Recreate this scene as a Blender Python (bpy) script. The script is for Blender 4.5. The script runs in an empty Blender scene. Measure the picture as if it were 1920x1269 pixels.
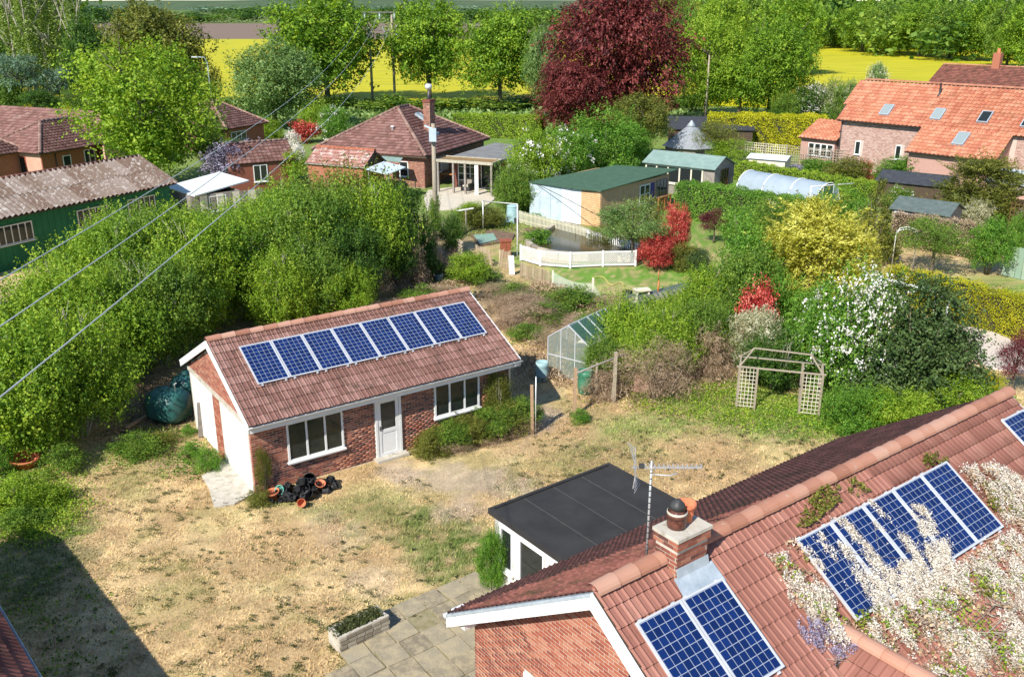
import bpy, math, random
import numpy as np
from mathutils import Vector, Matrix
C = bpy.context.scene
COL = C.collection
rad = math.radians
# ------------------------------------------------------------------ camera, sky, sun, exposure
CH, TH, FP = 13.53, 0.3412, 1750.0
cam = bpy.data.objects.new('camera', bpy.data.cameras.new('camera')); COL.objects.link(cam)
cam.location = (0, 0, CH); cam.rotation_euler = (math.pi/2-TH, 0, 0)
cam.data.sensor_width = 36; cam.data.lens = 36*FP/1920; cam.data.clip_end = 20000; cam.data.clip_start = .1
C.camera = cam
SUN_EL, SUN_DIR = rad(41), rad(57)          # elevation, plan direction in which shadows fall
w = bpy.data.worlds.new('World'); C.world = w; w.use_nodes = True
nt = w.node_tree; bg = nt.nodes['Background']
sk = nt.nodes.new('ShaderNodeTexSky'); sk.sky_type = 'NISHITA'; sk.sun_disc = False
sk.sun_elevation = SUN_EL; sk.sun_rotation = rad(213); sk.air_density = 1.0; sk.dust_density = 0; sk.ozone_density = 5
nt.links.new(sk.outputs[0], bg.inputs[0]); bg.inputs[1].default_value = .125
sl = bpy.data.lights.new('sun', 'SUN'); sl.energy = 5.0; sl.angle = rad(.5); sl.color = (1, .95, .86)
so = bpy.data.objects.new('sun', sl); COL.objects.link(so)
SD = Vector((math.cos(SUN_DIR)*math.cos(SUN_EL), math.sin(SUN_DIR)*math.cos(SUN_EL), -math.sin(SUN_EL)))
so.rotation_euler = SD.to_track_quat('-Z', 'Y').to_euler()
C.view_settings.view_transform = 'Standard'; C.view_settings.look = 'None'
C.view_settings.exposure = .52; C.view_settings.gamma = 1
try: C.view_settings.use_curve_mapping = False
except Exception: pass
C.cycles.max_bounces = 6; C.cycles.transparent_max_bounces = 12; C.cycles.diffuse_bounces = 3
C.cycles.transmission_bounces = 4; C.cycles.glossy_bounces = 2; C.cycles.caustics_reflective = False; C.cycles.caustics_refractive = False

# ------------------------------------------------------------------ geometry of the view (survey of the photograph)
sT, cT = math.sin(TH), math.cos(TH)
def P(px, py, z=0.0):
    "world point at height z seen at a pixel of the 1920 px photograph"
    u, v = (px-960)/FP, (py-634.5)/FP
    t = (CH-z)/(sT+v*cT)
    return Vector((u*t, (cT-v*sT)*t, z))
def HH(x, y, top):
    v = (top-634.5)/FP
    return CH-y*(sT+v*cT)/(cT-v*sT)
def proj(p):
    z = p[2]-CH; d = p[1]*cT-z*sT
    if d < .1: return None
    return 960+FP*p[0]/d, 634.5-FP*(p[1]*sT+z*cT)/d, d
def ray_plane(px, py, o, n):
    u, v = (px-960)/FP, (py-634.5)/FP
    d = Vector((u, cT-v*sT, -sT-v*cT)); q = Vector((0, 0, CH))
    return q+d*((o-q).dot(n)/d.dot(n))

# ------------------------------------------------------------------ materials
MATS = {}
def mat(name, cols, src='noise', scale=4.0, rough=.8, bump=0, bscale=30, spec=.3, metal=0, dirt=None, attr=None, stretch=None, nose_shade=None):
    """cols: list of colours spread over a ramp driven by noise / the piece's own random value / an attribute"""
    m = bpy.data.materials.new(name); m.use_nodes = True; t = m.node_tree; N = t.nodes; L = t.links
    b = N['Principled BSDF']; b.inputs['Roughness'].default_value = rough; b.inputs['Metallic'].default_value = metal
    b.inputs['Specular IOR Level'].default_value = spec
    tc = N.new('ShaderNodeTexCoord'); vec = tc.outputs['Object']
    if stretch:
        mp = N.new('ShaderNodeMapping'); mp.inputs['Scale'].default_value = stretch; L.new(vec, mp.inputs[0]); vec = mp.outputs[0]
    if len(cols) == 1: cols = [cols[0], tuple(c*.86 for c in cols[0])]
    r = N.new('ShaderNodeValToRGB'); r.color_ramp.interpolation = 'LINEAR'
    e = r.color_ramp.elements
    for i, c in enumerate(cols):
        p = i/(len(cols)-1)
        if src == 'noise': p = .3+.4*p
        if i == 0: e[0].position = p; e[0].color = (*c, 1)
        elif i == 1: e[1].position = p; e[1].color = (*c, 1)
        else:
            q = e.new(p); q.color = (*c, 1)
    no = N.new('ShaderNodeTexNoise'); no.inputs['Scale'].default_value = scale; no.inputs['Detail'].default_value = 5; no.inputs['Roughness'].default_value = .62
    L.new(vec, no.inputs[0])
    if src == 'noise': L.new(no.outputs[0], r.inputs[0])
    elif src == 'rnd':
        oi = N.new('ShaderNodeObjectInfo'); ge = N.new('ShaderNodeNewGeometry')
        a = N.new('ShaderNodeMath'); a.operation = 'ADD'; L.new(oi.outputs['Random'], a.inputs[0]); L.new(ge.outputs['Random Per Island'], a.inputs[1])
        f = N.new('ShaderNodeMath'); f.operation = 'FRACT'; L.new(a.outputs[0], f.inputs[0])
        k = N.new('ShaderNodeMath'); k.operation = 'MULTIPLY_ADD'; L.new(no.outputs[0], k.inputs[0]); k.inputs[1].default_value = .5; k.inputs[2].default_value = -.25
        g = N.new('ShaderNodeMath'); g.operation = 'ADD'; g.use_clamp = True; L.new(f.outputs[0], g.inputs[0]); L.new(k.outputs[0], g.inputs[1])
        L.new(g.outputs[0], r.inputs[0])
    out = r.outputs[0]
    if src == 'attr':
        at = N.new('ShaderNodeAttribute'); at.attribute_name = attr
        mx = N.new('ShaderNodeMixRGB'); mx.blend_type = 'MULTIPLY'; mx.inputs[0].default_value = 1
        r.color_ramp.elements[0].position = .3; r.color_ramp.elements[1].position = .7
        L.new(no.outputs[0], r.inputs[0]); L.new(at.outputs['Color'], mx.inputs[1]); L.new(r.outputs[0], mx.inputs[2]); out = mx.outputs[0]
    if dirt:
        dc, ds, lo, hi = dirt
        n2 = N.new('ShaderNodeTexNoise'); n2.inputs['Scale'].default_value = ds; n2.inputs['Detail'].default_value = 6; n2.inputs['Roughness'].default_value = .7
        ge2 = N.new('ShaderNodeNewGeometry'); L.new(ge2.outputs['Position'], n2.inputs[0])
        mr = N.new('ShaderNodeMapRange'); mr.inputs[1].default_value = lo; mr.inputs[2].default_value = hi; L.new(n2.outputs[0], mr.inputs[0])
        mx = N.new('ShaderNodeMixRGB'); L.new(mr.outputs[0], mx.inputs[0]); L.new(out, mx.inputs[1]); mx.inputs[2].default_value = (*dc, 1); out = mx.outputs[0]
    if nose_shade:
        an = N.new('ShaderNodeAttribute'); an.attribute_name = 'nose_shade'  # shade line under each tile course, painted onto the tiles' front faces
        mx = N.new('ShaderNodeMixRGB'); L.new(an.outputs['Fac'], mx.inputs[0]); L.new(out, mx.inputs[1]); mx.inputs[2].default_value = (*nose_shade, 1); out = mx.outputs[0]
    L.new(out, b.inputs['Base Color'])
    if bump:
        nb = N.new('ShaderNodeTexNoise'); nb.inputs['Scale'].default_value = bscale; nb.inputs['Detail'].default_value = 4; L.new(vec, nb.inputs[0])
        bp = N.new('ShaderNodeBump'); bp.inputs['Strength'].default_value = bump; bp.inputs['Distance'].default_value = .02
        L.new(nb.outputs[0], bp.inputs['Height']); L.new(bp.outputs[0], b.inputs['Normal'])
    MATS[name] = m
    return m
def leafmat(name, c1, c2, tr=.42, c3=None):
    m = bpy.data.materials.new(name); m.use_nodes = True; t = m.node_tree; N = t.nodes; L = t.links
    N.remove(N['Principled BSDF']); o = N['Material Output']
    at = N.new('ShaderNodeAttribute'); at.attribute_name = 'rnd'
    r = N.new('ShaderNodeValToRGB'); e = r.color_ramp.elements
    e[0].color = (*c1, 1); e[1].color = (*c2, 1)
    if c3: e[0].position = .1; e[1].position = .45; q = e.new(.9); q.color = (*c3, 1)
    else: e[0].position = .1; e[1].position = .9
    L.new(at.outputs['Fac'], r.inputs[0])
    d = N.new('ShaderNodeBsdfPrincipled'); tl = N.new('ShaderNodeBsdfTranslucent'); ms = N.new('ShaderNodeMixShader')
    d.inputs['Roughness'].default_value = .55; d.inputs['Specular IOR Level'].default_value = .25
    g = N.new('ShaderNodeMixRGB'); g.blend_type = 'MULTIPLY'; g.inputs[0].default_value = 1; g.inputs[2].default_value = (1.25, 1.15, .5, 1)
    L.new(r.outputs[0], d.inputs['Base Color']); L.new(r.outputs[0], g.inputs[1]); L.new(g.outputs[0], tl.inputs[0])
    ms.inputs[0].default_value = tr; L.new(d.outputs[0], ms.inputs[1]); L.new(tl.outputs[0], ms.inputs[2]); L.new(ms.outputs[0], o.inputs[0])
    MATS[name] = m
    return m
def glassmat(name, col=(.02, .025, .025), rough=.06, spec=.6, alpha=1.0):
    m = bpy.data.materials.new(name); m.use_nodes = True; b = m.node_tree.nodes['Principled BSDF']
    b.inputs['Base Color'].default_value = (*col, 1); b.inputs['Roughness'].default_value = rough; b.inputs['Specular IOR Level'].default_value = spec
    b.inputs['Alpha'].default_value = alpha; MATS[name] = m; return m
def rgb(h, k=1.0):
    "sRGB hex of a surface -> linear"
    v = [int(h[i:i+2], 16)/255 for i in (0, 2, 4)]
    return tuple(k*(((c+.055)/1.055)**2.4 if c > .04 else c/12.92) for c in v)

# ------------------------------------------------------------------ object helpers
def thing(name, label, cat, loc=(0, 0, 0), yaw=0.0, group=None):
    o = bpy.data.objects.new(name, None); COL.objects.link(o); o.empty_display_size = .3
    o.location = loc; o.rotation_euler = (0, 0, yaw); o['label'] = label; o['category'] = cat
    if group: o['group'] = group
    return o
def tag(o, label, cat, group=None):
    o['label'] = label; o['category'] = cat
    if group: o['group'] = group
    return o
def obj(name, me, m=None, parent=None, loc=(0, 0, 0), label=None):
    o = bpy.data.objects.new(name, me); COL.objects.link(o); o.location = loc
    if m is not None:
        ml = MATS[m] if isinstance(m, str) else m
        if len(me.materials) == 0: me.materials.append(ml)
        elif me.materials[0] != ml:
            o.material_slots[0].link = 'OBJECT'; o.material_slots[0].material = ml
    if parent: o.parent = parent
    if label: o['label'] = label
    return o
def npmesh(name, v, faces, k=4, smooth=False, attrs=None):
    "fast mesh: v (N,3), faces (M,k)"
    v = np.asarray(v, np.float32); f = np.asarray(faces, np.int32)
    me = bpy.data.meshes.new(name); me.vertices.add(len(v)); me.vertices.foreach_set('co', v.ravel())
    me.loops.add(f.size); me.loops.foreach_set('vertex_index', f.ravel())
    me.polygons.add(len(f)); me.polygons.foreach_set('loop_start', np.arange(0, f.size, k, dtype=np.int32))
    try: me.polygons.foreach_set('loop_total', np.full(len(f), k, np.int32))
    except Exception: pass
    if smooth: me.polygons.foreach_set('use_smooth', np.ones(len(f), bool))
    for n, (dom, ty, data) in (attrs or {}).items():
        a = me.attributes.new(n, ty, dom)
        a.data.foreach_set('color' if 'COLOR' in ty else 'value', np.asarray(data, np.float32).ravel())
    me.update(calc_edges=True); return me
class MB:
    def __init__(s): s.v = []; s.f = []; s.sm = []
    def add(s, vs, fs, M=None, sm=False):
        n = len(s.v); s.v += [(M @ Vector(q))[:] if M is not None else tuple(q) for q in vs]
        s.f += [tuple(i+n for i in q) for q in fs]; s.sm += [sm]*len(fs); return s
    def box(s, x0, x1, y0, y1, z0, z1, M=None):
        vs = [(x0, y0, z0), (x1, y0, z0), (x1, y1, z0), (x0, y1, z0), (x0, y0, z1), (x1, y0, z1), (x1, y1, z1), (x0, y1, z1)]
        return s.add(vs, [(0, 3, 2, 1), (4, 5, 6, 7), (0, 1, 5, 4), (1, 2, 6, 5), (2, 3, 7, 6), (3, 0, 4, 7)], M)
    def bar(s, a, b, w, h=None):
        a, b = Vector(a), Vector(b); d = b-a; L = d.length
        if L < 1e-6: return s
        h = h or w; z = d/L; up = Vector((0, 0, 1)) if abs(z.z) < .95 else Vector((0, 1, 0))
        x = up.cross(z).normalized(); y = z.cross(x)
        M = Matrix((x, y, z)).transposed().to_4x4(); M.translation = a
        return s.box(-w/2, w/2, -h/2, h/2, 0, L, M)
    def tube(s, pts, rs, n=6, cap=True):
        pts = [Vector(p) for p in pts]; rs = rs if hasattr(rs, '__len__') else [rs]*len(pts)
        vs = []; fs = []
        for i, p in enumerate(pts):
            d = (pts[min(i+1, len(pts)-1)]-pts[max(i-1, 0)]).normalized()
            up = Vector((0, 0, 1)) if abs(d.z) < .9 else Vector((0, 1, 0))
            x = up.cross(d).normalized(); y = d.cross(x)
            for k in range(n):
                a = 2*math.pi*k/n; vs.append(p+(x*math.cos(a)+y*math.sin(a))*rs[i])
            if i:
                for k in range(n): fs.append(((i-1)*n+k, (i-1)*n+(k+1) % n, i*n+(k+1) % n, i*n+k))
        if cap: fs += [tuple(range(n-1, -1, -1)), tuple(range((len(pts)-1)*n, len(pts)*n))]
        return s.add(vs, fs, sm=n > 4)
    def lathe(s, prof, n=16, M=None, ribs=0):
        "prof: list of (r,z)"
        vs = []; fs = []
        for i, (r, z) in enumerate(prof):
            for k in range(n):
                a = 2*math.pi*k/n; vs.append((r*math.cos(a), r*math.sin(a), z))
            if i:
                for k in range(n): fs.append(((i-1)*n+k, (i-1)*n+(k+1) % n, i*n+(k+1) % n, i*n+k))
        return s.add(vs, fs, M, True)
    def quad(s, a, b, c, d): return s.add([a, b, c, d], [(0, 1, 2, 3)])
    def slab(s, pts, t):
        "polygon pts (top face), extruded down by vector t"
        n = len(pts); t = Vector(t); vs = [Vector(p) for p in pts]+[Vector(p)+t for p in pts]
        return s.add(vs, [tuple(range(n)), tuple(range(2*n-1, n-1, -1))]+[(i, i+n, (i+1) % n+n, (i+1) % n) for i in range(n)])
    def mesh(s, name):
        me = bpy.data.meshes.new(name); me.from_pydata([tuple(q) for q in s.v], [], s.f)
        me.polygons.foreach_set('use_smooth', s.sm); me.update(); return me
    def build(s, name, m, parent=None, loc=(0, 0, 0), label=None):
        return obj(name, s.mesh(name), m, parent, loc, label)
def wframe(O, a, n):
    "matrix of a wall: local x along a, y out of the wall (n), z up"
    a = Vector(a).normalized(); n = Vector(n).normalized()
    M = Matrix((a, n, Vector((0, 0, 1)))).transposed().to_4x4(); M.translation = Vector(O); return M
def plane_frame(O, a, n):
    a = Vector(a).normalized(); n = Vector(n).normalized(); d = a.cross(n)
    M = Matrix((a, d, n)).transposed().to_4x4(); M.translation = Vector(O); return M   # x=a, y=a x n, z=n
def pieces(parent, name, tmpl, mats4, m, limit=300, world=None, stuffname=None, front=None):
    """lay a template mesh at every matrix: the `limit` nearest ones in view as objects, the others joined as one stuff part"""
    if not mats4: return
    W = world if world is not None else parent.matrix_basis
    key = []
    for i, M in enumerate(mats4):
        p = proj((W @ M).translation)
        vis = p is not None and -30 < p[0] < 1950 and -30 < p[1] < 1300
        key.append((0 if vis else 1, p[2] if p else 1e6, i))
    key.sort()
    mlv = MATS[m] if isinstance(m, str) else m
    if not len(tmpl.materials): tmpl.materials.append(mlv)
    for v, d, i in key[:limit]:
        if v: break
        o = bpy.data.objects.new(name, tmpl); COL.objects.link(o); o.parent = parent; o.matrix_basis = mats4[i]
        if tmpl.materials[0] != mlv: o.material_slots[0].link = 'OBJECT'; o.material_slots[0].material = mlv
    nvis = min(limit, sum(1 for k in key if k[0] == 0)); rest = [mats4[i] for v, d, i in key[nvis:]]
    if not rest: return
    tv = np.zeros(len(tmpl.vertices)*3); tmpl.vertices.foreach_get('co', tv); tv = tv.reshape(-1, 3); tv4 = np.c_[tv, np.ones(len(tv))]
    A = np.array([np.array(M) for M in rest]); V = np.einsum('nij,vj->nvi', A, tv4)[:, :, :3].reshape(-1, 3)
    tf = np.array([list(p.vertices) for p in tmpl.polygons]); k = tf.shape[1]
    Fc = (tf[None]+np.arange(len(rest))[:, None, None]*len(tv)).reshape(-1, k)
    at = None
    if 'nose_shade' in tmpl.attributes:
        nv_ = np.zeros(len(tf)); tmpl.attributes['nose_shade'].data.foreach_get('value', nv_); at = {'nose_shade': ('FACE', 'FLOAT', np.tile(nv_, len(rest)))}
    o = obj(stuffname or name+'s', npmesh(name+'s', V, Fc, k, attrs=at), mlv, parent); o['kind'] = 'stuff'
    return o
def tile_mesh(w=.3, L=.4, rolls=2, hgt=.028, th=.022, name='tile'):
    n = 4*rolls+1; vs = []; fs = []
    for e in (0, 1):                       # upper end, lower end (y grows down the slope)
        for i in range(n):
            x = w*i/(n-1); ph = (i % 4)/4
            z = hgt*(math.sin(math.pi*min(1, ph*2)) if ph < .5 else 0)*1.0 if rolls else 0
            if ph == .25: z = hgt
            vs.append((x-.0, L*e, z+.012+(th if e else -.004)))
    for i in range(n): vs.append((w*i/(n-1), L, -.004))
    for i in range(n-1):
        fs.append((i, i+1, n+i+1, n+i)); fs.append((n+i, n+i+1, 2*n+i+1, 2*n+i))
    me = bpy.data.meshes.new(name); me.from_pydata(vs, [], [tuple(reversed(f)) for f in fs]); me.update()
    at = me.attributes.new('nose_shade', 'FLOAT', 'FACE'); at.data.foreach_set('value', np.array([0, 1]*(n-1), np.float32)); return me  # marks the front faces that take the painted course shade
def roof_tiles(parent, O, a, d, W, S, m, tw=.3, g=.34, name='roof_tile', limit=300, tmpl=None, clip=None, jit=.004, world=None):
    "cover the plane from its upper left corner O, a along the ridge, d down the slope"
    a = Vector(a).normalized(); d = Vector(d).normalized(); n = a.cross(d)
    if n.z < 0: n = -n
    t = tmpl or tile_mesh(tw, g+.05); R = random.Random(3); ms = []
    R4 = Matrix((a, d, n)).transposed().to_4x4()
    nx, ny = int(round(W/tw)), int(math.ceil(S/g)); sx = W/(nx*tw)
    for j in range(ny):
        y = S-g*(ny-j)                      # lowest course ends at the eave
        for i in range(nx):
            x = i*tw*sx
            if clip and not clip(x+tw/2, y+g/2): continue
            M = R4.copy(); yy = y if y > -.05 else y
            M.translation = Vector(O)+a*x+d*(yy+R.uniform(-jit, jit))+n*R.uniform(0, jit)
            ms.append(M @ Matrix.Diagonal((sx, 1, 1, 1)) @ Matrix.Rotation(R.uniform(-.008, .008), 4, 'Z'))
    pieces(parent, name, t, ms, m, limit, world=world)
BRICK = MB().box(0, .211, -.03, .006, 0, .060).mesh('brick')
def bricks(parent, O, a, n, W, H, m='brick', holes=(), limit=300, clip=None, world=None, name='brick'):
    "stretcher bond on a wall; holes = (x0,x1,z0,z1)"
    F = wframe(O, a, n); ms = []; R = random.Random(5); cz = .075
    for j in range(int(H/cz)):
        z = j*cz+.005; x = -.1125 if j % 2 else 0.0
        while x < W-.02:
            x0, x1 = max(x, 0), min(x+.215, W)
            cuts = [(x0, x1)]
            for h in holes:
                if h[2]-.05 < z < h[3]-.02:
                    nc = []
                    for c in cuts:
                        if c[1] <= h[0] or c[0] >= h[1]: nc.append(c)
                        else:
                            if c[0] < h[0]-.03: nc.append((c[0], h[0]))
                            if c[1] > h[1]+.03: nc.append((h[1], c[1]))
                    cuts = nc
            for c in cuts:
                if c[1]-c[0] < .04: continue
                if clip and not clip((c[0]+c[1])/2, z+.05): continue
                M = F @ Matrix.Translation((c[0], R.uniform(-.003, .002), z)) @ Matrix.Diagonal(((c[1]-c[0])/.215, 1, 1, 1))
                ms.append(M)
            x += .225
    pieces(parent, name, BRICK, ms, m, limit, world=world)
def window(parent, O, a, n, x, z, w, h, cols=2, rows=1, fm='white_paint', gm='window_glass', name='window', t=.06, sill=True, d=.05):
    "frame part with a pane sub-part per light"
    F = wframe(O, a, n) @ Matrix.Translation((x, 0, z)); f = MB()
    f.box(0, w, -.02, d, 0, t, F); f.box(0, w, -.02, d, h-t, h, F); f.box(0, t, -.02, d, t, h-t, F); f.box(w-t, w, -.02, d, t, h-t, F)
    ws = cols if hasattr(cols, '__len__') else [1]*cols; tot = sum(ws); acc = 0; edges = [0]
    for q in ws: acc += q; edges.append(acc/tot*w)
    for e in edges[1:-1]: f.box(e-t/2, e+t/2, -.02, d-.004, t, h-t, F)
    for r in range(1, rows): f.box(t, w-t, -.02, d-.008, h*r/rows-t*.35, h*r/rows+t*.35, F)
    if sill: f.box(-.04, w+.04, -.02, d+.07, -.05, 0, F)
    fo = f.build(name, fm, parent)
    for i in range(len(edges)-1):
        MB().box(edges[i]+t*.5, edges[i+1]-t*.5, -.01, .015, t*.8, h-t*.8, F).build('pane', gm, fo)
    return fo
def smooth_curve(pts, n=8):
    out = []; p = [Vector(q) for q in pts]
    for i in range(len(p)-1):
        a, b, c, d = p[max(i-1, 0)], p[i], p[i+1], p[min(i+2, len(p)-1)]
        for k in range(n):
            t = k/n; out.append(.5*((2*b)+(c-a)*t+(2*a-5*b+4*c-d)*t*t+(3*b-a-3*c+d)*t**3))
    out.append(p[-1]); return out
# ------------------------------------------------------------------ foliage
def nrm(a): return a/np.maximum(np.linalg.norm(a, axis=1, keepdims=True), 1e-9)
def leaves(pos, nor, tan, size, asp=.62, rnd=None, rng=None, name='leaves'):
    "one folded rhombic leaf per position"
    n = nrm(nor); t = tan-(tan*n).sum(1, keepdims=True)*n; t = nrm(t); b = np.cross(n, t)
    s = size.reshape(-1, 1)
    fold = n*s*.12
    v = np.stack([pos-t*s*.5, pos+b*s*.5*asp-fold, pos+t*s*.5, pos-b*s*.5*asp-fold], 1).reshape(-1, 3)
    f = np.arange(len(v)).reshape(-1, 4)
    return npmesh(name, v, f, 4, attrs={'rnd': ('FACE', 'FLOAT', rnd)})
def crown(seed, n, leaf, lobes=46, lr=.17, shape='dome', mode='leaf', asp=.62, gap=.0, out=.8, per=15, spr=1.5, shoot=.35, sl=.085, zs=1.0):
    """crown in the unit box x,y -.5...5, z 0..1: leaf clumps on irregular lobes"""
    R = np.random.default_rng(seed)
    cs = []; rs = []
    while len(cs) < lobes:
        u = nrm(R.normal(size=(1, 3)))[0]; k = R.uniform(.25, 1)**.5; r = lr*R.uniform(.6, 1.3)
        z = .5+u[2]*(.5-r*.8)*k
        if shape == 'dome': h = 1.0; q = .5-r*.7
        elif shape == 'egg': h = 1.12-.55*z; q = .5-r*.7
        elif shape == 'cone': z = 1-R.uniform(.02, 1)**.62; h = (1.03-z)*1.0; q = .5; k = R.uniform(.7, 1); u[:2] /= max(1e-3, np.hypot(*u[:2])); r = lr*(1.1-.7*z)
        elif shape == 'column': z = R.uniform(.02, .98); h = 1-.75*abs(z-.42)**1.3*1.6; q = .5-r*.6; k = R.uniform(.4, 1); u[:2] /= max(1e-3, np.hypot(*u[:2]))
        elif shape == 'mound': z = abs(u[2])*(1-r)*k; h = 1.0; q = .5-r*.7
        elif shape == 'tier': z = R.integers(1, 9)/9+R.uniform(-.02, .02); h = 1.05-.72*z; q = .5; k = R.uniform(.5, 1); u[:2] /= max(1e-3, np.hypot(*u[:2]))
        x, y = u[0]*q*h*k, u[1]*q*h*k
        if gap and R.random() < gap*abs(math.sin(5*x+3*y+7*z+seed)): continue
        cs.append((x, y, z)); rs.append(r)
    cs = np.array(cs); rs = np.array(rs); lobc = R.uniform(-.16, .16, lobes)
    ns = max(4, n//per); li0 = R.choice(lobes, ns, p=rs**2/(rs**2).sum())
    us = nrm(R.normal(size=(ns, 3))+np.array([0, 0, .25])); rr = rs[li0]*(.5+.62*R.random(ns)**.5)*(1+.14*R.normal(size=ns))
    sq = np.array([1, 1, .45 if shape == 'tier' else .85])
    sp = cs[li0]+us*rr[:, None]*sq; si = R.integers(0, ns, n); li = li0[si]; u = us[si]
    sr = leaf*spr*R.uniform(.6, 1.4, ns)[si][:, None]
    pos = sp[si]+R.normal(size=(n, 3))*sr*.55+u*sr*R.normal(size=(n, 1))*.5
    tone = (R.random(ns)-.5)[si]*.42
    isS = (R.random(ns) < shoot) & (us[:, 2] > -.35); sdir = nrm(us*.55+np.array([0, 0, .9 if mode != 'droop' else -.6])+R.normal(size=(ns, 3))*.18)
    if mode == 'spray': sdir = nrm(us*np.array([1, 1, .2])+np.array([0, 0, .55])+R.normal(size=(ns, 3))*.12)
    tt = R.random(n); along = sdir[si]*(tt*sl*R.uniform(.5, 1.5, ns)[si])[:, None]; m_ = isS[si]
    pos[m_] = (sp[si]+along+R.normal(size=(n, 3))*(leaf*.55*(1.1-.7*tt))[:, None])[m_]
    tone = tone+np.where(m_, .10*tt, 0)
    outw = pos-np.array([0, 0, .42])
    s = leaf*R.uniform(.65, 1.35, n)
    if mode == 'leaf':
        nor = u*out+np.array([0, 0, .45])+R.normal(size=(n, 3))*.55; tan = R.normal(size=(n, 3))
    elif mode == 'droop':
        tan = nrm(outw)*.8+np.array([0, 0, -.75])+R.normal(size=(n, 3))*.35; nor = u+R.normal(size=(n, 3))*.4+np.array([0, 0, .3]); s *= 1.4
    else:  # spray: flat fans pointing outwards and a little up
        tan = nrm(outw*np.array([1, 1, .3]))+np.array([0, 0, .25])+R.normal(size=(n, 3))*.35; nor = np.array([0, 0, 1.])+R.normal(size=(n, 3))*.6+u*.4; s *= 1.6
    pos[:, 2] = np.maximum(pos[:, 2], .01)
    rnd = np.clip((R.random(n)-.5)*.45+.46+lobc[li]*.8+tone, 0, 1)
    if n > 100:
        ext = np.abs(pos[:, :2]); q = np.quantile(ext, .985); pos[:, :2] *= .5/q; pos[:, 2] /= np.quantile(pos[:, 2], .992)
    if zs != 1:
        me = leaves(pos*np.array([1, 1, zs]), nor, tan, s, asp, rnd, name='crown'); v = np.zeros(len(me.vertices)*3); me.vertices.foreach_get('co', v); v[2::3] /= zs; me.vertices.foreach_set('co', v); me.update(); return me
    return leaves(pos, nor, tan, s, asp, rnd, name='crown')
def trunk(seed, nl=7, r=.03, fork=.35, top=.8):
    "trunk with limbs in the unit box; radius relative to the height"
    R = random.Random(seed); m = MB(); lean = (R.uniform(-.05, .05), R.uniform(-.05, .05))
    pts = [(lean[0]*t*t, lean[1]*t*t, top*t) for t in (0, .12, .35, .6, .8, 1)]
    m.tube(pts, [r*1.5, r*1.1, r*.9, r*.65, r*.4, r*.15], 8)
    for i in range(nl):
        a = 2*math.pi*(i/nl+R.uniform(-.05, .05)); z = R.uniform(fork, .65); L = R.uniform(.22, .36); k = z/top
        b = Vector((lean[0]*k*k, lean[1]*k*k, z)); e = b+Vector((math.cos(a)*L, math.sin(a)*L, R.uniform(.1, .3)))
        q = b.lerp(e, .5)+Vector((0, 0, -.03))
        m.tube([b, q, e], [r*.55, r*.35, r*.1], 6)
        for j in range(2):
            e2 = e+Vector((R.uniform(-.15, .15), R.uniform(-.15, .15), R.uniform(.02, .16))); m.tube([q.lerp(e, .5), e2], [r*.22, r*.06], 5)
    return m.mesh('trunk')
def stems(seed, n=9, r=.014):
    R = random.Random(seed); m = MB()
    for i in range(n):
        a = R.uniform(0, 6.28); L = R.uniform(.15, .42)
        p0 = Vector((math.cos(a)*.05, math.sin(a)*.05, 0)); e = Vector((math.cos(a)*L, math.sin(a)*L, R.uniform(.5, .85)))
        m.tube([p0, p0.lerp(e, .5)+Vector((0, 0, .08)), e], [r, r*.7, r*.25], 5)
    return m.mesh('stems')
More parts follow.
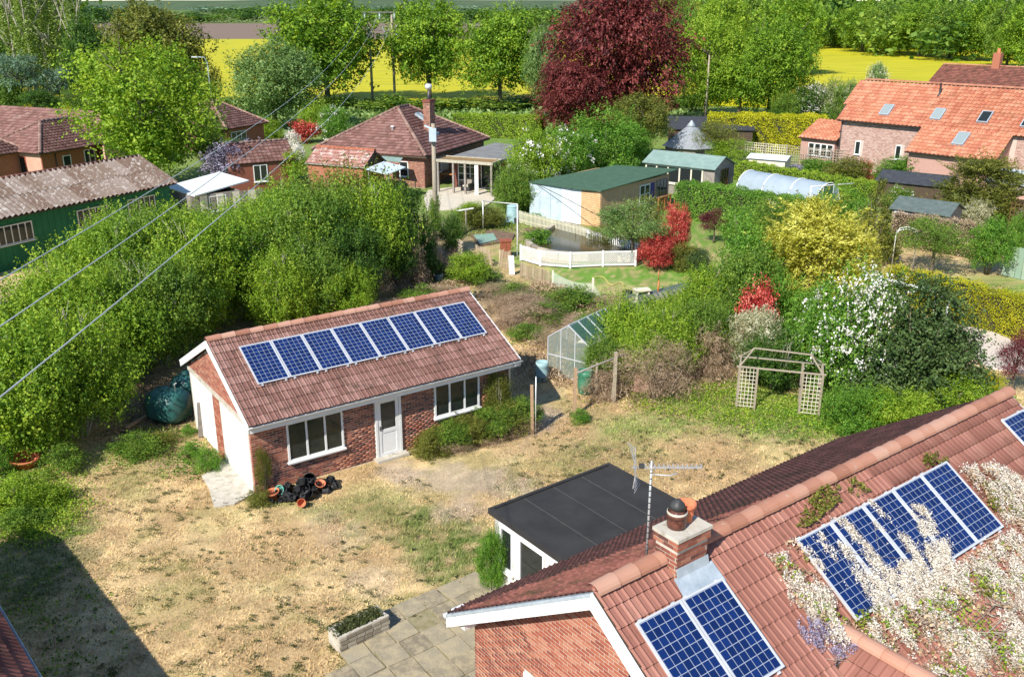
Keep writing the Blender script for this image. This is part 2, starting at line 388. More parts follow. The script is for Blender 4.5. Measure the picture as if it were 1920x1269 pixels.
CR = {
 'oak': [crown(1, 24000, .029, 80, .15, 'dome', gap=.35, sl=.05), crown(2, 24000, .029, 72, .15, 'egg', gap=.35, sl=.05), crown(3, 23000, .03, 64, .16, 'dome', gap=.45, sl=.05)],
 'maple': [crown(11, 30000, .023, 84, .125, 'egg', gap=.6, per=12), crown(12, 27000, .024, 72, .13, 'dome', gap=.6, per=12)],
 'bush': [crown(21, 24000, .025, 60, .15, 'dome', gap=.5, per=11), crown(22, 24000, .025, 74, .13, 'egg', gap=.6, per=11), crown(23, 22000, .025, 50, .16, 'mound', gap=.4, per=11)],
 'thicket': [crown(31, 33000, .023, 110, .11, 'egg', gap=.7, asp=.6, spr=1.8, per=13, shoot=.55, sl=.15), crown(32, 33000, .023, 100, .115, 'dome', gap=.7, asp=.6, spr=1.8, per=13, shoot=.55, sl=.15), crown(33, 32000, .0235, 120, .10, 'dome', gap=.9, asp=.6, spr=1.9, per=13, shoot=.6, sl=.25)],
 'small': [crown(41, 6000, .045, 30, .18, 'dome', per=9), crown(42, 6000, .045, 26, .18, 'mound', per=9)],
 'weed': [crown(43, 7000, .034, 60, .12, 'mound', gap=.9, per=9, spr=2.2), crown(44, 7000, .034, 50, .12, 'mound', gap=.9, per=9, spr=2.2)],
 'open': [crown(51, 12000, .024, 60, .11, 'dome', gap=.9, per=10, spr=2), crown(52, 12000, .024, 55, .11, 'egg', gap=.9, per=10, spr=2)],
 'beech': [crown(61, 42000, .0175, 130, .11, 'egg', 'droop', .45, gap=.4, spr=2.0, per=14)],
 'conifer': [crown(71, 36000, .018, 110, .10, 'tier', 'spray', .35, gap=.8, per=26, spr=3.0, shoot=.6, sl=.16)],
 'cone': [crown(75, 20000, .02, 80, .13, 'cone', 'spray', .4)],
 'cedar': [crown(77, 14000, .022, 60, .13, 'tier', 'droop', .3)],
 'mound': [crown(79, 32000, .022, 95, .13, 'mound', 'leaf', .6, spr=1.6, gap=.2)],
 'ever': [crown(80, 34000, .025, 90, .14, 'mound', gap=.1, shoot=.2, sl=.05, per=12)],
 'poplar': [crown(81, 5200, .09, 110, .075, 'column', gap=.9, per=9, zs=5.5, sl=.05), crown(82, 4500, .09, 90, .07, 'column', gap=.95, per=9, zs=5.5, sl=.05)],
 'twig': [crown(87, 12000, .05, 60, .15, 'mound', 'droop', .07, gap=.8, per=6, spr=1.5), crown(88, 12000, .05, 60, .15, 'dome', 'leaf', .06, gap=.8, per=6, spr=1.5)],
 'far': [crown(85, 2600, .105, 26, .2, 'dome', per=4), crown(86, 2600, .085, 22, .22, 'mound', per=4)],
}
def whips(seed, n=16):
    R = random.Random(seed); m = MB()
    for i in range(n):
        a = R.uniform(0, 6.28); L = R.uniform(.1, .42); h = R.uniform(.75, 1.08)*(1-.5*L)
        p0 = Vector((math.cos(a)*.08, math.sin(a)*.08, 0)); e = Vector((math.cos(a)*L, math.sin(a)*L, h)); q = p0.lerp(e, .55)+Vector((math.cos(a)*.04, math.sin(a)*.04, 0))
        m.tube([p0, q, e], [.009, .006, .0022], 4)
        for j in range(3): f = q.lerp(e, R.uniform(.1, .8)); m.tube([f, f+Vector((R.uniform(-.1, .1), R.uniform(-.1, .1), R.uniform(.06, .16)))], [.004, .0015], 4)
    return m.mesh('whips')
WHP = [whips(1), whips(2), whips(3)]
TR = [trunk(5), trunk(6, 6), trunk(7, 8)]; ST = [stems(3), stems(4)]; THIN = [trunk(9, 5, .012, .5)]
leafmat('oak_leaf', (0.0565, 0.134, 0.0101), (0.164, 0.306, 0.0211), c3=(0.395, 0.541, 0.0525))
leafmat('bright_leaf', (0.0765, 0.173, 0.0122), (0.227, 0.379, 0.0262), c3=(0.473, 0.584, 0.0683))
leafmat('mid_leaf', (0.0411, 0.109, 0.0151), (0.139, 0.256, 0.0309), c3=(0.325, 0.444, 0.0682))
leafmat('dark_leaf', (0.019, 0.057, 0.0114), (0.06, 0.143, 0.021), c3=(0.182, 0.308, 0.042))
leafmat('fresh_leaf', (0.0476, 0.148, 0.0156), (0.126, 0.293, 0.0287), c3=(0.314, 0.496, 0.0722))
leafmat('olive_leaf', (0.0565, 0.0783, 0.0133), (0.164, 0.189, 0.0312), c3=(0.372, 0.372, 0.0781))
leafmat('grey_leaf', (0.0595, 0.128, 0.034), (0.18, 0.3, 0.0825), c3=(0.405, 0.527, 0.203))
leafmat('yellow_leaf', (0.15, 0.195, 0.006), (0.448, 0.462, 0.014), c3=(0.72, 0.672, 0.036))
leafmat('gold_leaf', (.20, .20, .015), (.52, .52, .06), c3=(.86, .82, .24))
leafmat('copper_leaf', (.028, .006, .007), (.13, .022, .022), tr=.25, c3=(.34, .085, .07))
leafmat('red_leaf', (0.168, 0.0112, 0.014), (0.48, 0.042, 0.036), tr=.25, c3=(0.861, 0.273, 0.2))
leafmat('purple_leaf', (.035, .006, .010), (.12, .02, .03), tr=.2, c3=(.25, .06, .07))
leafmat('cedar_leaf', (0.048, 0.112, 0.064), (0.14, 0.238, 0.14), tr=.15, c3=(0.324, 0.444, 0.3))
leafmat('yew_leaf', (.022, .050, .012), (.065, .115, .03), tr=.2, c3=(.14, .20, .06))
leafmat('cream_leaf', (.20, .22, .11), (.50, .50, .33), c3=(.82, .79, .62))
leafmat('blossom', (.55, .50, .42), (.78, .75, .70), tr=.2, c3=(.9, .88, .85))
leafmat('wisteria_bloom', (.26, .20, .15), (.66, .59, .51), tr=.2, c3=(.90, .86, .80))
leafmat('mauve_bloom', (.11, .09, .14), (.28, .24, .36), tr=.2, c3=(.52, .48, .60))
leafmat('brown_twig', (.12, .075, .045), (.35, .235, .145), tr=.1, c3=(.66, .50, .33))
leafmat('poplar_leaf', (.10, .17, .03), (.24, .35, .07), c3=(.42, .52, .16))
leafmat('tuft_leaf', (.05, .065, .025), (.12, .14, .045), c3=(.24, .25, .09))
mat('bark', [(.07, .055, .04), (.2, .165, .12)], scale=6, rough=.95, bump=.6, bscale=20)
mat('pale_bark', [(.3, .27, .2), (.5, .45, .36)], scale=6, rough=.95)
CNT = [0]
def plant(name, label, cat, lm, kind, px, base, top, wpx, group=None, tr=0, cb=0.0, yaw=None, tm='bark', dz=1.0, part='crown', xy=None, h=None, w=None, blossom=None):
    """a tree or shrub: px, base, top, width are read off the photograph; tr 0 stems, 1 trunk; cb = crown base / height"""
    p = P(px, base) if xy is None else Vector((*xy, 0))
    W = w or wpx*proj((p.x, p.y, 1.5))[2]/FP; h = h or HH(p.x, p.y, top); h = max(h, .25)
    CNT[0] += 1; R = random.Random(CNT[0]*7+3); a = yaw if yaw is not None else R.uniform(0, 6.28)
    t = thing(name, label, cat, p, 0, group)
    vs = CR[kind]; me = vs[CNT[0] % len(vs)]
    c = obj(part, me, lm, t, (0, 0, h*cb)); c.scale = (W*1.0, W*dz, h*(1-cb)); c.rotation_euler = (0, 0, a)
    if tr: s = obj('trunk', (THIN if tr == 2 else TR)[CNT[0] % (1 if tr == 2 else 3)], tm, t)
    elif kind == 'thicket': s = obj('stem', WHP[CNT[0] % 3], 'pale_bark', t)
    else: s = obj('stem', ST[CNT[0] % 2], 'bark', t)
    k_ = 2.8 if kind == 'poplar' else 1
    s.scale = (min(W, h*1.2)*.9*k_, min(W, h*1.2)*.9*k_, h); s.rotation_euler = (0, 0, a)
    if blossom:
        b = obj('blossom', BL[blossom[0]], blossom[1], t, (0, 0, h*cb)); b.scale = c.scale*1.02; b.rotation_euler = c.rotation_euler
    return t
def merge(main, extra):
    "further boughs of one and the same tree: move them under it as parts"
    for c in list(extra.children):
        c.location = c.location+extra.location-main.location; c.parent = main; c.name = 'boughs' if c.name.startswith('crown') else c.name
    bpy.data.objects.remove(extra)
BL = {'dense': crown(91, 5600, .019, 90, .15, 'dome', asp=.9, per=5, spr=1), 'sparse': crown(92, 1500, .03, 40, .17, 'dome', asp=.9)}
def hedge(name, label, cat, lm, A, B, th, h, leaf=.07, dens=420, top='yellow', group=None, core='brown_core'):
    "clipped hedge along the line A-B: leafy skin round a twiggy core"
    A, B = Vector(A), Vector(B); d = (B-A); L = d.length; yaw = math.atan2(d.y, d.x)
    t = thing(name, label, cat, (A.x, A.y, 0), yaw, group)
    R = np.random.default_rng(int(L*100)); faces = [('t', L*th), ('f', L*h), ('b', L*h*.4), ('e', th*h), ('g', th*h)]
    tot = sum(f[1] for f in faces); n = int(tot*dens); ps = []; ns = []
    for f, a in faces:
        k = int(n*a/tot); u = R.random(k); v = R.random(k)
        if f == 't': p = np.c_[u*L, v*th, np.full(k, h)]; q = (0, 0, 1)
        elif f == 'f': p = np.c_[u*L, np.zeros(k), v*h]; q = (0, -1, .2)
        elif f == 'b': p = np.c_[u*L, np.full(k, th), v*h]; q = (0, 1, .2)
        elif f == 'e': p = np.c_[np.zeros(k), u*th, v*h]; q = (-1, 0, .2)
        else: p = np.c_[np.full(k, L), u*th, v*h]; q = (1, 0, .2)
        ps.append(p); ns.append(np.tile(q, (k, 1)))
    p = np.concatenate(ps); q = np.concatenate(ns).astype(float)
    bump = np.sin(p[:, 0]*2.1)*np.sin(p[:, 0]*.9+2+p[:, 2])*.07*h**.5+R.normal(size=len(p))*.05+.06*np.sin(p[:, 0]*6.3+p[:, 2]*5+p[:, 1]*4)
    p = p+q*bump[:, None]; p[:, 2] = np.maximum(p[:, 2], .02)
    me = leaves(p, q+R.normal(size=p.shape)*.7, R.normal(size=p.shape), leaf*R.uniform(.6, 1.3, len(p)), rnd=np.clip(R.random(len(p))*.6+.2+bump, 0, 1))
    obj('foliage', me, lm, t); i = min(.12, th*.25)
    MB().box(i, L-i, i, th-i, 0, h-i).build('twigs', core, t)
    return t
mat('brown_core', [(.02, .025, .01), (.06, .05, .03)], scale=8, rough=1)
# smooth value noise used for the ground colours
_G = np.random.default_rng(99).random((256, 256))
def vn(x, y):
    xi = np.floor(x).astype(int); yi = np.floor(y).astype(int); fx = x-xi; fy = y-yi; fx = fx*fx*(3-2*fx); fy = fy*fy*(3-2*fy)
    g = lambda a, b: _G[a & 255, b & 255]
    return (g(xi, yi)*(1-fx)+g(xi+1, yi)*fx)*(1-fy)+(g(xi, yi+1)*(1-fx)+g(xi+1, yi+1)*fx)*fy
def fbm(x, y, f, o=4):
    s = 0; a = .5; t = 0
    for i in range(o): s = s+a*vn(x*f+17*i, y*f+31*i); t += a; a *= .55; f *= 2.03
    return s/t
def sst(x, a, b): t = np.clip((x-a)/(b-a), 0, 1); return t*t*(3-2*t)
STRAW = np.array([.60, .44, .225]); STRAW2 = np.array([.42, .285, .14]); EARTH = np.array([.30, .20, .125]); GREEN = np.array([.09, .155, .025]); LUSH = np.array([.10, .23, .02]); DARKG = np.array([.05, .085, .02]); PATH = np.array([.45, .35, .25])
# blobs of the garden ground: px, py, radius px-x, radius px-y, colour, strength
BLOBS = [(p[0], p[1], p[2], p[3], p[4], p[5]) for p in [
 (1400, 760, 170, 70, LUSH, .75), (1200, 800, 90, 30, LUSH, .6), (1130, 870, 130, 50, GREEN, .7), (1560, 780, 120, 60, LUSH, .95), (1250, 740, 60, 18, LUSH, .5),
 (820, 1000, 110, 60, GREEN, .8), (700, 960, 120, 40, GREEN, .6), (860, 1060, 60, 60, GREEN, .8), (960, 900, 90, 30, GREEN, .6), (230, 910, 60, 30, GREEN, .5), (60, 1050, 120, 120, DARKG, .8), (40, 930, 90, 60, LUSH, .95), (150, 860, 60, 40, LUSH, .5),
 (520, 930, 60, 25, LUSH, .6), (140, 980, 50, 30, GREEN, .7), (900, 900, 140, 35, PATH, .75), (1000, 780, 60, 50, PATH, .85), (870, 950, 50, 30, PATH, .7), (740, 880, 40, 20, PATH, .8),
 (400, 1180, 200, 60, STRAW2, .5), (250, 760, 90, 60, EARTH, .9), (340, 860, 100, 30, EARTH, .5), (1150, 900, 130, 60, STRAW2, .6), (1330, 870, 100, 60, STRAW2, .6),
 (620, 1000, 60, 40, PATH, .3), (700, 1090, 40, 30, PATH, .4), (1100, 1200, 200, 100, EARTH, .5),
 (1000, 620, 90, 80, STRAW, .9), (1050, 560, 120, 30, GREEN, .7), (880, 560, 90, 25, GREEN, .5), (960, 720, 60, 60, STRAW2, .8), (800, 530, 110, 40, STRAW, .8), (900, 590, 120, 40, STRAW, .8),
 (1150, 530, 190, 60, LUSH, .95), (960, 480, 50, 30, LUSH, .9), (1250, 430, 260, 90, LUSH, .9), (940, 440, 70, 22, EARTH, .95), (880, 430, 50, 20, EARTH, .7), (1130, 540, 80, 14, STRAW, .35),
 (1850, 545, 140, 40, LUSH, .9), (1780, 500, 120, 25, STRAW, .6), (60, 520, 120, 40, STRAW, .6), (880, 265, 120, 20, GREEN, .8), (640, 215, 60, 12, STRAW, .7), (1000, 245, 90, 12, STRAW, .5),
 (1840, 640, 60, 50, PATH, .9), (1500, 330, 300, 40, GREEN, .7)]]
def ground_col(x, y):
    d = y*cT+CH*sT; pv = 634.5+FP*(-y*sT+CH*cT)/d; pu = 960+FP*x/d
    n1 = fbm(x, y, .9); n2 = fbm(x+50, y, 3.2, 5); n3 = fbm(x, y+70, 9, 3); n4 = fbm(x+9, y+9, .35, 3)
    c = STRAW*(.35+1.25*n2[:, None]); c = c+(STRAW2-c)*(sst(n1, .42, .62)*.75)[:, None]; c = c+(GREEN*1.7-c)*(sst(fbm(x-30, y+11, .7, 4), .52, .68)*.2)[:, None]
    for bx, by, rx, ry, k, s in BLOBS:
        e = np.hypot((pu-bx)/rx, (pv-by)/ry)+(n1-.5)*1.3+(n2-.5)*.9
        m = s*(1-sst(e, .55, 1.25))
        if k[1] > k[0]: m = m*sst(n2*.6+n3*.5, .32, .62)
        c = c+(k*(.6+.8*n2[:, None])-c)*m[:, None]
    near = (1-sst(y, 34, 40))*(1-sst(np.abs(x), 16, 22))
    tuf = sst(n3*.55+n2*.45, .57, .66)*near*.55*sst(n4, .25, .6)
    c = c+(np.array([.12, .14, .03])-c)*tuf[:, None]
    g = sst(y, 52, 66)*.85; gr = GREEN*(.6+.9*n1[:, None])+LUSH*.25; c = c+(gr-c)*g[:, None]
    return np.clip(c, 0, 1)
# ------------------------------------------------------------------ ground, fields
def grade(a, b, step, ratio, end):
    v = list(np.arange(a, b, step)); s = step; q = b
    while q < end: v.append(q); s *= ratio; q += s
    return v+[end]
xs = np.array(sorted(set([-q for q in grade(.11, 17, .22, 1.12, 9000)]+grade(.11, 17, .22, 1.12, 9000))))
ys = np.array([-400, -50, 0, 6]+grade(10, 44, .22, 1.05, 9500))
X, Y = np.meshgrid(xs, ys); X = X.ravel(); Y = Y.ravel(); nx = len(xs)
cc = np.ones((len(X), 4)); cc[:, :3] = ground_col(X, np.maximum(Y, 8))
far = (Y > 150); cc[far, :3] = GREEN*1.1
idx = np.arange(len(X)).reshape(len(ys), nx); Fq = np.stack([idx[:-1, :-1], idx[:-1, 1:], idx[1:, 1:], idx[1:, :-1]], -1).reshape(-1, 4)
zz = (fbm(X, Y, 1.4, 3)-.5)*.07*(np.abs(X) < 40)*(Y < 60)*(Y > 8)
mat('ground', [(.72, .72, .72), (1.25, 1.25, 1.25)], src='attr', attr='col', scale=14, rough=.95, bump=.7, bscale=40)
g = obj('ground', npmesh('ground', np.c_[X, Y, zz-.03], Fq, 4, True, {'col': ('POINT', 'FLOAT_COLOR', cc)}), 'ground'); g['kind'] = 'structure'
# grass: blades and thatch over the garden
R = np.random.default_rng(4)
n = 330000
gy_ = 13+(R.random(n)**.8)*27; gx_ = (R.random(n)*2-1)*(gy_*.60+1)
d = gy_*cT+CH*sT; gu = 960+FP*gx_/d; gv = 634.5+FP*(-gy_*sT+CH*cT)/d
def inpoly(px, py, poly):
    r = np.zeros(len(px), bool); j = len(poly)-1
    for i in range(len(poly)):
        a, b = poly[i], poly[j]; c = ((a[1] > py) != (b[1] > py)) & (px < (b[0]-a[0])*(py-a[1])/(b[1]-a[1]+1e-9)+a[0]); r ^= c; j = i
    return r
ga = math.cos(.6081), math.sin(.6081)
lx = (gx_+7.54)*ga[0]+(gy_-24.387)*ga[1]; ly = -(gx_+7.54)*ga[1]+(gy_-24.387)*ga[0]
keep = ~((lx > -.05) & (lx < 9.2) & (ly > -.05) & (ly < 5.8))
keep &= ~(inpoly(gu, gv, [(640, 1225), (900, 1095), (1000, 1180), (1000, 1300), (620, 1300)]) & (R.random(n) < .8))
keep &= ~inpoly(gu, gv, [(378, 880), (432, 866), (478, 925), (400, 952)])
pth = inpoly(gu, gv, [(705, 870), (760, 855), (1000, 745), (1070, 700), (1060, 760), (900, 930), (880, 960), (800, 900)]); keep &= ~(pth & (R.random(n) < .75))
gx_, gy_ = gx_[keep], gy_[keep]; n = len(gx_)
col = ground_col(gx_, gy_); gr = np.clip((col[:, 1]/col[:, 0]-.8)*1.6, 0, 1)
cl = fbm(gx_, gy_, 5, 3); h = (.012+.085*gr+.018*R.random(n))*(.5+.9*cl); a = R.random(n)*6.28; ln = np.maximum(h, .03)*(1.6-gr*1.1)*R.uniform(.3, 1.4, n); wd = .006+.009*R.random(n)
ca, sa = np.cos(a), np.sin(a); a2 = a+1.57
v = np.stack([np.c_[gx_-np.cos(a2)*wd, gy_-np.sin(a2)*wd, np.full(n, -.03)], np.c_[gx_+np.cos(a2)*wd, gy_+np.sin(a2)*wd, np.full(n, -.03)], np.c_[gx_+ca*ln, gy_+sa*ln, h]], 1).reshape(-1, 3)
bc = np.ones((n*3, 4)); kk = col*(.62+.95*(R.random(n)[:, None]**1.3)); kk[:, 0] *= 1.03; bc[:, :3] = np.repeat(kk, 3, 0)
mat('grass_blade', [(.9, .9, .9), (1.15, 1.15, 1.1)], src='attr', attr='col', scale=3, rough=.85, spec=.1)
g = obj('grass', npmesh('grass', v, np.arange(n*3).reshape(-1, 3), 3, attrs={'col': ('POINT', 'FLOAT_COLOR', bc)}), 'grass_blade'); g['kind'] = 'stuff'
def scatter(name, kind, polys, n, size, lm, hgt, seed, asp=.6, up=.4, clump=1.5):
    "ground cover scattered over a polygon given by its corners on the photograph"
    R = np.random.default_rng(seed); W = np.array([P(*q)[:2] for q in polys]); lo, hi = W.min(0), W.max(0)
    p = R.random((n*3, 2))*(hi-lo)+lo; p = p[inpoly(p[:, 0], p[:, 1], W)]; c = fbm(p[:, 0]+seed, p[:, 1], clump, 3); p = p[(R.random(len(p)) < sst(c, .35, .6))][:n]; k = len(p); p = p+R.normal(size=p.shape)*min(.45, hgt*2)
    c = fbm(p[:, 0]+seed, p[:, 1], clump, 3); z = R.random(k)**.7*hgt*sst(c, .3, .75)
    me = leaves(np.c_[p, z], np.c_[R.normal(size=(k, 2)), np.full(k, up*2)], R.normal(size=(k, 3)), size*R.uniform(.6, 1.5, k), asp, np.clip(R.random(k)*.8+z/hgt*.2, 0, 1))
    o = obj(name, me, lm); o['kind'] = 'stuff'; return o
# fields
mat('rapeseed', [(.30, .29, .005), (.46, .42, .008), (.55, .48, .015)], scale=.25, rough=.9, stretch=(.35, 2.5, 1), bump=.5, bscale=3)
mat('rapeseed_side', [(.05, .09, .01), (.16, .2, .015)], scale=3, rough=.95)
mat('ploughed', [(.165, .11, .075), (.235, .165, .118)], scale=.05, rough=1, stretch=(.3, 6, 1))
mat('far_field', [(.11, .16, .03), (.19, .22, .06)], scale=.004, rough=1)
def field(name, pts, z, m, depth=None):
    q = MB().slab([(x, y, z) for x, y in pts], (0, 0, -z+.02)); o = q.build(name, m); o['kind'] = 'structure'; return o
field('rapeseed_field', [(-190, 139), (30, 139), (60, 125), (175, 150), (330, 395), (40, 405), (-330, 405)], .95, 'rapeseed')
field('ploughed_field', [(-420, 408), (20, 408), (90, 830), (-700, 830)], .25, 'ploughed')
field('far_field', [(-3500, 860), (3500, 860), (4500, 2600), (-4500, 2600)], .15, 'far_field')
hx_ = np.linspace(-6500, 6500, 90); hz_ = 33+14*fbm(hx_/900, hx_*0, 1, 4)+2.5*fbm(hx_/60, hx_*0+3, 1, 3)
V_ = np.concatenate([np.c_[hx_, hx_*0+3900, hx_*0], np.c_[hx_, hx_*0+4400, hz_], np.c_[hx_, hx_*0+5200, hx_*0]]); i_ = np.arange(89)
F_ = np.concatenate([np.c_[i_, i_+1, i_+91, i_+90], np.c_[i_+90, i_+91, i_+181, i_+180]]); mat('far_hill', [(.05, .085, .035), (.09, .13, .05)], scale=.01, rough=1)
o = obj('hills', npmesh('hills', V_, F_), 'far_hill'); o['kind'] = 'structure'
# ------------------------------------------------------------------ materials of the buildings
TC = [(.18, .088, .068), (.215, .108, .084), (.245, .128, .102), (.29, .16, .13)]
mat('garage_tile', TC, nose_shade=(.03, .018, .013), src='rnd', scale=1.3, rough=.75, dirt=((.07, .045, .03), 2.6, .52, .72), bump=.25, bscale=60)
mat('house_tile', [(.255, .105, .075), (.29, .122, .088), (.315, .137, .10), (.36, .17, .125)], nose_shade=(.05, .02, .015), src='rnd', scale=1.2, rough=.7, dirt=((.16, .07, .045), 2.2, .55, .85), bump=.2, bscale=60)
mat('rear_tile', nose_shade=(.03, .012, .01), cols=[(.13, .045, .035), (.19, .07, .05), (.25, .095, .07)], src='rnd', scale=1.2, rough=.85, dirt=((.06, .04, .02), 1.8, .5, .7), bump=.3)
mat('ridge_tile', [(.30, .13, .08), (.42, .20, .13), (.48, .27, .19)], src='rnd', scale=3, rough=.75, dirt=((.42, .34, .25), 9, .6, .72))
mat('brick', [(.09, .04, .032), (.20, .068, .045), (.28, .092, .055), (.34, .12, .07), (.40, .19, .12)], src='rnd', scale=9, rough=.85, bump=.3, bscale=90)
mat('brick_orange', [(.22, .06, .04), (.31, .085, .05), (.36, .12, .07), (.42, .19, .12)], src='rnd', scale=9, rough=.85, bump=.3, bscale=90)
mat('mortar', [(.42, .38, .31), (.56, .50, .42)], scale=15, rough=.95)
mat('white_paint', [(.80, .80, .79), (.72, .72, .70)], scale=3, rough=.35, spec=.4)
mat('white_render', [(.80, .79, .76), (.70, .68, .62)], scale=1.4, rough=.8, dirt=((.45, .42, .34), 1.5, .62, .9))
mat('gutter_white', [(.75, .75, .74), (.55, .55, .52)], scale=5, rough=.4)
mat('lead', [(.32, .38, .42), (.48, .54, .58)], scale=6, rough=.5, metal=.2)
mat('concrete', [(.42, .38, .31), (.56, .52, .44)], scale=3, rough=.95, bump=.3, dirt=((.22, .18, .12), 3.5, .52, .72))
mat('paving', [(.21, .175, .12), (.28, .24, .165), (.34, .295, .205)], src='rnd', scale=7, rough=.95, bump=.8, dirt=((.40, .33, .21), 3.2, .43, .62))
mat('paving_joint', [(.32, .27, .17), (.2, .18, .08)], scale=6, rough=1)
mat('felt_black', [(.025, .024, .024), (.042, .040, .038)], scale=1.5, rough=.85, bump=.3, bscale=120, dirt=((.10, .095, .085), 5, .66, .8))
mat('panel_cell', [(.004, .015, .075), (.006, .024, .12)], src='rnd', scale=2, rough=.18, spec=.5)
mat('panel_grid', [(.34, .38, .46)], rough=.3)
mat('aluminium', [(.72, .73, .74), (.6, .61, .62)], scale=4, rough=.35, metal=.3)
mat('dark_wood', [(.05, .035, .025), (.11, .075, .05)], scale=8, rough=.9, stretch=(1, 1, 6))
mat('weathered_wood', [(.26, .21, .15), (.42, .36, .27)], scale=10, rough=.95, stretch=(6, 6, 1), bump=.3)
mat('post_wood', [(.30, .19, .11), (.44, .30, .19)], scale=10, rough=.95, stretch=(6, 6, 1))
mat('tan_wood', [(.50, .30, .14), (.62, .41, .22)], scale=4, rough=.8)
mat('orange_wood', [(.40, .14, .04), (.52, .21, .07)], scale=4, rough=.7)
mat('grey_wood', [(.20, .17, .15), (.33, .29, .25)], scale=6, rough=.95)
mat('terracotta', [(.50, .13, .06), (.62, .22, .11)], scale=6, rough=.8)
mat('black_plastic', [(.010, .010, .011), (.03, .03, .032)], src='rnd', scale=5, rough=.5)
mat('teal_plastic', [(.13, .42, .33), (.2, .5, .4)], scale=5, rough=.5)
mat('tank_green', [(.018, .085, .075), (.035, .13, .115)], scale=2, rough=.42, spec=.5, dirt=((.10, .14, .12), 4, .6, .8))
mat('butt_green', [(.03, .14, .08), (.06, .22, .13)], scale=4, rough=.45)
mat('butt_blue', [(.22, .36, .38), (.35, .50, .50)], scale=3, rough=.5)
mat('dark_metal', [(.03, .03, .03), (.06, .06, .06)], rough=.5)
mat('soil', [(.12, .075, .045), (.22, .15, .10)], scale=4, rough=1, bump=.8, bscale=10)
glassmat('window_glass'); glassmat('pale_glass', (.25, .3, .3), .1)
def solar_panel(parent, F, w=.99, h=1.64, label=None, frame_mat='aluminium'):
    "F: frame with x across, y down the slope, z out of the roof"
    f = MB(); t = .035
    f.box(0, w, 0, t, .05, .095, F); f.box(0, w, h-t, h, .05, .095, F); f.box(0, t, t, h-t, .05, .095, F); f.box(w-t, w, t, h-t, .05, .095, F)
    f.box(.1, .16, -.03, h+.05, .005, .05, F); f.box(w-.16, w-.1, -.03, h+.05, .005, .05, F)
    fo = f.build('solar_panel', frame_mat, parent, label=label)
    MB().box(t, w-t, t, h-t, .055, .082, F).build('backing_sheet', 'panel_grid', fo)
    c = MB(); cw = (w-2*t-.02)/6; ch = (h-2*t-.02)/10
    for i in range(6):
        for j in range(10):
            x = t+.01+i*cw; y = t+.01+j*ch; g = .006
            q = [F @ Vector(p) for p in ((x+g, y+g, .0855), (x+cw-g, y+g, .0855), (x+cw-g, y+ch-g, .0855), (x+g, y+ch-g, .0855))]
            c.quad(*q)
    c.build('solar_cells', 'panel_cell', fo)
    return fo
def ridge_row(parent, A, B, m, r=.13, L=.44, limit=60):
    A, B = Vector(A), Vector(B); d = B-A; n = max(1, round(d.length/L)); s = MB(); k = 8
    vs = []; fs = []
    for e, rr in ((0, r*.96), (1, r*1.06)):
        for i in range(k+1):
            a = math.pi*i/k; vs.append((rr*math.cos(a)*1.15, e*L*1.03, rr*math.sin(a)-.03+e*.006))
    for i in range(k): fs.append((i, i+1, k+2+i, k+1+i))
    for i in range(k+1): vs.append((vs[k+1+i][0]*.88, L*1.03, vs[k+1+i][2]-.02))
    for i in range(k): fs.append((k+1+i, k+2+i, 2*k+3+i, 2*k+2+i))
    me = bpy.data.meshes.new('ridge_tile'); me.from_pydata(vs, [], fs); me.update()
    y = d.normalized(); x = y.cross(Vector((0, 0, 1))).normalized(); z = x.cross(y)
    ms = []
    for i in range(n):
        M = Matrix((x, y, z)).transposed().to_4x4(); M.translation = A+d*(i/n); ms.append(M)
    pieces(parent, 'ridge_tile', me, ms, m, limit)
# ------------------------------------------------------------------ the brick garage with eight solar panels
gar = thing('garage', 'red brick garage with brown tiled roof and eight blue solar panels on the dry lawn', 'garage', (-7.54, 24.387, 0), .6081)
GW = gar.matrix_basis.copy(); GW = Matrix.Translation(gar.location) @ Matrix.Rotation(.6081, 4, 'Z')
gar.matrix_basis = GW
L_, D_, RY, RZ = 9.13, 5.73, 2.865, 3.994; sl_ = math.atan2(1.6437, 3.2841); EZ = 2.35
w_ = MB(); w_.box(0, L_, 0, .2, -.1, 2.28); w_.box(0, L_, D_-.2, D_, -.1, 2.28)
for x in (0, L_-.2):
    w_.box(x, x+.2, .2, D_-.2, -.1, 2.28)
    w_.slab([(x, 0, 2.28), (x, D_, 2.28), (x, RY, RZ-.22)], (.2, 0, 0))
w_.build('wall', 'mortar', gar)
bricks(gar, (0, 0, 0), (1, 0, 0), (0, -1, 0), L_, 2.3, 'brick', holes=[(1.07, 2.89, .72, 2.03), (3.95, 4.87, -.1, 2.1), (6.1, 7.85, .85, 2.1)])
bricks(gar, (0, D_, 0), (0, -1, 0), (-1, 0, 0), D_, 4, 'brick_orange', holes=[(0, D_-.12, -.1, 2.26)], clip=lambda x, z: z < 2.3+(1-abs(x-D_/2)/(D_/2))*1.4, limit=200, name='gable_brick')
window(gar, (0, 0, 0), (1, 0, 0), (0, -1, 0), 1.07, .75, 1.8, 1.26, [1.05, 1, 1])
window(gar, (0, 0, 0), (1, 0, 0), (0, -1, 0), 6.1, .88, 1.73, 1.2, [1, 1, 1])
F = wframe((3.95, 0, 0), (1, 0, 0), (0, -1, 0)); d_ = MB()
d_.box(0, .08, -.02, .06, 0, 2.07, F); d_.box(.84, .92, -.02, .06, 0, 2.07, F); d_.box(.08, .84, -.02, .06, 2.0, 2.07, F)
dr = d_.build('door_frame', 'white_paint', gar); d_ = MB()
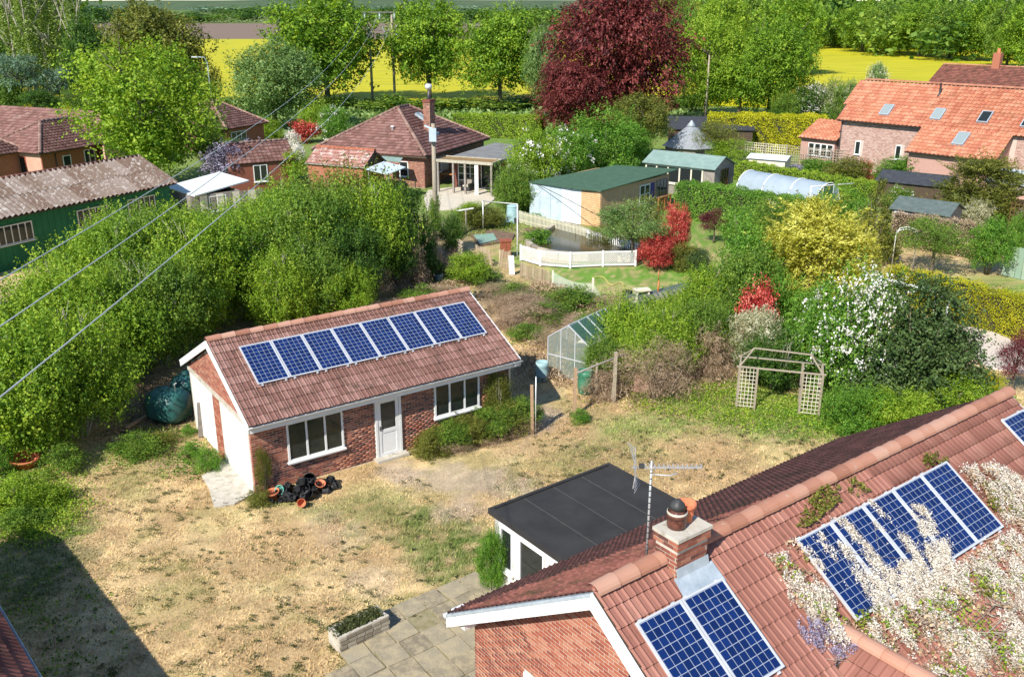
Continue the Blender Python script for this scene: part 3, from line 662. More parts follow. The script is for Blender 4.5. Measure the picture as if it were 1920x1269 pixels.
d_.box(.09, .2, -.02, .045, .04, 1.99, F); d_.box(.72, .83, -.02, .045, .04, 1.99, F); d_.box(.2, .72, -.02, .045, 1.88, 1.99, F); d_.box(.2, .72, -.02, .045, .86, .98, F); d_.box(.2, .72, -.02, .045, .04, .16, F); d_.box(.2, .72, -.02, .03, .16, .86, F)
dd = d_.build('door', 'white_paint', gar); MB().box(.2, .72, -.01, .02, .98, 1.88, F).build('pane', 'window_glass', dd)
MB().bar(F @ Vector((.15, .07, .98)), F @ Vector((.15, .07, 1.12)), .03).build('handle', 'dark_metal', dd)
MB().box(3.85, 4.97, -.32, -.0, -.02, .07).build('door_step', 'concrete', gar)
# white double garage doors on the gable side, brick pier between, lintel
F = wframe((0, D_, 0), (0, -1, 0), (-1, 0, 0))
for a, b in ((.22, 2.5), (3.2, 5.58)):
    q = MB(); q.box(a, b, -.02, .03, .02, 2.12, F); R_ = random.Random(2)
    for i in range(1, 8): q.box(a+(b-a)*i/8-.006, a+(b-a)*i/8+.006, .03, .036, .03, 2.1, F)
    q.build('garage_door', 'white_paint', gar)
q = MB(); q.box(2.5, 3.2, -.02, .04, 0, 2.12, F); q.build('pier', 'mortar', gar)
bricks(gar, (0, D_-2.52, 0), (0, -1, 0), (-1, 0, 0), .66, 2.12, 'brick_orange', name='pier_brick', limit=80)
o_ = [c for c in gar.children if c.name.startswith('pier_brick')]
for c in o_: c.matrix_basis = Matrix.Translation((-.042, 0, 0)) @ c.matrix_basis
MB().box(0, D_, -.03, .05, 2.12, 2.24, F).build('lintel', 'concrete', gar)
MB().box(-.35, 0, .1, 2.7, -.02, .06).build('threshold', 'concrete', gar)
q = MB(); q.bar((-.12, D_-.9, 0), (-.05, D_-.95, 1.25), .14, .03); q.build('leaning_board', 'grey_wood', gar)
sv = Vector((0, -math.cos(sl_), -math.sin(sl_))); n_ = Vector((0, -math.sin(sl_), math.cos(sl_)))
O_ = Vector((-.12, RY, RZ)); S_ = 3.2841/math.cos(sl_)-.06
for s, S2, ov in ((-1, S_, 0), (1, S_, 0)):
    q = MB(); q.slab([(-.12, RY, RZ-.01), (L_+.12, RY, RZ-.01), (L_+.12, RY+s*math.cos(sl_)*S2, RZ-.01-math.sin(sl_)*S2), (-.12, RY+s*math.cos(sl_)*S2, RZ-.01-math.sin(sl_)*S2)], (0, 0, -.08)); q.build('roof_deck', 'dark_wood', gar)
t1 = tile_mesh(.3, .39, 2)
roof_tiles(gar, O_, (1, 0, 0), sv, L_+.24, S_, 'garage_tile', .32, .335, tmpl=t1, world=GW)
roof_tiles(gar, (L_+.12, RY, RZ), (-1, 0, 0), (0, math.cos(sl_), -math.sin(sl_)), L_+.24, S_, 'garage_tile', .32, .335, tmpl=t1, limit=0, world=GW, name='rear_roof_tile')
ridge_row(gar, (-.15, RY, RZ+.03), (L_+.15, RY, RZ+.03), 'ridge_tile', .12)
q = MB()
for s in (-1, 1):
    e = Vector((0, s*math.cos(sl_)*S_, -math.sin(sl_)*S_))
    for x in (-.17, L_+.13):
        a = Vector((x, RY, RZ+.0)); b = a+e; q = MB(); q.slab([a, a+Vector((.035, 0, 0)), b+Vector((.035, 0, 0)), b], (0, 0, -.24)); q.build('bargeboard', 'white_paint', gar)
q = MB(); ye = RY-math.cos(sl_)*S_; ze = RZ-math.sin(sl_)*S_
q.box(-.12, L_+.12, ye+.01, ye+.04, ze-.26, ze-.06); q.box(-.12, L_+.12, ye+.04, -.01, ze-.26, ze-.235); q.build('fascia', 'white_paint', gar)
def gutter(parent, a, b, r=.065, m='gutter_white'):
    a, b = Vector(a), Vector(b); d = (b-a).normalized(); x = d.cross(Vector((0, 0, 1))); vs = []; fs = []
    for p in (a, b):
        for rr in (r, r*.85):
            for i in range(7): an = math.pi+math.pi*i/6; vs.append(p+x*rr*math.cos(an)+Vector((0, 0, rr*math.sin(an))))
    for i in range(6): fs += [(i, i+1, 15+i, 14+i), (7+i, 21+i, 22+i, 8+i)]
    fs += [(0, 14, 21, 7), (6, 13, 27, 20)]
    return MB().add(vs, fs).build('gutter', m, parent)
gutter(gar, (-.16, ye-.05, ze-.04), (L_+.18, ye-.05, ze-.04))
gutter(gar, (L_+.18, RY*2-ye+.05, ze-.04), (-.16, RY*2-ye+.05, ze-.04))
q = MB(); q.tube([(L_-.1, ye-.05, ze-.1), (L_-.1, ye-.04, ze-.2), (L_-.1, -.06, ze-.35), (L_-.1, -.06, .05)], .034, 8); q.build('downpipe', 'white_paint', gar)
s_al = plane_frame(O_+Vector((.12, 0, 0))+Vector((0, 0, .03)), (1, 0, 0), n_)
def slope_frame(O, a, down, n, x, y):
    M = Matrix((Vector(a), Vector(down), Vector(n))).transposed().to_4x4(); M.translation = Vector(O)+Vector(a)*x+Vector(down)*y+Vector(n)*.03; return M
for i in range(8):
    solar_panel(gar, slope_frame(O_, (1, 0, 0), sv, n_, .766+i*1.01, .63))
# concrete pad in front of the garage doors
q = MB(); pad = [P(378, 893), P(428, 866), P(455, 893), P(478, 925), P(440, 945), P(402, 952), P(392, 915)]
q.slab([p+Vector((0, 0, .03)) for p in pad], (0, 0, -.1)); o = q.build('concrete_pad', 'concrete'); o['kind'] = 'structure'
# ------------------------------------------------------------------ the big house at the lower right
HY = .6502; house = thing('house', 'near red brick house with red tiled roof, wisteria and brick chimney at lower right', 'house', (1.27, 12.40, 0), HY)
HW = Matrix.Translation((1.27, 12.40, 0)) @ Matrix.Rotation(HY, 4, 'Z'); house.matrix_basis = HW
HL, HZ, HP = 13.13, 4.93, .5914; cp, sp = math.cos(HP), math.sin(HP)
dn = Vector((0, -cp, -sp)); nn = Vector((0, -sp, cp)); df = Vector((0, cp, -sp)); nf = Vector((0, sp, cp)); SF = 5.05; WY = 3.75
q = MB(); wx = .33; zt = HZ-WY*math.tan(HP)-.14
q.box(wx, HL-.3, WY-.25, WY, -.1, zt); q.box(wx, HL-.3, -WY, -WY+.25, -.1, zt)
for x in (wx, HL-.55):
    q.box(x, x+.25, -WY+.25, WY-.25, -.1, zt); q.slab([(x, -WY, zt), (x, WY, zt), (x, 0, HZ-.15)][::-1], (.25, 0, 0))
q.build('wall', 'mortar', house)
bricks(house, (wx, WY, 0), (0, -1, 0), (-1, 0, 0), 2*WY, 5, 'brick_orange', clip=lambda x, z: z < zt+(HZ-.2-zt)*(1-abs(x-WY)/WY), holes=[(1.6, 2.5, 1.0, 1.95)], name='gable_brick', world=HW)
window(house, (wx, WY, 0), (0, -1, 0), (-1, 0, 0), 1.63, 1.0, .84, .9, 1)
for d0, S2 in ((dn, SF), (df, SF)):
    q = MB(); a = Vector((0, 0, HZ-.02)); b = Vector((HL, 0, HZ-.02)); q.slab([a, b, b+d0*S2, a+d0*S2], (0, 0, -.1)); q.build('roof_deck', 'dark_wood', house)
t2 = tile_mesh(.3, .39, 2, .022, .03)
# projecting wing whose roof runs into the near slope
J = HW.inverted() @ ray_plane(1572, 1178, HW @ Vector((0, 0, HZ)), HW.to_3x3() @ nn)
Jy = J.y; Jx = J.x+.0; Jz = J.z; tn = math.tan(HP)
def wing_in(x, y): return y < Jy and abs(x-Jx) < (Jy-y)   # plan area taken by the wing roof (equal pitches: 45 degree valleys)
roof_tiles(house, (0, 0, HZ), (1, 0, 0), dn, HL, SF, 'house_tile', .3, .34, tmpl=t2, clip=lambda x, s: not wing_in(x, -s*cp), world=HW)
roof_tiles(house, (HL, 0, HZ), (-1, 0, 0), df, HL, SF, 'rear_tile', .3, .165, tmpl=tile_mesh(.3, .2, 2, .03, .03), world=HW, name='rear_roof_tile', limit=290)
WL = 4.2
for sg in (-1, 1):
    a = Vector((0, -1, 0)); d0 = Vector((sg*cp, 0, -sp)); O = Vector((Jx, Jy, Jz))
    MB().slab([O+Vector((0, 0, -.02)), O+a*WL+Vector((0, 0, -.02)), O+a*WL+d0*(WL/cp)+Vector((0, 0, -.02)), O+Vector((0, 0, -.02))][:3], (0, 0, -.08)).build('wing_deck', 'dark_wood', house)
    if sg < 0: roof_tiles(house, O+a*WL, -a, d0, WL, 3.4, 'house_tile', .3, .34, tmpl=t2, name='wing_tile', limit=150, world=HW, clip=lambda x, s: s*cp < (WL-x))
    else: roof_tiles(house, O, a, d0, WL, 3.4, 'house_tile', .3, .34, tmpl=t2, name='wing_tile', limit=150, world=HW, clip=lambda x, s: s*cp < x)
ridge_row(house, (Jx, Jy, Jz+.03), (Jx, Jy-WL, Jz+.03), 'ridge_tile', .13)
ridge_row(house, (-.02, 0, HZ+.04), (HL+.02, 0, HZ+.04), 'ridge_tile', .14)
q = MB()
for d0 in (dn, df):
    for x in (-.06, HL+.02):
        a = Vector((x, 0, HZ-.0)); b = a+d0*SF; q = MB(); q.slab([a, a+Vector((.04, 0, 0)), b+Vector((.04, 0, 0)), b], (0, 0, -.3)); q.build('bargeboard', 'white_paint', house)
q = MB(); a = Vector((-.07, 0, HZ+.005)); q.slab([a, a+Vector((.16, 0, 0)), a+Vector((.16, 0, 0))+df*SF, a+df*SF], (0, 0, -.07)); q.build('lead_verge', 'lead', house)
q = MB(); q.box(.05, wx, WY-.05, WY+.42, zt-.3, zt-.05); q.build('boxed_eave', 'white_paint', house)
ee = df*SF; gutter(house, (HL, ee.y+.06, HZ+ee.z-.05), (-.06, ee.y+.06, HZ+ee.z-.05))
for a, b, n in ((.285, .72, 2), (4.238, .73, 5), (11.93, .5, 2)):
    for i in range(n):
        if a+i*1.01+.99 < HL: solar_panel(house, slope_frame((0, 0, HZ), (1, 0, 0), dn, nn, a+i*1.01, b))
# small dark cable on the gable
q = MB(); F = wframe((wx, 0, 0), (0, -1, 0), (-1, 0, 0))
q.tube([F @ Vector(p) for p in smooth_curve([(.75, .02, 4.1), (.95, .03, 3.9), (1.0, .03, 3.3), (1.25, .02, 2.9), (1.2, .02, 2.2)])], .012, 5); q.tube([F @ Vector(p) for p in smooth_curve([(.8, .02, 4.0), (.55, .03, 3.5), (.6, .03, 2.9)])], .012, 5); q.build('cable', 'dark_metal', house)
# chimney (a part of the house)
cx0, cx1, cy0, cy1, cz0, cz1 = 1.50, 2.22, -.34, .14, 4.4, 5.43
ch = MB().box(cx0, cx1, cy0, cy1, cz0, cz1).build('chimney', 'mortar', house)
def ring_bricks(par, x0, x1, y0, y1, z0, z1, m='brick', world=None):
    ms = []; R = random.Random(8)
    for j in range(int((z1-z0)/.075)):
        z = z0+j*.075
        for O, a, n, W in (((x0, y0), (1, 0), (0, -1), x1-x0), ((x0, y1), (0, -1), (-1, 0), y1-y0), ((x1, y0), (0, 1), (1, 0), y1-y0), ((x1, y1), (-1, 0), (0, 1), x1-x0)):
            x = -.1125 if j % 2 else 0
            while x < W-.03:
                a0, a1 = max(x, 0), min(x+.215, W)
                if a1-a0 > .05: ms.append(wframe((*O, z), (*a, 0), (*n, 0)) @ Matrix.Translation((a0, R.uniform(0, .004), 0)) @ Matrix.Diagonal(((a1-a0)/.215, 1, 1, 1)))
                x += .225
    pieces(par, 'brick', BRICK, ms, m, 300, world=world or par.matrix_basis)
ring_bricks(ch, cx0, cx1, cy0, cy1, cz0+.2, cz1-.16, world=HW)
ring_bricks(ch, cx0-.03, cx1+.03, cy0-.03, cy1+.03, cz1-.16, cz1-.01, world=HW)
MB().box(cx0-.028, cx1+.028, cy0-.028, cy1+.028, cz1-.16, cz1).build('corbel', 'mortar', ch)
MB().box(cx0-.05, cx1+.05, cy0-.05, cy1+.05, cz1, cz1+.06).build('cap', 'concrete', ch)
q = MB(); q.lathe([(.13, 0), (.16, .02), (.165, .12), (.15, .2), (.17, .21), (.17, .25), (.12, .3), (.11, .34)], 18, Matrix.Translation((cx0+.25, -.06, cz1+.06))); p1 = q.build('chimney_pot', 'dark_glaze' if 'dark_glaze' in MATS else mat('dark_glaze', [(.06, .02, .015), (.16, .06, .04)], scale=12, rough=.3), ch, label='squat dark glazed pot with black cowl')
q = MB(); q.lathe([(.09, .34), (.13, .35), (.12, .42), (.05, .5), (0, .52)], 16, Matrix.Translation((cx0+.25, -.06, cz1+.06))); q.build('cowl', 'dark_metal', ch)
q = MB(); q.lathe([(.165, .255), (.172, .26), (.172, .29), (.16, .3)], 18, Matrix.Translation((cx0+.25, -.06, cz1+.065))); q.build('mortar_band', 'mortar', ch)
q = MB(); q.lathe([(.12, 0), (.12, .1), (.14, .11), (.14, .16), (.13, .17), (.15, .26), (.175, .27), (.175, .33), (.15, .335), (.12, .1), (0, .1)], 20, Matrix.Translation((cx0+.52, .0, cz1+.06))); q.build('chimney_pot', 'terracotta', ch, label='open terracotta pot')
q = MB(); zr = lambda y: HZ-abs(y)*math.tan(HP)+.06
q.slab([(cx0-.02, cy0-.012, zr(cy0)+.17), (cx1+.02, cy0-.012, zr(cy0)+.17), (cx1+.02, cy0-.05, zr(cy0)+.02), (cx0-.02, cy0-.05, zr(cy0)+.02)], (0, -.01, 0))
q.slab([(cx0-.08, cy0-.04, zr(cy0)+.03), (cx1+.1, cy0-.04, zr(cy0)+.03), (cx1+.14, cy0-.34, zr(cy0-.34)+.02), (cx0-.1, cy0-.34, zr(cy0-.34)+.02)], (0, 0, -.02))
q.build('flashing', 'lead', ch)
mat('aerial_metal', [(.34, .34, .34), (.5, .5, .5)], scale=9, rough=.4, metal=.3)
# TV aerial on its mast
mb = HW @ Vector((1.38, .22, 4.75)); hp_ = proj(mb); zt_ = HH(mb.x, mb.y, 876)
at = thing('tv_aerial', 'silver television aerial on a tall mast strapped to the brick chimney', 'aerial', mb)
H_ = zt_-mb.z
MB().tube([(0, 0, 0), (0, 0, H_+.12)], .019, 8).build('mast', 'aerial_metal', at)
q = MB()
for z in np.arange(.3, H_, .11): q.tube([(0, 0, z), (0, 0, z+.018)], .022, 8)
q.build('mast_tape', 'dark_metal', at)
q = MB(); q.box(-.32, .82, -.012, .012, H_-.012, H_+.012); q.build('boom', 'aerial_metal', at)
q = MB(); q.tube([(0, 0, H_-.12), (.3, .0, H_-.15), (.42, 0, H_-.1)], .012, 6); q.build('support_arm', 'aerial_metal', at)
q = MB()
for i in range(13): x = -.1+i*.075; q.bar((x, -.14+i*.004, H_+.01), (x, .14-i*.004, H_+.01), .007); q.bar((x, 0, H_), (x, 0, H_+.06), .012)
q.build('directors', 'aerial_metal', at)
q = MB()
for k in range(7): q.bar((-.28, -.17+k*.005, H_+.04+k*.055), (-.26-.02*k, .17, H_+.04+k*.055), .007); q.bar((-.28, -.17, H_-.04-k*.055), (-.26+.02*k, .17, H_-.04-k*.055), .007)
q.bar((-.28, 0, H_-.38), (-.24, 0, H_), .012); q.bar((-.24, 0, H_), (-.28, 0, H_+.38), .012); q.build('reflector', 'aerial_metal', at)
MB().box(-.2, -.12, -.03, .03, H_-.01, H_+.06).build('junction_box', 'dark_metal', at)
q = MB(); q.bar((0, 0, .12), (.3, .0, .1), .03); q.bar((0, 0, -.1), (.3, .0, -.12), .03); q.build('bracket', 'aerial_metal', at)
# wisteria on the near roof: racemes over the tiles and panels
def on_roof(px, py, lift=0):
    p = HW.inverted() @ ray_plane(px, py, HW @ Vector((0, 0, HZ)), HW.to_3x3() @ nn); return p
def creeper(name, label, polys, n, lm, size, th, seed, root, mode=0, holes=()):
    R = np.random.default_rng(seed); pts = []
    for poly in polys:
        W = np.array([(on_roof(*q).x, -on_roof(*q).y/cp) for q in poly]); lo, hi = W.min(0), W.max(0); A = (hi-lo).prod()
        k = int(n*A); p = R.random((k, 2))*(hi-lo)+lo; p = p[inpoly(p[:, 0], p[:, 1], W)]; pts.append(p)
    p = np.concatenate(pts)
    for hpoly in holes:
        W = np.array([(on_roof(*q).x, -on_roof(*q).y/cp) for q in hpoly]); p = p[~inpoly(p[:, 0], p[:, 1], W) | (R.random(len(p)) < .04)]
    fw = lambda: fbm(p[:, 0]*1.5+seed+.25*np.sin(p[:, 1]*3), p[:, 1]*.75, 3.2, 5); c = fw(); p = p[R.random(len(p)) < sst(c, .44, .58)]; c = fw(); k = len(p)
    z = .06+R.random(k)**.8*th*sst(c, .3, .75)
    tone = (R.random(k)-.5)*.5
    if mode:                       # every raceme is a short hanging chain of petals
        m_ = 7; t_ = np.tile(np.arange(m_)/m_, k); dx = np.repeat(R.normal(size=k)*.05, m_)*t_; ln_ = np.repeat(R.uniform(.08, .2, k), m_)
        p = np.repeat(p, m_, 0)+np.c_[dx+R.normal(size=k*m_)*.012, t_*ln_]; z = np.repeat(z, m_)-t_*.03+R.normal(size=k*m_)*.012; c = np.repeat(c, m_); tone = np.repeat(tone, m_)+(.5-t_)*.15; k = k*m_
    yy = -p[:, 1]*cp; wz = Jz-np.abs(p[:, 0]-Jx)*math.tan(HP); base_z = HZ-p[:, 1]*sp
    base_z = np.where((yy < Jy) & (np.abs(p[:, 0]-Jx) < Jy-yy), np.maximum(base_z, wz), base_z)
    pos = np.c_[p[:, 0], yy-z*sp, base_z+z*cp]
    tan = np.tile([0, -cp, -sp], (k, 1))*.3+R.normal(size=(k, 3))*.6; nor = np.tile([0, -sp*.5, cp], (k, 1))+R.normal(size=(k, 3))*.8
    me = leaves(pos, nor, tan, size*R.uniform(.6, 1.5, k), .7 if mode else .6, np.clip(.5+tone+(R.random(k)-.5)*.3+.3*(c-.5), 0, 1))
    return obj(name, me, lm, root)
wroot = thing('wisteria', 'pale pinkish white wisteria sprawling over the near tiled roof and its solar panels', 'climbing plant', HW.translation, HY); wroot.matrix_basis = HW
main_poly = [(1440, 1050), (1480, 1010), (1530, 1060), (1560, 1160), (1620, 1168), (1760, 1075), (1885, 995), (1830, 930), (1790, 880), (1850, 870), (1925, 905), (1925, 1275), (1720, 1275), (1640, 1230), (1540, 1200), (1480, 1130)]
arm = [[(1545, 975), (1575, 975), (1620, 1020), (1650, 1060), (1700, 1050), (1760, 1040), (1790, 1070), (1720, 1130), (1650, 1170), (1620, 1130), (1590, 1080), (1565, 1030)], [(1500, 1010), (1530, 1000), (1560, 1040), (1580, 1100), (1560, 1080), (1520, 1050)], [(1615, 935), (1650, 935), (1680, 1000), (1720, 1020), (1770, 1010), (1785, 1060), (1740, 1065), (1660, 1030), (1630, 990)], [(1690, 950), (1720, 950), (1750, 1005), (1720, 1010)], [(1780, 950), (1800, 960), (1850, 1000), (1830, 1010)], [(1420, 1040), (1440, 1040), (1450, 1080), (1490, 1100), (1480, 1125), (1440, 1100)]]
bare = [[(1795, 1090), (1812, 1075), (1870, 1180), (1900, 1250), (1850, 1210)], [(1850, 1050), (1872, 1040), (1885, 1085), (1870, 1090)]]
creeper('bloom', '', [main_poly], 1150, 'wisteria_bloom', .030, .24, 5, wroot, 1, holes=bare)
creeper('bloom', '', arm, 1900, 'wisteria_bloom', .030, .16, 6, wroot, 1)
creeper('foliage', '', [[(1500, 950), (1530, 920), (1600, 900), (1625, 925), (1560, 950), (1520, 985), (1480, 1010), (1500, 960)], [(1720, 860), (1760, 850), (1770, 870), (1730, 880)], [(1830, 1070), (1870, 1080), (1870, 1130), (1830, 1120)], [(1830, 900), (1920, 920), (1920, 980), (1850, 960)], [(1600, 1150), (1640, 1140), (1640, 1180), (1600, 1180)]], 1500, 'olive_leaf', .06, .2, 7, wroot)
creeper('foliage', '', [[(1440, 1050), (1500, 1040), (1560, 1160), (1700, 1140), (1900, 1000), (1925, 1275), (1750, 1275), (1500, 1150)]], 420, 'bright_leaf', .055, .22, 8, wroot)
creeper('foliage', '', [main_poly], 600, 'brown_twig', .06, .16, 9, wroot)
creeper('bloom', '', [[(1480, 1150), (1560, 1170), (1600, 1225), (1560, 1230), (1500, 1200)]], 700, 'mauve_bloom', .032, .15, 10, wroot, 1)
q = MB(); R_ = random.Random(4)
for i in range(38):
    x0, y0 = R_.uniform(1620, 1900), R_.uniform(1080, 1250); pts = []
    for k in range(5):
        p = on_roof(x0+k*R_.uniform(-30, 45), y0-k*R_.uniform(-12, 30)); pts.append(p+nn*R_.uniform(.06, .16))
    q.tube(pts, [.011, .009, .007, .005, .003], 5)
q.build('stem', 'pale_bark', wroot)
mat('seam_grey', [(.09, .085, .08), (.13, .125, .12)], scale=6)
# flat roofed sunroom
sun_ = thing('sunroom', 'white flat black roofed garden room against the near house', 'extension', HW @ Vector((3.0, 6.95, 0)), HY)
SX, SY = 3.9, 3.1
q = MB(); q.box(.1, .25, -SY, -.1, -.1, 2.08); q.box(.1, SX-.1, -.25, -.1, -.1, 2.08); q.box(SX-.25, SX-.1, -SY, -.1, -.1, 2.08); q.build('wall', 'white_render', sun_)
q = MB(); q.box(0, SX, -SY, 0, 2.085, 2.16); q.build('roof', 'felt_black', sun_)
for i in range(4):
    q = MB(); x = .1+i*.93; q.box(x, x+.905, -SY, -.1, 2.16, 2.169+.002*(i % 2)); q.build('felt_strip', 'felt_black', sun_)
    if i: MB().box(x-.035, x-.028, -SY, -.1, 2.164, 2.176).build('seam', 'seam_grey', sun_)
q = MB(); q.box(-.02, .09, -SY, .02, 2.05, 2.20); q.box(.09, SX+.02, -.07, .02, 2.05, 2.20); q.box(SX-.07, SX+.02, -SY, -.07, 2.05, 2.20); q.build('roof_edge', 'felt_black', sun_)
window(sun_, (.1, -.1, 0), (0, -1, 0), (-1, 0, 0), .25, .75, .5, 1.15, 1); window(sun_, (.1, -.1, 0), (0, -1, 0), (-1, 0, 0), .98, .75, .95, 1.15, 1)
window(sun_, (SX-.1, -.1, 0), (-1, 0, 0), (0, 1, 0), .9, .9, 1.8, 1.0, 2)
# paved terrace with single slabs
ter = MB(); tp = [P(628, 1190), P(700, 1160), P(900, 1085), P(1010, 1180), P(1010, 1330), P(640, 1330), P(640, 1262), P(655, 1230)]
ter.slab([p+Vector((0, 0, .03)) for p in tp], (0, 0, -.12)); terr = ter.build('terrace', 'paving_joint'); terr['kind'] = 'structure'
A_ = Vector((math.cos(HY), math.sin(HY), 0)); B_ = Vector((-math.sin(HY), math.cos(HY), 0)); R_ = random.Random(12); ms = []
tpol = [(p.x, p.y) for p in tp]; base_ = P(720, 1180)
slabm = MB(); slabm.slab([(0, 0, .055), (.02, -.015, .055), (.57, 0, .055), (.585, .56, .055), (.57, .585, .055), (.01, .58, .055)], (0, 0, -.05)); slabme = slabm.mesh('paving_slab'); slabme.materials.append(MATS['paving'])
for i in range(-8, 14):
    for j in range(-12, 4):
        c = base_+A_*(i*.61+.3)+B_*(j*.61+.3+(.0 if i % 3 else .05))
        if inpoly(np.array([c.x]), np.array([c.y]), tpol)[0]:
            if R_.random() < .08: continue
            o = obj('paving_slab', slabme, 'paving', terr); o.matrix_basis = Matrix.Translation(base_+A_*i*.61+B_*j*.61+Vector((R_.uniform(-.015, .015), R_.uniform(-.015, .015), R_.uniform(-.014, .006)))) @ Matrix.Rotation(HY+R_.uniform(-.035, .035), 4, 'Z') @ Matrix.Rotation(R_.uniform(-.012, .012), 4, 'X')
scatter('terrace_weeds', 0, [(620, 1175), (900, 1075), (1000, 1180), (1000, 1290), (620, 1290)], 12000, .03, 'tuft_leaf', .035, 21, clump=2.2)
# stone trough planter
tr_ = thing('stone_planter', 'long rectangular crumbling stone planter full of moss on the edge of the paving', 'planter', P(638, 1226), rad(40))
q = MB(); q.box(0, 1.3, 0, .08, 0, .42); q.box(0, 1.3, .42, .5, 0, .42); q.box(0, .08, .08, .42, 0, .45); q.box(1.22, 1.3, .08, .42, 0, .4); q.build('wall', 'concrete', tr_)
ms = []; R_ = random.Random(3)
for j in range(4):
    for i in range(6): ms.append(Matrix.Translation((.02+i*.215-(j % 2)*.03, .0, .01+j*.105)) @ Matrix.Diagonal((R_.uniform(.8, .97), 1, 1.35, 1)))
pieces(tr_, 'stone', BRICK, ms, 'weathered_stone' if 'weathered_stone' in MATS else mat('weathered_stone', [(.22, .18, .13), (.50, .44, .34)], src='rnd', scale=5, rough=1, bump=.6))
MB().box(.08, 1.22, .08, .42, 0, .36).build('soil', 'soil', tr_)
R = np.random.default_rng(8); n = 2600; me = leaves(np.c_[R.uniform(-.02, 1.25, n), R.uniform(.05, .55, n), .36+R.random(n)*.12], R.normal(size=(n, 3))+[0, 0, 1], R.normal(size=(n, 3)), R.uniform(.03, .07, n), rnd=R.random(n)*.6); obj('moss', me, 'tuft_leaf', tr_)
# heap of flower pots
heap = P(570, 925); R_ = random.Random(11)
def pot(name, label, m, p, r, h, rot, rim=True, group=None):
    q = MB(); pr = [(0, 0), (r*.68, 0), (r*.93, h*.8), (r*1.06, h*.8), (r*1.08, h), (r*.98, h), (r*.9, h*.78), (r*.62, .02), (0, .02)]
    q.lathe(pr, 12 if r < .09 else 16); o = q.build(name, m); o.location = p; o.rotation_euler = rot; tag(o, label, 'plant pot', group); return o
for i in range(72):
    a = R_.uniform(0, 6.28); k = R_.random()**.6; x = math.cos(a)*k*.98; y = math.sin(a)*k*.48
    z = max(0, (.30-.34*k))*R_.random()+.06; p = heap+A_*x*1.0+B_*y+Vector((0, 0, z)); r = R_.uniform(.05, .13)
    pot('plant_pot', 'black plastic plant pot tumbled in the heap by the garage wall', 'black_plastic', p, r, r*R_.uniform(1.3, 1.9), (R_.uniform(-1.9, 1.9), R_.uniform(-1.2, 1.2), a), group='black plastic pots heaped by the garage wall')
pot('plant_pot', 'large terracotta coloured pot at the left end of the black pot heap', 'terracotta', P(515, 935), .19, .27, (.1, -.15, 0))
pot('plant_pot', 'teal plastic pot tipped over beside the large orange pot', 'teal_plastic', P(534, 928)+Vector((0, 0, .16)), .15, .24, (.9, -.8, 0))
pot('plant_pot', 'orange pot lying open mouth forward at the front of the heap', 'terracotta', P(564, 952)+Vector((0, .15, .12)), .12, .2, (1.25, 0, .2))
pot('plant_pot', 'wide orange pot on top of the right side of the heap', 'terracotta', P(601, 922)+Vector((0, 0, .2)), .15, .13, (.3, .2, 0))
pot('plant_pot', 'biggest black pot lying on its side at the top of the heap', 'black_plastic', P(582, 905)+Vector((0, 0, .2)), .19, .3, (1.3, .6, 0))
pot('terracotta_tub', 'reddish terracotta tub standing in the weeds at the left edge of the lawn', 'terracotta', P(47, 872), .46, .34, (.05, .1, 0)).__setitem__('category', 'tub')
# oil tanks
def oil_tank(label, p, yaw, L, r, hh):
    t = thing('oil_tank', label, 'oil tank', p, yaw); q = MB(); vs = []; fs = []; N = 20; K = 15
    for i in range(K):
        s = i/(K-1)*2-1; e = (1-abs(s)**5)**.45; rib = 1+.035*(1 if i in (4, 7, 10) else 0)
        for k in range(N):
            a = 2*math.pi*k/N; cx = math.copysign(abs(math.cos(a))**.75, math.cos(a)); cz = math.copysign(abs(math.sin(a))**.75, math.sin(a))
            vs.append((s*L/2, r*cx*e*rib, hh/2+hh/2*cz*e*rib))
        if i:
            for k in range(N): fs.append(((i-1)*N+k, (i-1)*N+(k+1) % N, i*N+(k+1) % N, i*N+k))
    q.add(vs, fs, sm=True); q.build('tank_body', 'tank_green', t)
    q = MB(); q.lathe([(0, 0), (.16, 0), (.17, .05), (.14, .09), (0, .1)], 14, Matrix.Translation((-.1, 0, hh-.02))); q.build('filler_cap', 'tank_green', t)
    q = MB(); q.tube([(L*.25, 0, hh-.05), (L*.25, 0, hh+.25), (L*.25+.08, 0, hh+.3)], .025, 6); q.build('vent_pipe', 'gutter_white', t)
    return t
oil_tank('large rounded dark green oil tank with ribs beside the garage', P(312, 795)+Vector((0, .4, -.02)), rad(-20), 1.5, .62, 1.15)
oil_tank('second green oil tank half hidden behind the large one at the garage corner', P(345, 768)+Vector((.1, .5, -.02)), rad(70), 1.3, .5, 1.25)
q = MB(); q.bar(P(235, 805)+Vector((0, 0, .06)), P(300, 770)+Vector((0, 0, .08)), .12, .07); tag(q.build('timber_plank', 'post_wood'), 'weathered plank lying on the ground left of the oil tank', 'plank')
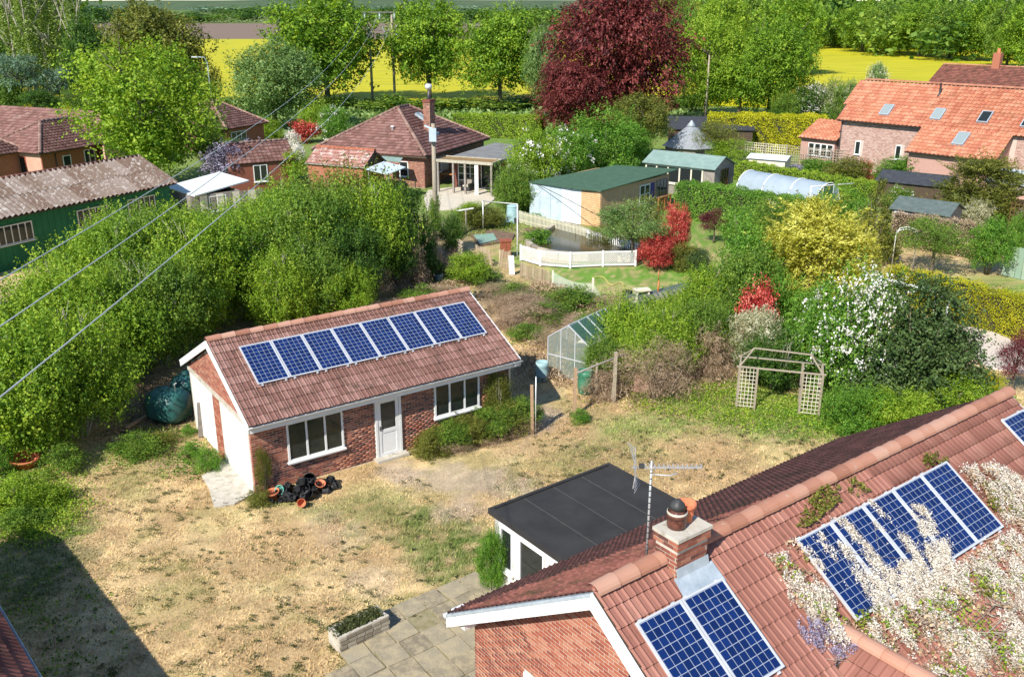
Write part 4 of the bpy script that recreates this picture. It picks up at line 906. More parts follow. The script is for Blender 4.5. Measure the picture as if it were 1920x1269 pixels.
# corner building at the lower left, its ridge shades the grass
cb_ = thing('neighbour_house', 'dark tiled roof edge with gutter poking in at the lower left corner', 'house', P(0, 1160, 2.4)-Vector((0, 0, 2.4)), rad(-48.9))
Y0 = 0; q = MB(); q.box(-5.8, 9, -6.3, -.3, -.1, 2.35); q.slab([(-5.8, -.3, 2.35), (-5.8, -6.3, 2.35), (-5.8, -3.3, 4.9)][::-1], (14.8, 0, 0)); q.build('wall', 'mortar', cb_)
RH = 5.1; ov_ = .0; s3 = math.atan2(RH-2.4, 3.3); L3 = math.hypot(3.3, RH-2.4)
O3 = Vector((9.2, -3.3, RH)); CW = Matrix.Translation(cb_.location) @ Matrix.Rotation(rad(-48.9), 4, 'Z'); cb_.matrix_basis = CW
MB().slab([(-6, -3.3, RH-.02), (9.2, -3.3, RH-.02), (9.2, 0, 2.38), (-6, 0, 2.38)][::-1], (0, 0, -.08)).build('roof_deck', 'dark_wood', cb_)
MB().slab([(-6, -3.3, RH-.02), (9.2, -3.3, RH-.02), (9.2, -6.6, 2.38), (-6, -6.6, 2.38)], (0, 0, -.08)).build('roof_deck', 'dark_wood', cb_)
roof_tiles(cb_, O3, (-1, 0, 0), (0, math.cos(s3), -math.sin(s3)), 15.2, L3, 'rear_tile', .3, .33, tmpl=t2, world=CW, limit=200)
gutter(cb_, (9.2, .07, 2.34), (-6, .07, 2.34))
# ------------------------------------------------------------------ the neighbours' buildings
def bld(name, label, cat, p, yawd, group=None):
    t = thing(name, label, cat, (p[0], p[1], 0), rad(yawd), group); t.matrix_basis = Matrix.Translation((p[0], p[1], 0)) @ Matrix.Rotation(rad(yawd), 4, 'Z'); return t
mat('bungalow_tile', nose_shade=(.05, .025, .02), cols=[(.13, .062, .05), (.19, .092, .076), (.25, .135, .112)], src='rnd', scale=1, rough=.8, dirt=((.36, .31, .27), 1.3, .58, .85))
mat('pantile', nose_shade=(.20, .07, .04), cols=[(.38, .13, .075), (.46, .185, .105), (.53, .25, .155)], src='rnd', scale=1, rough=.75, dirt=((.30, .13, .07), 1.3, .52, .75))
mat('pink_brick', [(.36, .19, .15), (.50, .30, .25), (.58, .40, .33)], src='rnd', scale=6, rough=.9)
mat('render_pink', [(.50, .28, .20), (.58, .36, .27)], scale=2, rough=.9)
mat('flat_felt', [(.16, .16, .155), (.24, .24, .23)], scale=1.2, rough=.95)
mat('green_felt', [(.045, .095, .055), (.065, .13, .08)], scale=2, rough=.95, bump=.2)
mat('pale_green_felt', [(.17, .25, .22), (.24, .33, .29)], scale=2, rough=.95)
mat('dark_felt', [(.030, .034, .040), (.055, .06, .07)], scale=3, rough=.9)
mat('grey_felt', [(.07, .095, .09), (.12, .15, .14)], scale=3, rough=.95)
mat('asbestos', [(.12, .075, .055), (.16, .115, .09), (.22, .175, .15)], src='rnd', scale=2.2, rough=1, dirt=((.40, .37, .34), 4.5, .52, .66))
mat('green_board', [(.012, .10, .035), (.02, .15, .055)], scale=1, rough=.7)
mat('blue_grey', [(.40, .48, .53), (.52, .60, .65)], scale=1.5, rough=.6, dirt=((.16, .19, .18), 2.5, .6, .8))
mat('pale_sheet', [(.58, .62, .66), (.70, .73, .76)], scale=1, rough=.5, stretch=(1, 1, 4))
mat('poly_film', [(.27, .33, .37), (.35, .41, .45)], scale=1.2, rough=.35, spec=.4)
mat('cream_wood', [(.62, .55, .42), (.72, .66, .54)], scale=3, rough=.8)
def tiled_plane(par, pts, m, tw=.34, g=.34, tm=None, limit=0, name='roof_tile', deck='dark_wood'):
    "tiles a planar polygon (local points, CCW from above); first edge is the eave"
    p = [Vector(q) for q in pts]; a = (p[1]-p[0]).normalized(); n = (p[1]-p[0]).cross(p[-1]-p[0]).normalized()
    if n.z < 0: n = -n
    up = n.cross(a); 
    if up.z < 0: up = -up
    loc = [((q-p[0]).dot(a), (q-p[0]).dot(up)) for q in p]; S = max(l[1] for l in loc); x0 = min(l[0] for l in loc); x1 = max(l[0] for l in loc)
    MB().slab([q-n*.01 for q in p], -n*.1).build('roof_deck', deck, par)
    poly = [(l[0], l[1]+(.04 if l[1] > .1 else -.15)) for l in loc]
    sgn = 1 if a.cross(-up).dot(n) > 0 else -1
    O = p[0]+up*S+(a*x0 if sgn > 0 else a*x1); aa = a*sgn
    f = lambda x, s: bool(inpoly(np.array([(x0+x) if sgn > 0 else (x1-x)]), np.array([S-s]), poly)[0])
    roof_tiles(par, O, aa, -up, x1-x0, S, m, tw, g, tmpl=tm, clip=f, world=par.matrix_basis, limit=limit, name=name)
FARP = tile_mesh(.34, .39, 1, .05, .04)
def hip(par, x0, x1, y0, y1, ze, zr, m, inset=None, ridge=None, gable=(), limit=0):
    "hipped (or gabled) roof; ridge along x"
    ym = (y0+y1)/2; i = inset if inset is not None else (y1-y0)/2; a = x0 if 'w' in gable else x0+i; b = x1 if 'e' in gable else x1-i
    b = max(b, a+.01); R1, R2 = (a, ym, zr), (b, ym, zr); E1, E2, E3, E4 = (x0, y0, ze), (x1, y0, ze), (x1, y1, ze), (x0, y1, ze)
    for k, pts in enumerate(([E1, E2, R2, R1], [E3, E4, R1, R2], [E4, E1, R1], [E2, E3, R2])):
        if k == 2 and 'w' in gable or k == 3 and 'e' in gable: continue
        tiled_plane(par, pts, m, tm=FARP, limit=limit)
    rm = ridge or 'rear_ridge'; mm = MATS.get(rm) or mat('rear_ridge', [(.22, .12, .09), (.34, .22, .17)], src='rnd', scale=3)
    for A, B in ((R1, R2), (E1, R1), (E4, R1), (E2, R2), (E3, R2)):
        if ('w' in gable and A in (E1, E4)) or ('e' in gable and A in (E2, E3)): continue
        if (Vector(A)-Vector(B)).length > .3: ridge_row(par, Vector(A)+Vector((0, 0, .05)), Vector(B)+Vector((0, 0, .05)), mm, .13, .45, 0)
def walls(par, x0, x1, y0, y1, z1, m, t=.2, brick=None):
    q = MB(); q.box(x0, x1, y0, y0+t, -.1, z1); q.box(x0, x1, y1-t, y1, -.1, z1); q.box(x0, x0+t, y0+t, y1-t, -.1, z1); q.box(x1-t, x1, y0+t, y1-t, -.1, z1)
    return q.build('wall', m, par)
# bungalow with the hipped roof: local x = -23 deg (left edge runs that way reversed)
bw = bld('bungalow', 'brick bungalow with large hipped brown tiled roof and tall chimney in the middle distance', 'house', P(799, 294, 2.55), 67)
XL, YL = 12.0, 10.6   # x away from the camera, y to the left
walls(bw, .4, XL-.4, .4, YL-.4, 2.45, 'mortar')
bricks(bw, (.4, YL-.4, 0), (0, -1, 0), (-1, 0, 0), YL-.8, 2.45, 'brick_orange', holes=[(7.6, 8.4, .8, 1.9)], limit=0, world=bw.matrix_basis)
bricks(bw, (.4, .4, 0), (1, 0, 0), (0, -1, 0), XL-.8, 2.45, 'brick', limit=0, world=bw.matrix_basis, holes=[(2.2, 4.2, .9, 2.1)])
window(bw, (.4, YL-.4, 0), (0, -1, 0), (-1, 0, 0), 7.6, .8, .75, 1.2, 1, 2)
window(bw, (.4, .4, 0), (1, 0, 0), (0, -1, 0), 1.6, .9, 1.2, 1.1, 2)
RZb = 5.6
hip(bw, 0, XL, 0, YL, 2.55, RZb, 'bungalow_tile', inset=5.1)
MB().box(-.03, XL+.03, -.03, .02, 2.4, 2.55).build('fascia', 'dark_wood', bw); MB().box(-.03, .02, .02, YL+.03, 2.4, 2.55).build('fascia', 'dark_wood', bw)
cb = MB().box(4.4, 5.3, 1.9, 2.5, 3.4, 6.35).build('chimney', 'mortar', bw)
ring_bricks(cb, 4.4, 5.3, 1.9, 2.5, 3.5, 6.2, 'brick', world=bw.matrix_basis)
q = MB(); q.box(4.34, 5.36, 1.84, 2.56, 6.2, 6.4); q.build('cap', 'brick', cb)
q = MB(); q.lathe([(.13, 0), (.15, .3), (.12, .35), (0, .35)], 12, Matrix.Translation((4.85, 2.2, 6.4))); q.build('chimney_pot', 'dark_metal', cb)
q = MB(); q.lathe([(.02, 0), (.02, .6)], 6, Matrix.Translation((4.85, 2.2, 6.7))); q.lathe([(.0, .5), (.25, .52), (.3, .7), (.25, .9), (0, .95)], 10, Matrix.Translation((4.85, 2.2, 6.7))); q.build('cowl', 'aluminium', cb)
q = MB(); q.box(4.3, 5.4, 1.6, 2.6, 3.5, 3.75); q.build('flashing', 'lead', cb)
def rooflight(par, O, a, down, n, x, y, w, h, m='pale_glass', fm='lead'):
    M = slope_frame(O, a, down, n, x, y); q = MB(); t = .07
    q.box(0, w, 0, t, 0, .2, M); q.box(0, w, h-t, h, 0, .2, M); q.box(0, t, t, h-t, 0, .2, M); q.box(w-t, w, t, h-t, 0, .2, M)
    f = q.build('roof_window', fm, par); MB().box(t, w-t, t, h-t, .1, .17, M).build('pane', m, f)
sb = math.atan2(RZb-2.55, YL/2); rooflight(bw, (0, YL/2, RZb), (1, 0, 0), (0, -math.cos(sb), -math.sin(sb)), (0, -math.sin(sb), math.cos(sb)), 5.9, 1.3, .7, 1.6)
q = MB(); q.lathe([(.1, 0), (.1, .4), (.16, .42), (.16, .5), (0, .52)], 10, Matrix.Translation((2.6, 4.4, 3.9))); q.build('vent_cowl', 'white_paint', bw)
# flat roofed extension and veranda on the bungalow's right side
ex = bld('flat_roofed_extension', 'grey flat roofed extension with open veranda on the right of the bungalow', 'extension', P(815, 300, 2.45)+Vector((.2, -.1, 0)), 67)
q = MB(); q.slab([(.2, 0, 2.42), (.2, -4.3, 2.42), (9.4, -5.4, 2.42), (10.9, 0, 2.42)], (0, 0, -.16)); q.build('roof', 'flat_felt', ex)
q = MB(); q.slab([(-.1, .02, 2.5), (-.1, -4.6, 2.5), (1.7, -4.6, 2.5), (1.7, .02, 2.5)], (0, 0, -.05)); q.build('moss_roof', mat('moss_roof', [(.20, .12, .05), (.32, .2, .09)], scale=4, rough=1, dirt=((.16, .17, .05), 3, .5, .7)), ex)
q = MB(); q.box(-.2, -.08, -4.7, .1, 2.35, 2.56); q.box(1.7, 1.82, -4.7, .1, 2.44, 2.56); q.box(-.2, 1.8, -4.75, -4.65, 2.35, 2.56); q.build('roof_edge', 'pale_bark', ex)
q = MB()
for y in (-.1, -1.4, -2.4, -4.6): q.box(-.15, -.0, y-.07, y+.07, 0, 2.35)
q.build('post', 'grey_wood', ex, label='grey veranda posts'); q = MB(); q.box(-.1, .0, -3.5, -3.2, 0, 2.35); q.build('pillar', 'white_paint', ex)
q = MB(); q.box(2.6, 2.8, -4.6, 0, -.05, 2.3); q.box(2.6, 9, -4.65, -4.45, -.05, 2.3); q.build('wall', 'brick', ex)
window(ex, (2.6, 0, 0), (0, -1, 0), (-1, 0, 0), .5, .05, 1.6, 2.1, 3, 4, name='glazed_door', sill=False); window(ex, (2.6, 0, 0), (0, -1, 0), (-1, 0, 0), 2.5, .05, 1.7, 2.1, 2, 1, name='glazed_door', sill=False)
q = MB(); pt = [P(803, 357), P(845, 352), P(905, 352), P(930, 372), P(905, 392), P(800, 395), P(795, 370)]; q.slab([p+Vector((0, 0, .04)) for p in pt], (0, 0, -.1)); o = q.build('patio', mat('pale_paving', [(.50, .44, .34), (.62, .56, .45)], scale=2, rough=.95)); o['kind'] = 'structure'
def table(name, label, p, yw, L, W, H, m, cat='table'):
    t = thing(name, label, cat, p, yw); MB().box(-L/2, L/2, -W/2, W/2, H-.06, H).build('tabletop', m, t)
    for x in (-1, 1):
        for y in (-1, 1): MB().box(x*(L/2-.1)-.04, x*(L/2-.1)+.04, y*(W/2-.1)-.04, y*(W/2-.1)+.04, 0, H-.06).build('leg', m, t)
    return t
table('garden_table', 'orange brown wooden table under the veranda roof', P(838, 342), rad(-20), 1.9, .8, .75, 'orange_wood')
def armchair(label, p, yw):
    t = thing('wicker_armchair', label, 'armchair', p, yw, 'wicker armchairs on the patio'); q = MB(); q.box(-.38, .38, -.38, .38, 0, .38); q.build('base', 'dark_metal', t)
    MB().box(-.38, -.24, -.38, .38, .38, .62).build('armrest', 'dark_metal', t); MB().box(.24, .38, -.38, .38, .38, .62).build('armrest', 'dark_metal', t)
    MB().box(-.24, .24, .22, .38, .38, .95).build('backrest', 'grey_wood', t); MB().box(-.23, .23, -.36, .22, .38, .48).build('cushion', 'cream_wood', t); return t
armchair('dark wicker armchair with pale cushion out on the sunny patio', P(877, 358), rad(-30)); armchair('wicker armchair half hidden beside the veranda pillar', P(903, 352), rad(30))
# small pitched outbuilding and canopies at the left of the bungalow
ob = bld('outbuilding', 'low brick outbuilding with reddish tiled pitched roof in front of the bungalow', 'outbuilding', P(573, 305, 2.3), -24.5)
walls(ob, .1, 5.1, .1, 3.0, 2.25, 'brick_orange'); MB().slab([(4.9, .1, 2.25), (4.9, 3.0, 2.25), (4.9, 1.55, 3.2)], (.2, 0, 0)).build('gable', 'dark_wood', ob)
mat('shed_tile', nose_shade=(.10, .05, .04), cols=[(.24, .10, .075), (.32, .15, .12), (.38, .20, .165)], src='rnd', scale=1, rough=.85, dirt=((.50, .42, .37), 2.2, .50, .62)); mat('red_ridge', [(.42, .13, .07), (.50, .18, .10)], src='rnd'); hip(ob, 0, 5.3, 0, 3.1, 2.3, 3.3, 'shed_tile', gable='we', ridge='red_ridge'); gutter(ob, (5.3, -.06, 2.28), (0, -.06, 2.28))
ca = bld('canopy', 'pale blue translucent lean-to canopy beside the outbuilding', 'canopy', P(684, 318, 2.1), -24); q = MB(); q.slab([(0, 0, 2.15), (2.5, -.9, 2.05), (3.0, .9, 2.35), (.6, 1.8, 2.5)], (0, 0, -.05)); q.build('roof', 'blue_grey', ca)
MB().box(.2, .28, .1, .18, 0, 2.1).build('post', 'grey_wood', ca); MB().box(2.4, 2.48, -.7, -.62, 0, 2.03).build('post', 'grey_wood', ca)
c2 = bld('canopy', 'small pale canopy against the bungalow wall behind the blue one', 'canopy', P(705, 300, 2.3), -24); q = MB(); q.slab([(0, 0, 2.3), (2.2, -.1, 2.3), (2.0, .7, 2.5), (.1, .8, 2.5)], (0, 0, -.04)); q.build('roof', 'pale_green_felt', c2); MB().box(.1, .17, .1, .17, 0, 2.3).build('post', 'white_paint', c2); MB().box(2.0, 2.07, .1, .17, 0, 2.3).build('post', 'white_paint', c2)
# shed with wisteria
ws = bld('tiled_shed', 'brown tiled outbuilding overgrown with mauve wisteria', 'outbuilding', P(430, 309, 2.2), 30)
walls(ws, .1, 5.1, .1, 3.7, 2.15, 'brick'); hip(ws, 0, 5.2, 0, 3.8, 2.2, 3.5, 'bungalow_tile', gable='we')
window(ws, (.1, .1, 0), (1, 0, 0), (0, -1, 0), 1.7, .7, 1.1, 1.3, 2, 1); MB().slab([(4.9, .1, 2.15), (4.9, 3.7, 2.15), (4.9, 1.9, 3.4)], (.2, 0, 0)).build('gable', 'brick', ws)
for a, (px, py, tp, wd, lm) in enumerate(((425, 335, 268, 80, 'mauve_bloom'), (475, 322, 262, 85, 'mauve_bloom'), (520, 318, 272, 60, 'mauve_bloom'), (405, 320, 258, 60, 'olive_leaf'), (552, 300, 246, 36, 'blossom'), (560, 312, 268, 30, 'blossom'), (555, 330, 283, 50, 'bright_leaf'))):
    plant('climbing_plant', ['mauve wisteria hanging over the left end of the brown tiled shed', 'mauve wisteria over the middle of the brown shed eave', 'mauve wisteria drooping at the shed window', 'green creeper at the left of the mauve wisteria', 'pale blossom on the ridge end of the brown shed', 'pale blossom below the ridge end of the brown shed', 'green creeper at the right end of the brown shed'][a], 'climbing plant', lm, 'small', px, py+22, tp, wd, cb=.35)
# white roofed shed
wr = bld('white_roofed_shed', 'grey shed with a bright white flat roof at the left', 'shed', P(310, 352, 2.15), -49.5)
MB().slab([wr.matrix_basis.inverted() @ P(*a) for a in ((308, 350, 2.15), (365, 367, 2.15), (467, 338, 2.45), (412, 322, 2.45))], (0, 0, -.08)).build('roof', 'white_paint', wr)
walls(wr, .2, 3.6, .2, 3.6, 2.05, 'grey_wood', .1); window(wr, (3.6, .2, 0), (0, 1, 0), (1, 0, 0), 1.2, .9, 1.2, 1.0, 2)
for i in range(9): MB().box(3.6, 3.63, .25+i*.56, .75+i*.56, 0, 2.0).build('plank', ['grey_wood', 'cream_wood'][i % 2], wr)
for i, (px, py) in enumerate(((447, 345), (485, 340))):
    q = MB(); q.box(-.5, .5, -.4, .4, 0, 1.2); q.slab([(-.55, -.45, 1.28), (.55, -.45, 1.28), (.55, .45, 1.36), (-.55, .45, 1.36)], (0, 0, -.08)); o = q.build('storage_box', ['grey_felt', 'tank_green'][i]); o.location = P(px, py); tag(o, ['grey garden storage box behind the white roofed shed', 'dark green storage box by the brown shed wall'][i], 'storage box')
# long green hall with corrugated roof
gh = bld('green_hall', 'long dark green wooden hall with weathered corrugated roof at the left edge', 'hall', P(330, 343, 2.9), 241.8)
GL = 24.0; dpt = 6.4; zr_ = 4.35; ze_ = 2.9
walls(gh, .3, GL, -dpt+.3, -.3, 2.8, 'green_board', .15)
for x in (.3,): MB().slab([(x, -.3, 2.8), (x, -dpt+.3, 2.8), (x, -dpt/2, zr_-.1)], (.1, 0, 0)).build('gable', 'green_board', gh)
q = MB()
for i in range(60): q.box(.35+i*.4, .37+i*.4, -.3, -.285, .1, 2.75)
q.build('board_joint', 'green_board', gh)
sg = math.atan2(zr_-ze_, dpt/2); lg = math.hypot(zr_-ze_, dpt/2)
def sheet_mesh(w, L, k=6, h=.05):
    vs = []; fs = []; n = k*4+1
    for e in (0, 1):
        for i in range(n): vs.append((w*i/(n-1), L*e, h*(1+math.cos(2*math.pi*i/4))*.5+e*.01))
    for i in range(n-1): fs.append((i, n+i, n+i+1, i+1))
    me = bpy.data.meshes.new('roof_sheet'); me.from_pydata(vs, [], fs); me.update(); return me
sm_ = sheet_mesh(1.06, lg/2+.12, 3, .15); ms = []
for y0, sgn in ((0, 1), (-dpt, -1)):
    for i in range(24):
        for j in range(2):
            d0 = Vector((0, sgn*math.cos(sg), -math.sin(sg))); a0 = Vector((1, 0, 0))*(-sgn) ; n0 = a0.cross(d0)
            a0 = Vector((1, 0, 0)) if Vector((1, 0, 0)).cross(d0).z > 0 else Vector((-1, 0, 0)); n0 = a0.cross(d0)
            M = Matrix((a0, d0, n0)).transposed().to_4x4(); M.translation = Vector((i*1.0+(1.0 if a0.x < 0 else 0), -dpt/2, zr_))+d0*(j*lg/2)+n0*(.02-.012*j); ms.append(M)
pieces(gh, 'roof_sheet', sm_, ms, 'asbestos', 300, world=gh.matrix_basis)
MB().slab([(0, 0, ze_-.05), (GL, 0, ze_-.05), (GL, -dpt/2, zr_-.05), (0, -dpt/2, zr_-.05)], (0, 0, -.05)).build('roof_deck', 'dark_wood', gh)
q = MB(); q.tube([(-.05, -dpt/2, zr_+.02), (GL, -dpt/2, zr_+.02)], .13, 8); q.build('ridge_cap', 'brick', gh)
for i, x in enumerate((10.2, 5.2, 1.6)): window(gh, (0, -.3, 0), (1, 0, 0), (0, 1, 0), x, 1.35, 2.1, 1.05, 5, 1, fm='cream_wood')
# left bungalow
lb = bld('bungalow', 'old bungalow with several brown hipped roofs at the left edge', 'house', P(75, 289, 2.5), 66)
walls(lb, .4, 5.9, .4, 6.6, 2.45, 'brick'); MB().box(.385, .4, .5, 6.5, 0, 2.44).build('render', 'render_pink', lb)
hip(lb, 0, 6.3, 0, 7.0, 2.5, 4.5, 'bungalow_tile', inset=3.4, gable='e')
window(lb, (.385, .6, 0), (0, 1, 0), (-1, 0, 0), 1.6, .5, 1.9, 1.6, 2, fm=mat('red_paint', [(.35, .06, .03), (.42, .09, .05)], rough=.6)); window(lb, (.4, .4, 0), (1, 0, 0), (0, -1, 0), 2.0, .9, .8, 1.1, 1); window(lb, (.4, .4, 0), (1, 0, 0), (0, -1, 0), 4.2, .3, 1.1, 1.9, 2, name='glazed_door')
q = MB(); q.tube([(1.7, .34, .1), (1.7, .34, 2.3)], .04, 6); q.build('downpipe', 'dark_metal', lb)
walls(lb, 6.3, 12, 1.5, 14, 2.45, 'brick_orange'); MB().box(5.9, 8.2, -.6, -.4, 0, 2.4).build('wall', 'render_pink', lb)
R1_ = [(5.9, 1, 2.5), (12.4, 1, 2.5), (12.4, 16, 2.5), (5.9, 16, 2.5)]; t_ = lb
tiled_plane(lb, [(6.0, 17, 2.5), (6.0, .2, 2.5), (9.2, 1.6, 4.7), (9.2, 17, 4.7)], 'bungalow_tile', tm=FARP)
tiled_plane(lb, [(6.0, .2, 2.5), (12.4, .2, 2.5), (9.2, 1.6, 4.7)], 'bungalow_tile', tm=FARP)
tiled_plane(lb, [(5.8, -.9, 2.5), (8.4, -.9, 2.5), (9.0, 1.6, 3.6), (5.8, 1.6, 3.6)], 'bungalow_tile', tm=FARP)
lb2 = bld('tiled_roof_house', 'pale weathered roof hip of the house cut off by the left edge', 'house', P(-60, 300, 2.5), 66)
walls(lb2, .4, 5, .4, 5, 2.45, 'brick'); hip(lb2, 0, 5.4, 0, 5.4, 2.5, 4.4, 'bungalow_tile', inset=2.6)
# cottage roof behind the sycamore
h2 = bld('cottage', 'small brick cottage with tiled hipped roof behind the bright sycamore', 'house', P(425, 243, 2.5), 66)
walls(h2, .4, 6, .4, 8, 2.45, 'brick'); hip(h2, 0, 6.4, 0, 8.4, 2.5, 4.9, 'bungalow_tile', inset=3.1)
window(h2, (.4, .4, 0), (1, 0, 0), (0, -1, 0), .6, 1.0, 2.2, 1.1, 3)
hp2 = bld('cottage', 'low brown roof showing through the left side of the sycamore', 'house', P(250, 260, 2.4), 66); walls(hp2, .3, 4, .3, 5, 2.3, 'brick'); hip(hp2, 0, 4.4, 0, 5.4, 2.4, 4.1, 'bungalow_tile', inset=2.1)
# red pantiled house at the right
rh = bld('red_house', 'large converted barn with bright orange pantile roof and pinkish brick walls at right', 'house', P(1572, 224, 4.3), -48)
RHL = 26; s4 = rad(38); rz4 = 4.3+4.0*math.tan(s4)
MATS['pink_mortar'] = mat('pink_mortar', [(.5, .38, .32), (.6, .48, .42)], scale=5, rough=.95)
walls(rh, .2, RHL, .3, 7.6, 4.2, 'pink_mortar')
bricks(rh, (.2, .3, 0), (1, 0, 0), (0, -1, 0), 22, 4.2, 'pink_brick', holes=[(1.65, 2.25, 1.4, 2.7), (5.3, 5.9, 1.4, 2.7), (7.4, 14.6, 2.4, 4.4)], limit=0, world=rh.matrix_basis)
MB().slab([(.2, .3, 4.2), (.2, 7.7, 4.2), (.2, 4, rz4-.15)], (.2, 0, 0)).build('gable', 'pink_brick', rh)
PAN = tile_mesh(.36, .44, 1, .12, .05, 'pantile')
for pts in ([(-.2, 0, 4.3), (RHL, 0, 4.3), (RHL, 4.0, rz4), (-.5, 4.0, rz4)], [(RHL, 8, 4.3), (-.2, 8, 4.3), (-.2, 4.0, rz4), (RHL, 4.0, rz4)]): tiled_plane(rh, pts, 'pantile', .36, .38, PAN, name='pantile', limit=(300 if pts[0][1] == 0 else 0))
lo = 2.5; zl = 4.3-lo*math.tan(rad(34))
tiled_plane(rh, [(7.5, -lo, zl), (14.6, -lo, zl), (14.6, .0, 4.36), (7.5, 0, 4.36)], 'pantile', .36, .38, PAN, name='pantile')
q = MB(); q.box(7.7, 14.4, -lo+.3, -lo+.5, -.1, zl-.1); q.slab([(7.7, -lo+.4, zl-.1), (7.7, .3, zl-.1), (7.7, .3, 4.1)][::-1], (.15, 0, 0)); q.box(7.7, 7.9, -lo+.4, .3, -.1, zl-.1); q.slab([(14.4, -lo+.4, zl-.1), (14.4, .3, zl-.1), (14.4, .3, 4.1)], (-.15, 0, 0)); q.box(14.2, 14.4, -lo+.4, .3, -.1, zl-.1); q.build('wall', 'pink_brick', rh)
gutter(rh, (7.5, -.06, 4.22), (0, -.06, 4.22), m='dark_metal'); gutter(rh, (14.6, -lo-.06, zl-.06), (7.5, -lo-.06, zl-.06), m='dark_metal')
q = MB(); q.tube([(.25, .22, 4.2), (.25, .22, .1)], .05, 6); q.build('downpipe', 'dark_metal', rh)
mat('rear_ridge', [(.30, .12, .07), (.42, .2, .12)], src='rnd', scale=3); ridge_row(rh, (0, 4, rz4+.06), (RHL, 4, rz4+.06), 'rear_ridge', .13, .45, 120)
O4 = (0, 4.0, rz4); dn4 = (0, -math.cos(s4), -math.sin(s4)); n4 = (0, -math.sin(s4), math.cos(s4)); ll = 4.0/math.cos(s4)
for x, y, m in ((3.3, 3.0, 'pale_glass'), (7.7, 3.0, 'pale_glass'), (11.4, 2.9, 'window_glass'), (14.7, 3.0, 'window_glass')): rooflight(rh, O4, (1, 0, 0), dn4, n4, x, y, .85, 1.25, m)
rooflight(rh, (0, 0, 4.36), (1, 0, 0), (0, -math.cos(rad(34)), -math.sin(rad(34))), (0, -math.sin(rad(34)), math.cos(rad(34))), 10.7, .45, .9, 1.45, 'pale_glass')
q = MB(); q.lathe([(.2, -.1), (.1, .1), (.08, .9), (.13, .95), (0, 1.0)], 8, Matrix.Translation((7.2, 2.9, rz4-.8))); q.build('flue', 'dark_metal', rh)
for x in (1.5, 5.15): window(rh, (.2, .3, 0), (1, 0, 0), (0, -1, 0), x, 1.45, .5, 1.15, 1)
for x in (11.2, 14.6): q = MB(); q.lathe([(.09, 0), (.09, .35), (0, .36)], 8, Matrix.Translation((x, 2.5, rz4-1.15))); q.build('vent', 'terracotta', rh)
rw = bld('low_wing', 'small outbuilding with orange tiled roof and white framed windows left of the barn', 'outbuilding', P(1497, 257, 2.4), -48)
walls(rw, .2, 3.6, .2, 4.0, 2.35, 'pink_brick'); tiled_plane(rw, [(0, 0, 2.4), (3.75, 0, 2.4), (3.75, 3.2, 3.8), (0, 3.2, 3.8)], 'pantile', .36, .38, PAN, name='pantile')
MB().slab([(.2, .2, 2.35), (.2, 4, 2.35), (.2, 3.2, 3.7)], (.15, 0, 0)).build('gable', 'pink_brick', rw); gutter(rw, (3.7, -.06, 2.36), (0, -.06, 2.36), m='dark_metal')
for i in range(4): window(rw, (.2, .2, 0), (1, 0, 0), (0, -1, 0), .8+i*.62, .9, .6, 1.1, 1, 2)
rb = bld('far_house', 'brown tiled roof with brick chimney behind the orange roofed barn', 'house', P(1735, 160, 4.2), -48)
walls(rb, .3, 20, .3, 8, 4, 'brick'); hip(rb, 0, 20, 0, 8.4, 4.2, 6.6, 'rear_tile', gable='we'); q = MB(); q.box(6.2, 7.1, 3.7, 4.5, 5.5, 8.2); c9 = q.build('chimney', 'brick_orange', rb); q = MB(); q.lathe([(.2, 0), (.17, .5), (0, .5)], 10, Matrix.Translation((6.65, 4.1, 8.2))); q.build('chimney_pot', 'terracotta', c9)
# green roofed garden shed
gs = bld('green_roofed_shed', 'large garden shed with flat dark green roof, pale metal sheets and tan boards', 'shed', P(990, 338, 2.45), -39.6)
SW, SD_ = 6.05, 7.7; sy = 9
q = MB(); q.slab([(0, 0, 2.35), (3.9, -.2, 2.42), (6.05, -.1, 2.45), (6.3, 9.2, 2.7), (1.6, 8.3, 2.62)], (0, 0, -.06)); q.build('roof', 'green_felt', gs)
q = MB(); q.box(.1, 5.9, .1, .2, -.1, 2.3); q.box(5.8, 5.9, .2, 8.6, -.1, 2.38); q.box(.15, .25, .2, 8, -.1, 2.3); q.box(.25, 5.8, 8.0, 8.1, -.1, 2.3); q.build('wall', 'tan_wood', gs)
for i in range(3): MB().box(.1+i*.9, .98+i*.9, .07, .1, .0, 2.3).build('metal_sheet', 'blue_grey', gs)
for i in range(2): MB().box(2.0+.82*i+.8, 2.0+.82*i+1.6, .06, .1, .0, 2.32).build('metal_sheet', 'pale_sheet', gs)
for j in range(19): MB().slab([(4.4, .04, .05+j*.12), (5.92, .04, .05+j*.12), (5.92, .09, .17+j*.12), (4.4, .09, .17+j*.12)], (0, .02, 0)).build('board', 'tan_wood', gs)
for j in range(19): MB().slab([(5.95, .1, .05+j*.12), (5.95, 8.6, .05+j*.12), (5.9, 8.6, .17+j*.12), (5.9, .1, .17+j*.12)], (-.02, 0, 0)).build('board', 'tan_wood', gs)
window(gs, (5.95, 0, 0), (0, 1, 0), (1, 0, 0), 4.7, .8, 1.3, 1.3, 2, 2, fm='white_paint'); window(gs, (5.95, 0, 0), (0, 1, 0), (1, 0, 0), 6.9, .95, 1.4, 1.2, 3, 3, fm='grey_wood')
MB().box(5.96, 5.98, 6.1, 6.6, .3, 2.1).build('door', mat('blue_paint', [(.02, .02, .22)], rough=.5), gs)
q = MB()
for y in (6.9, 7.7, 8.5): q.box(6.1, 6.2, y, y+.08, 0, .95)
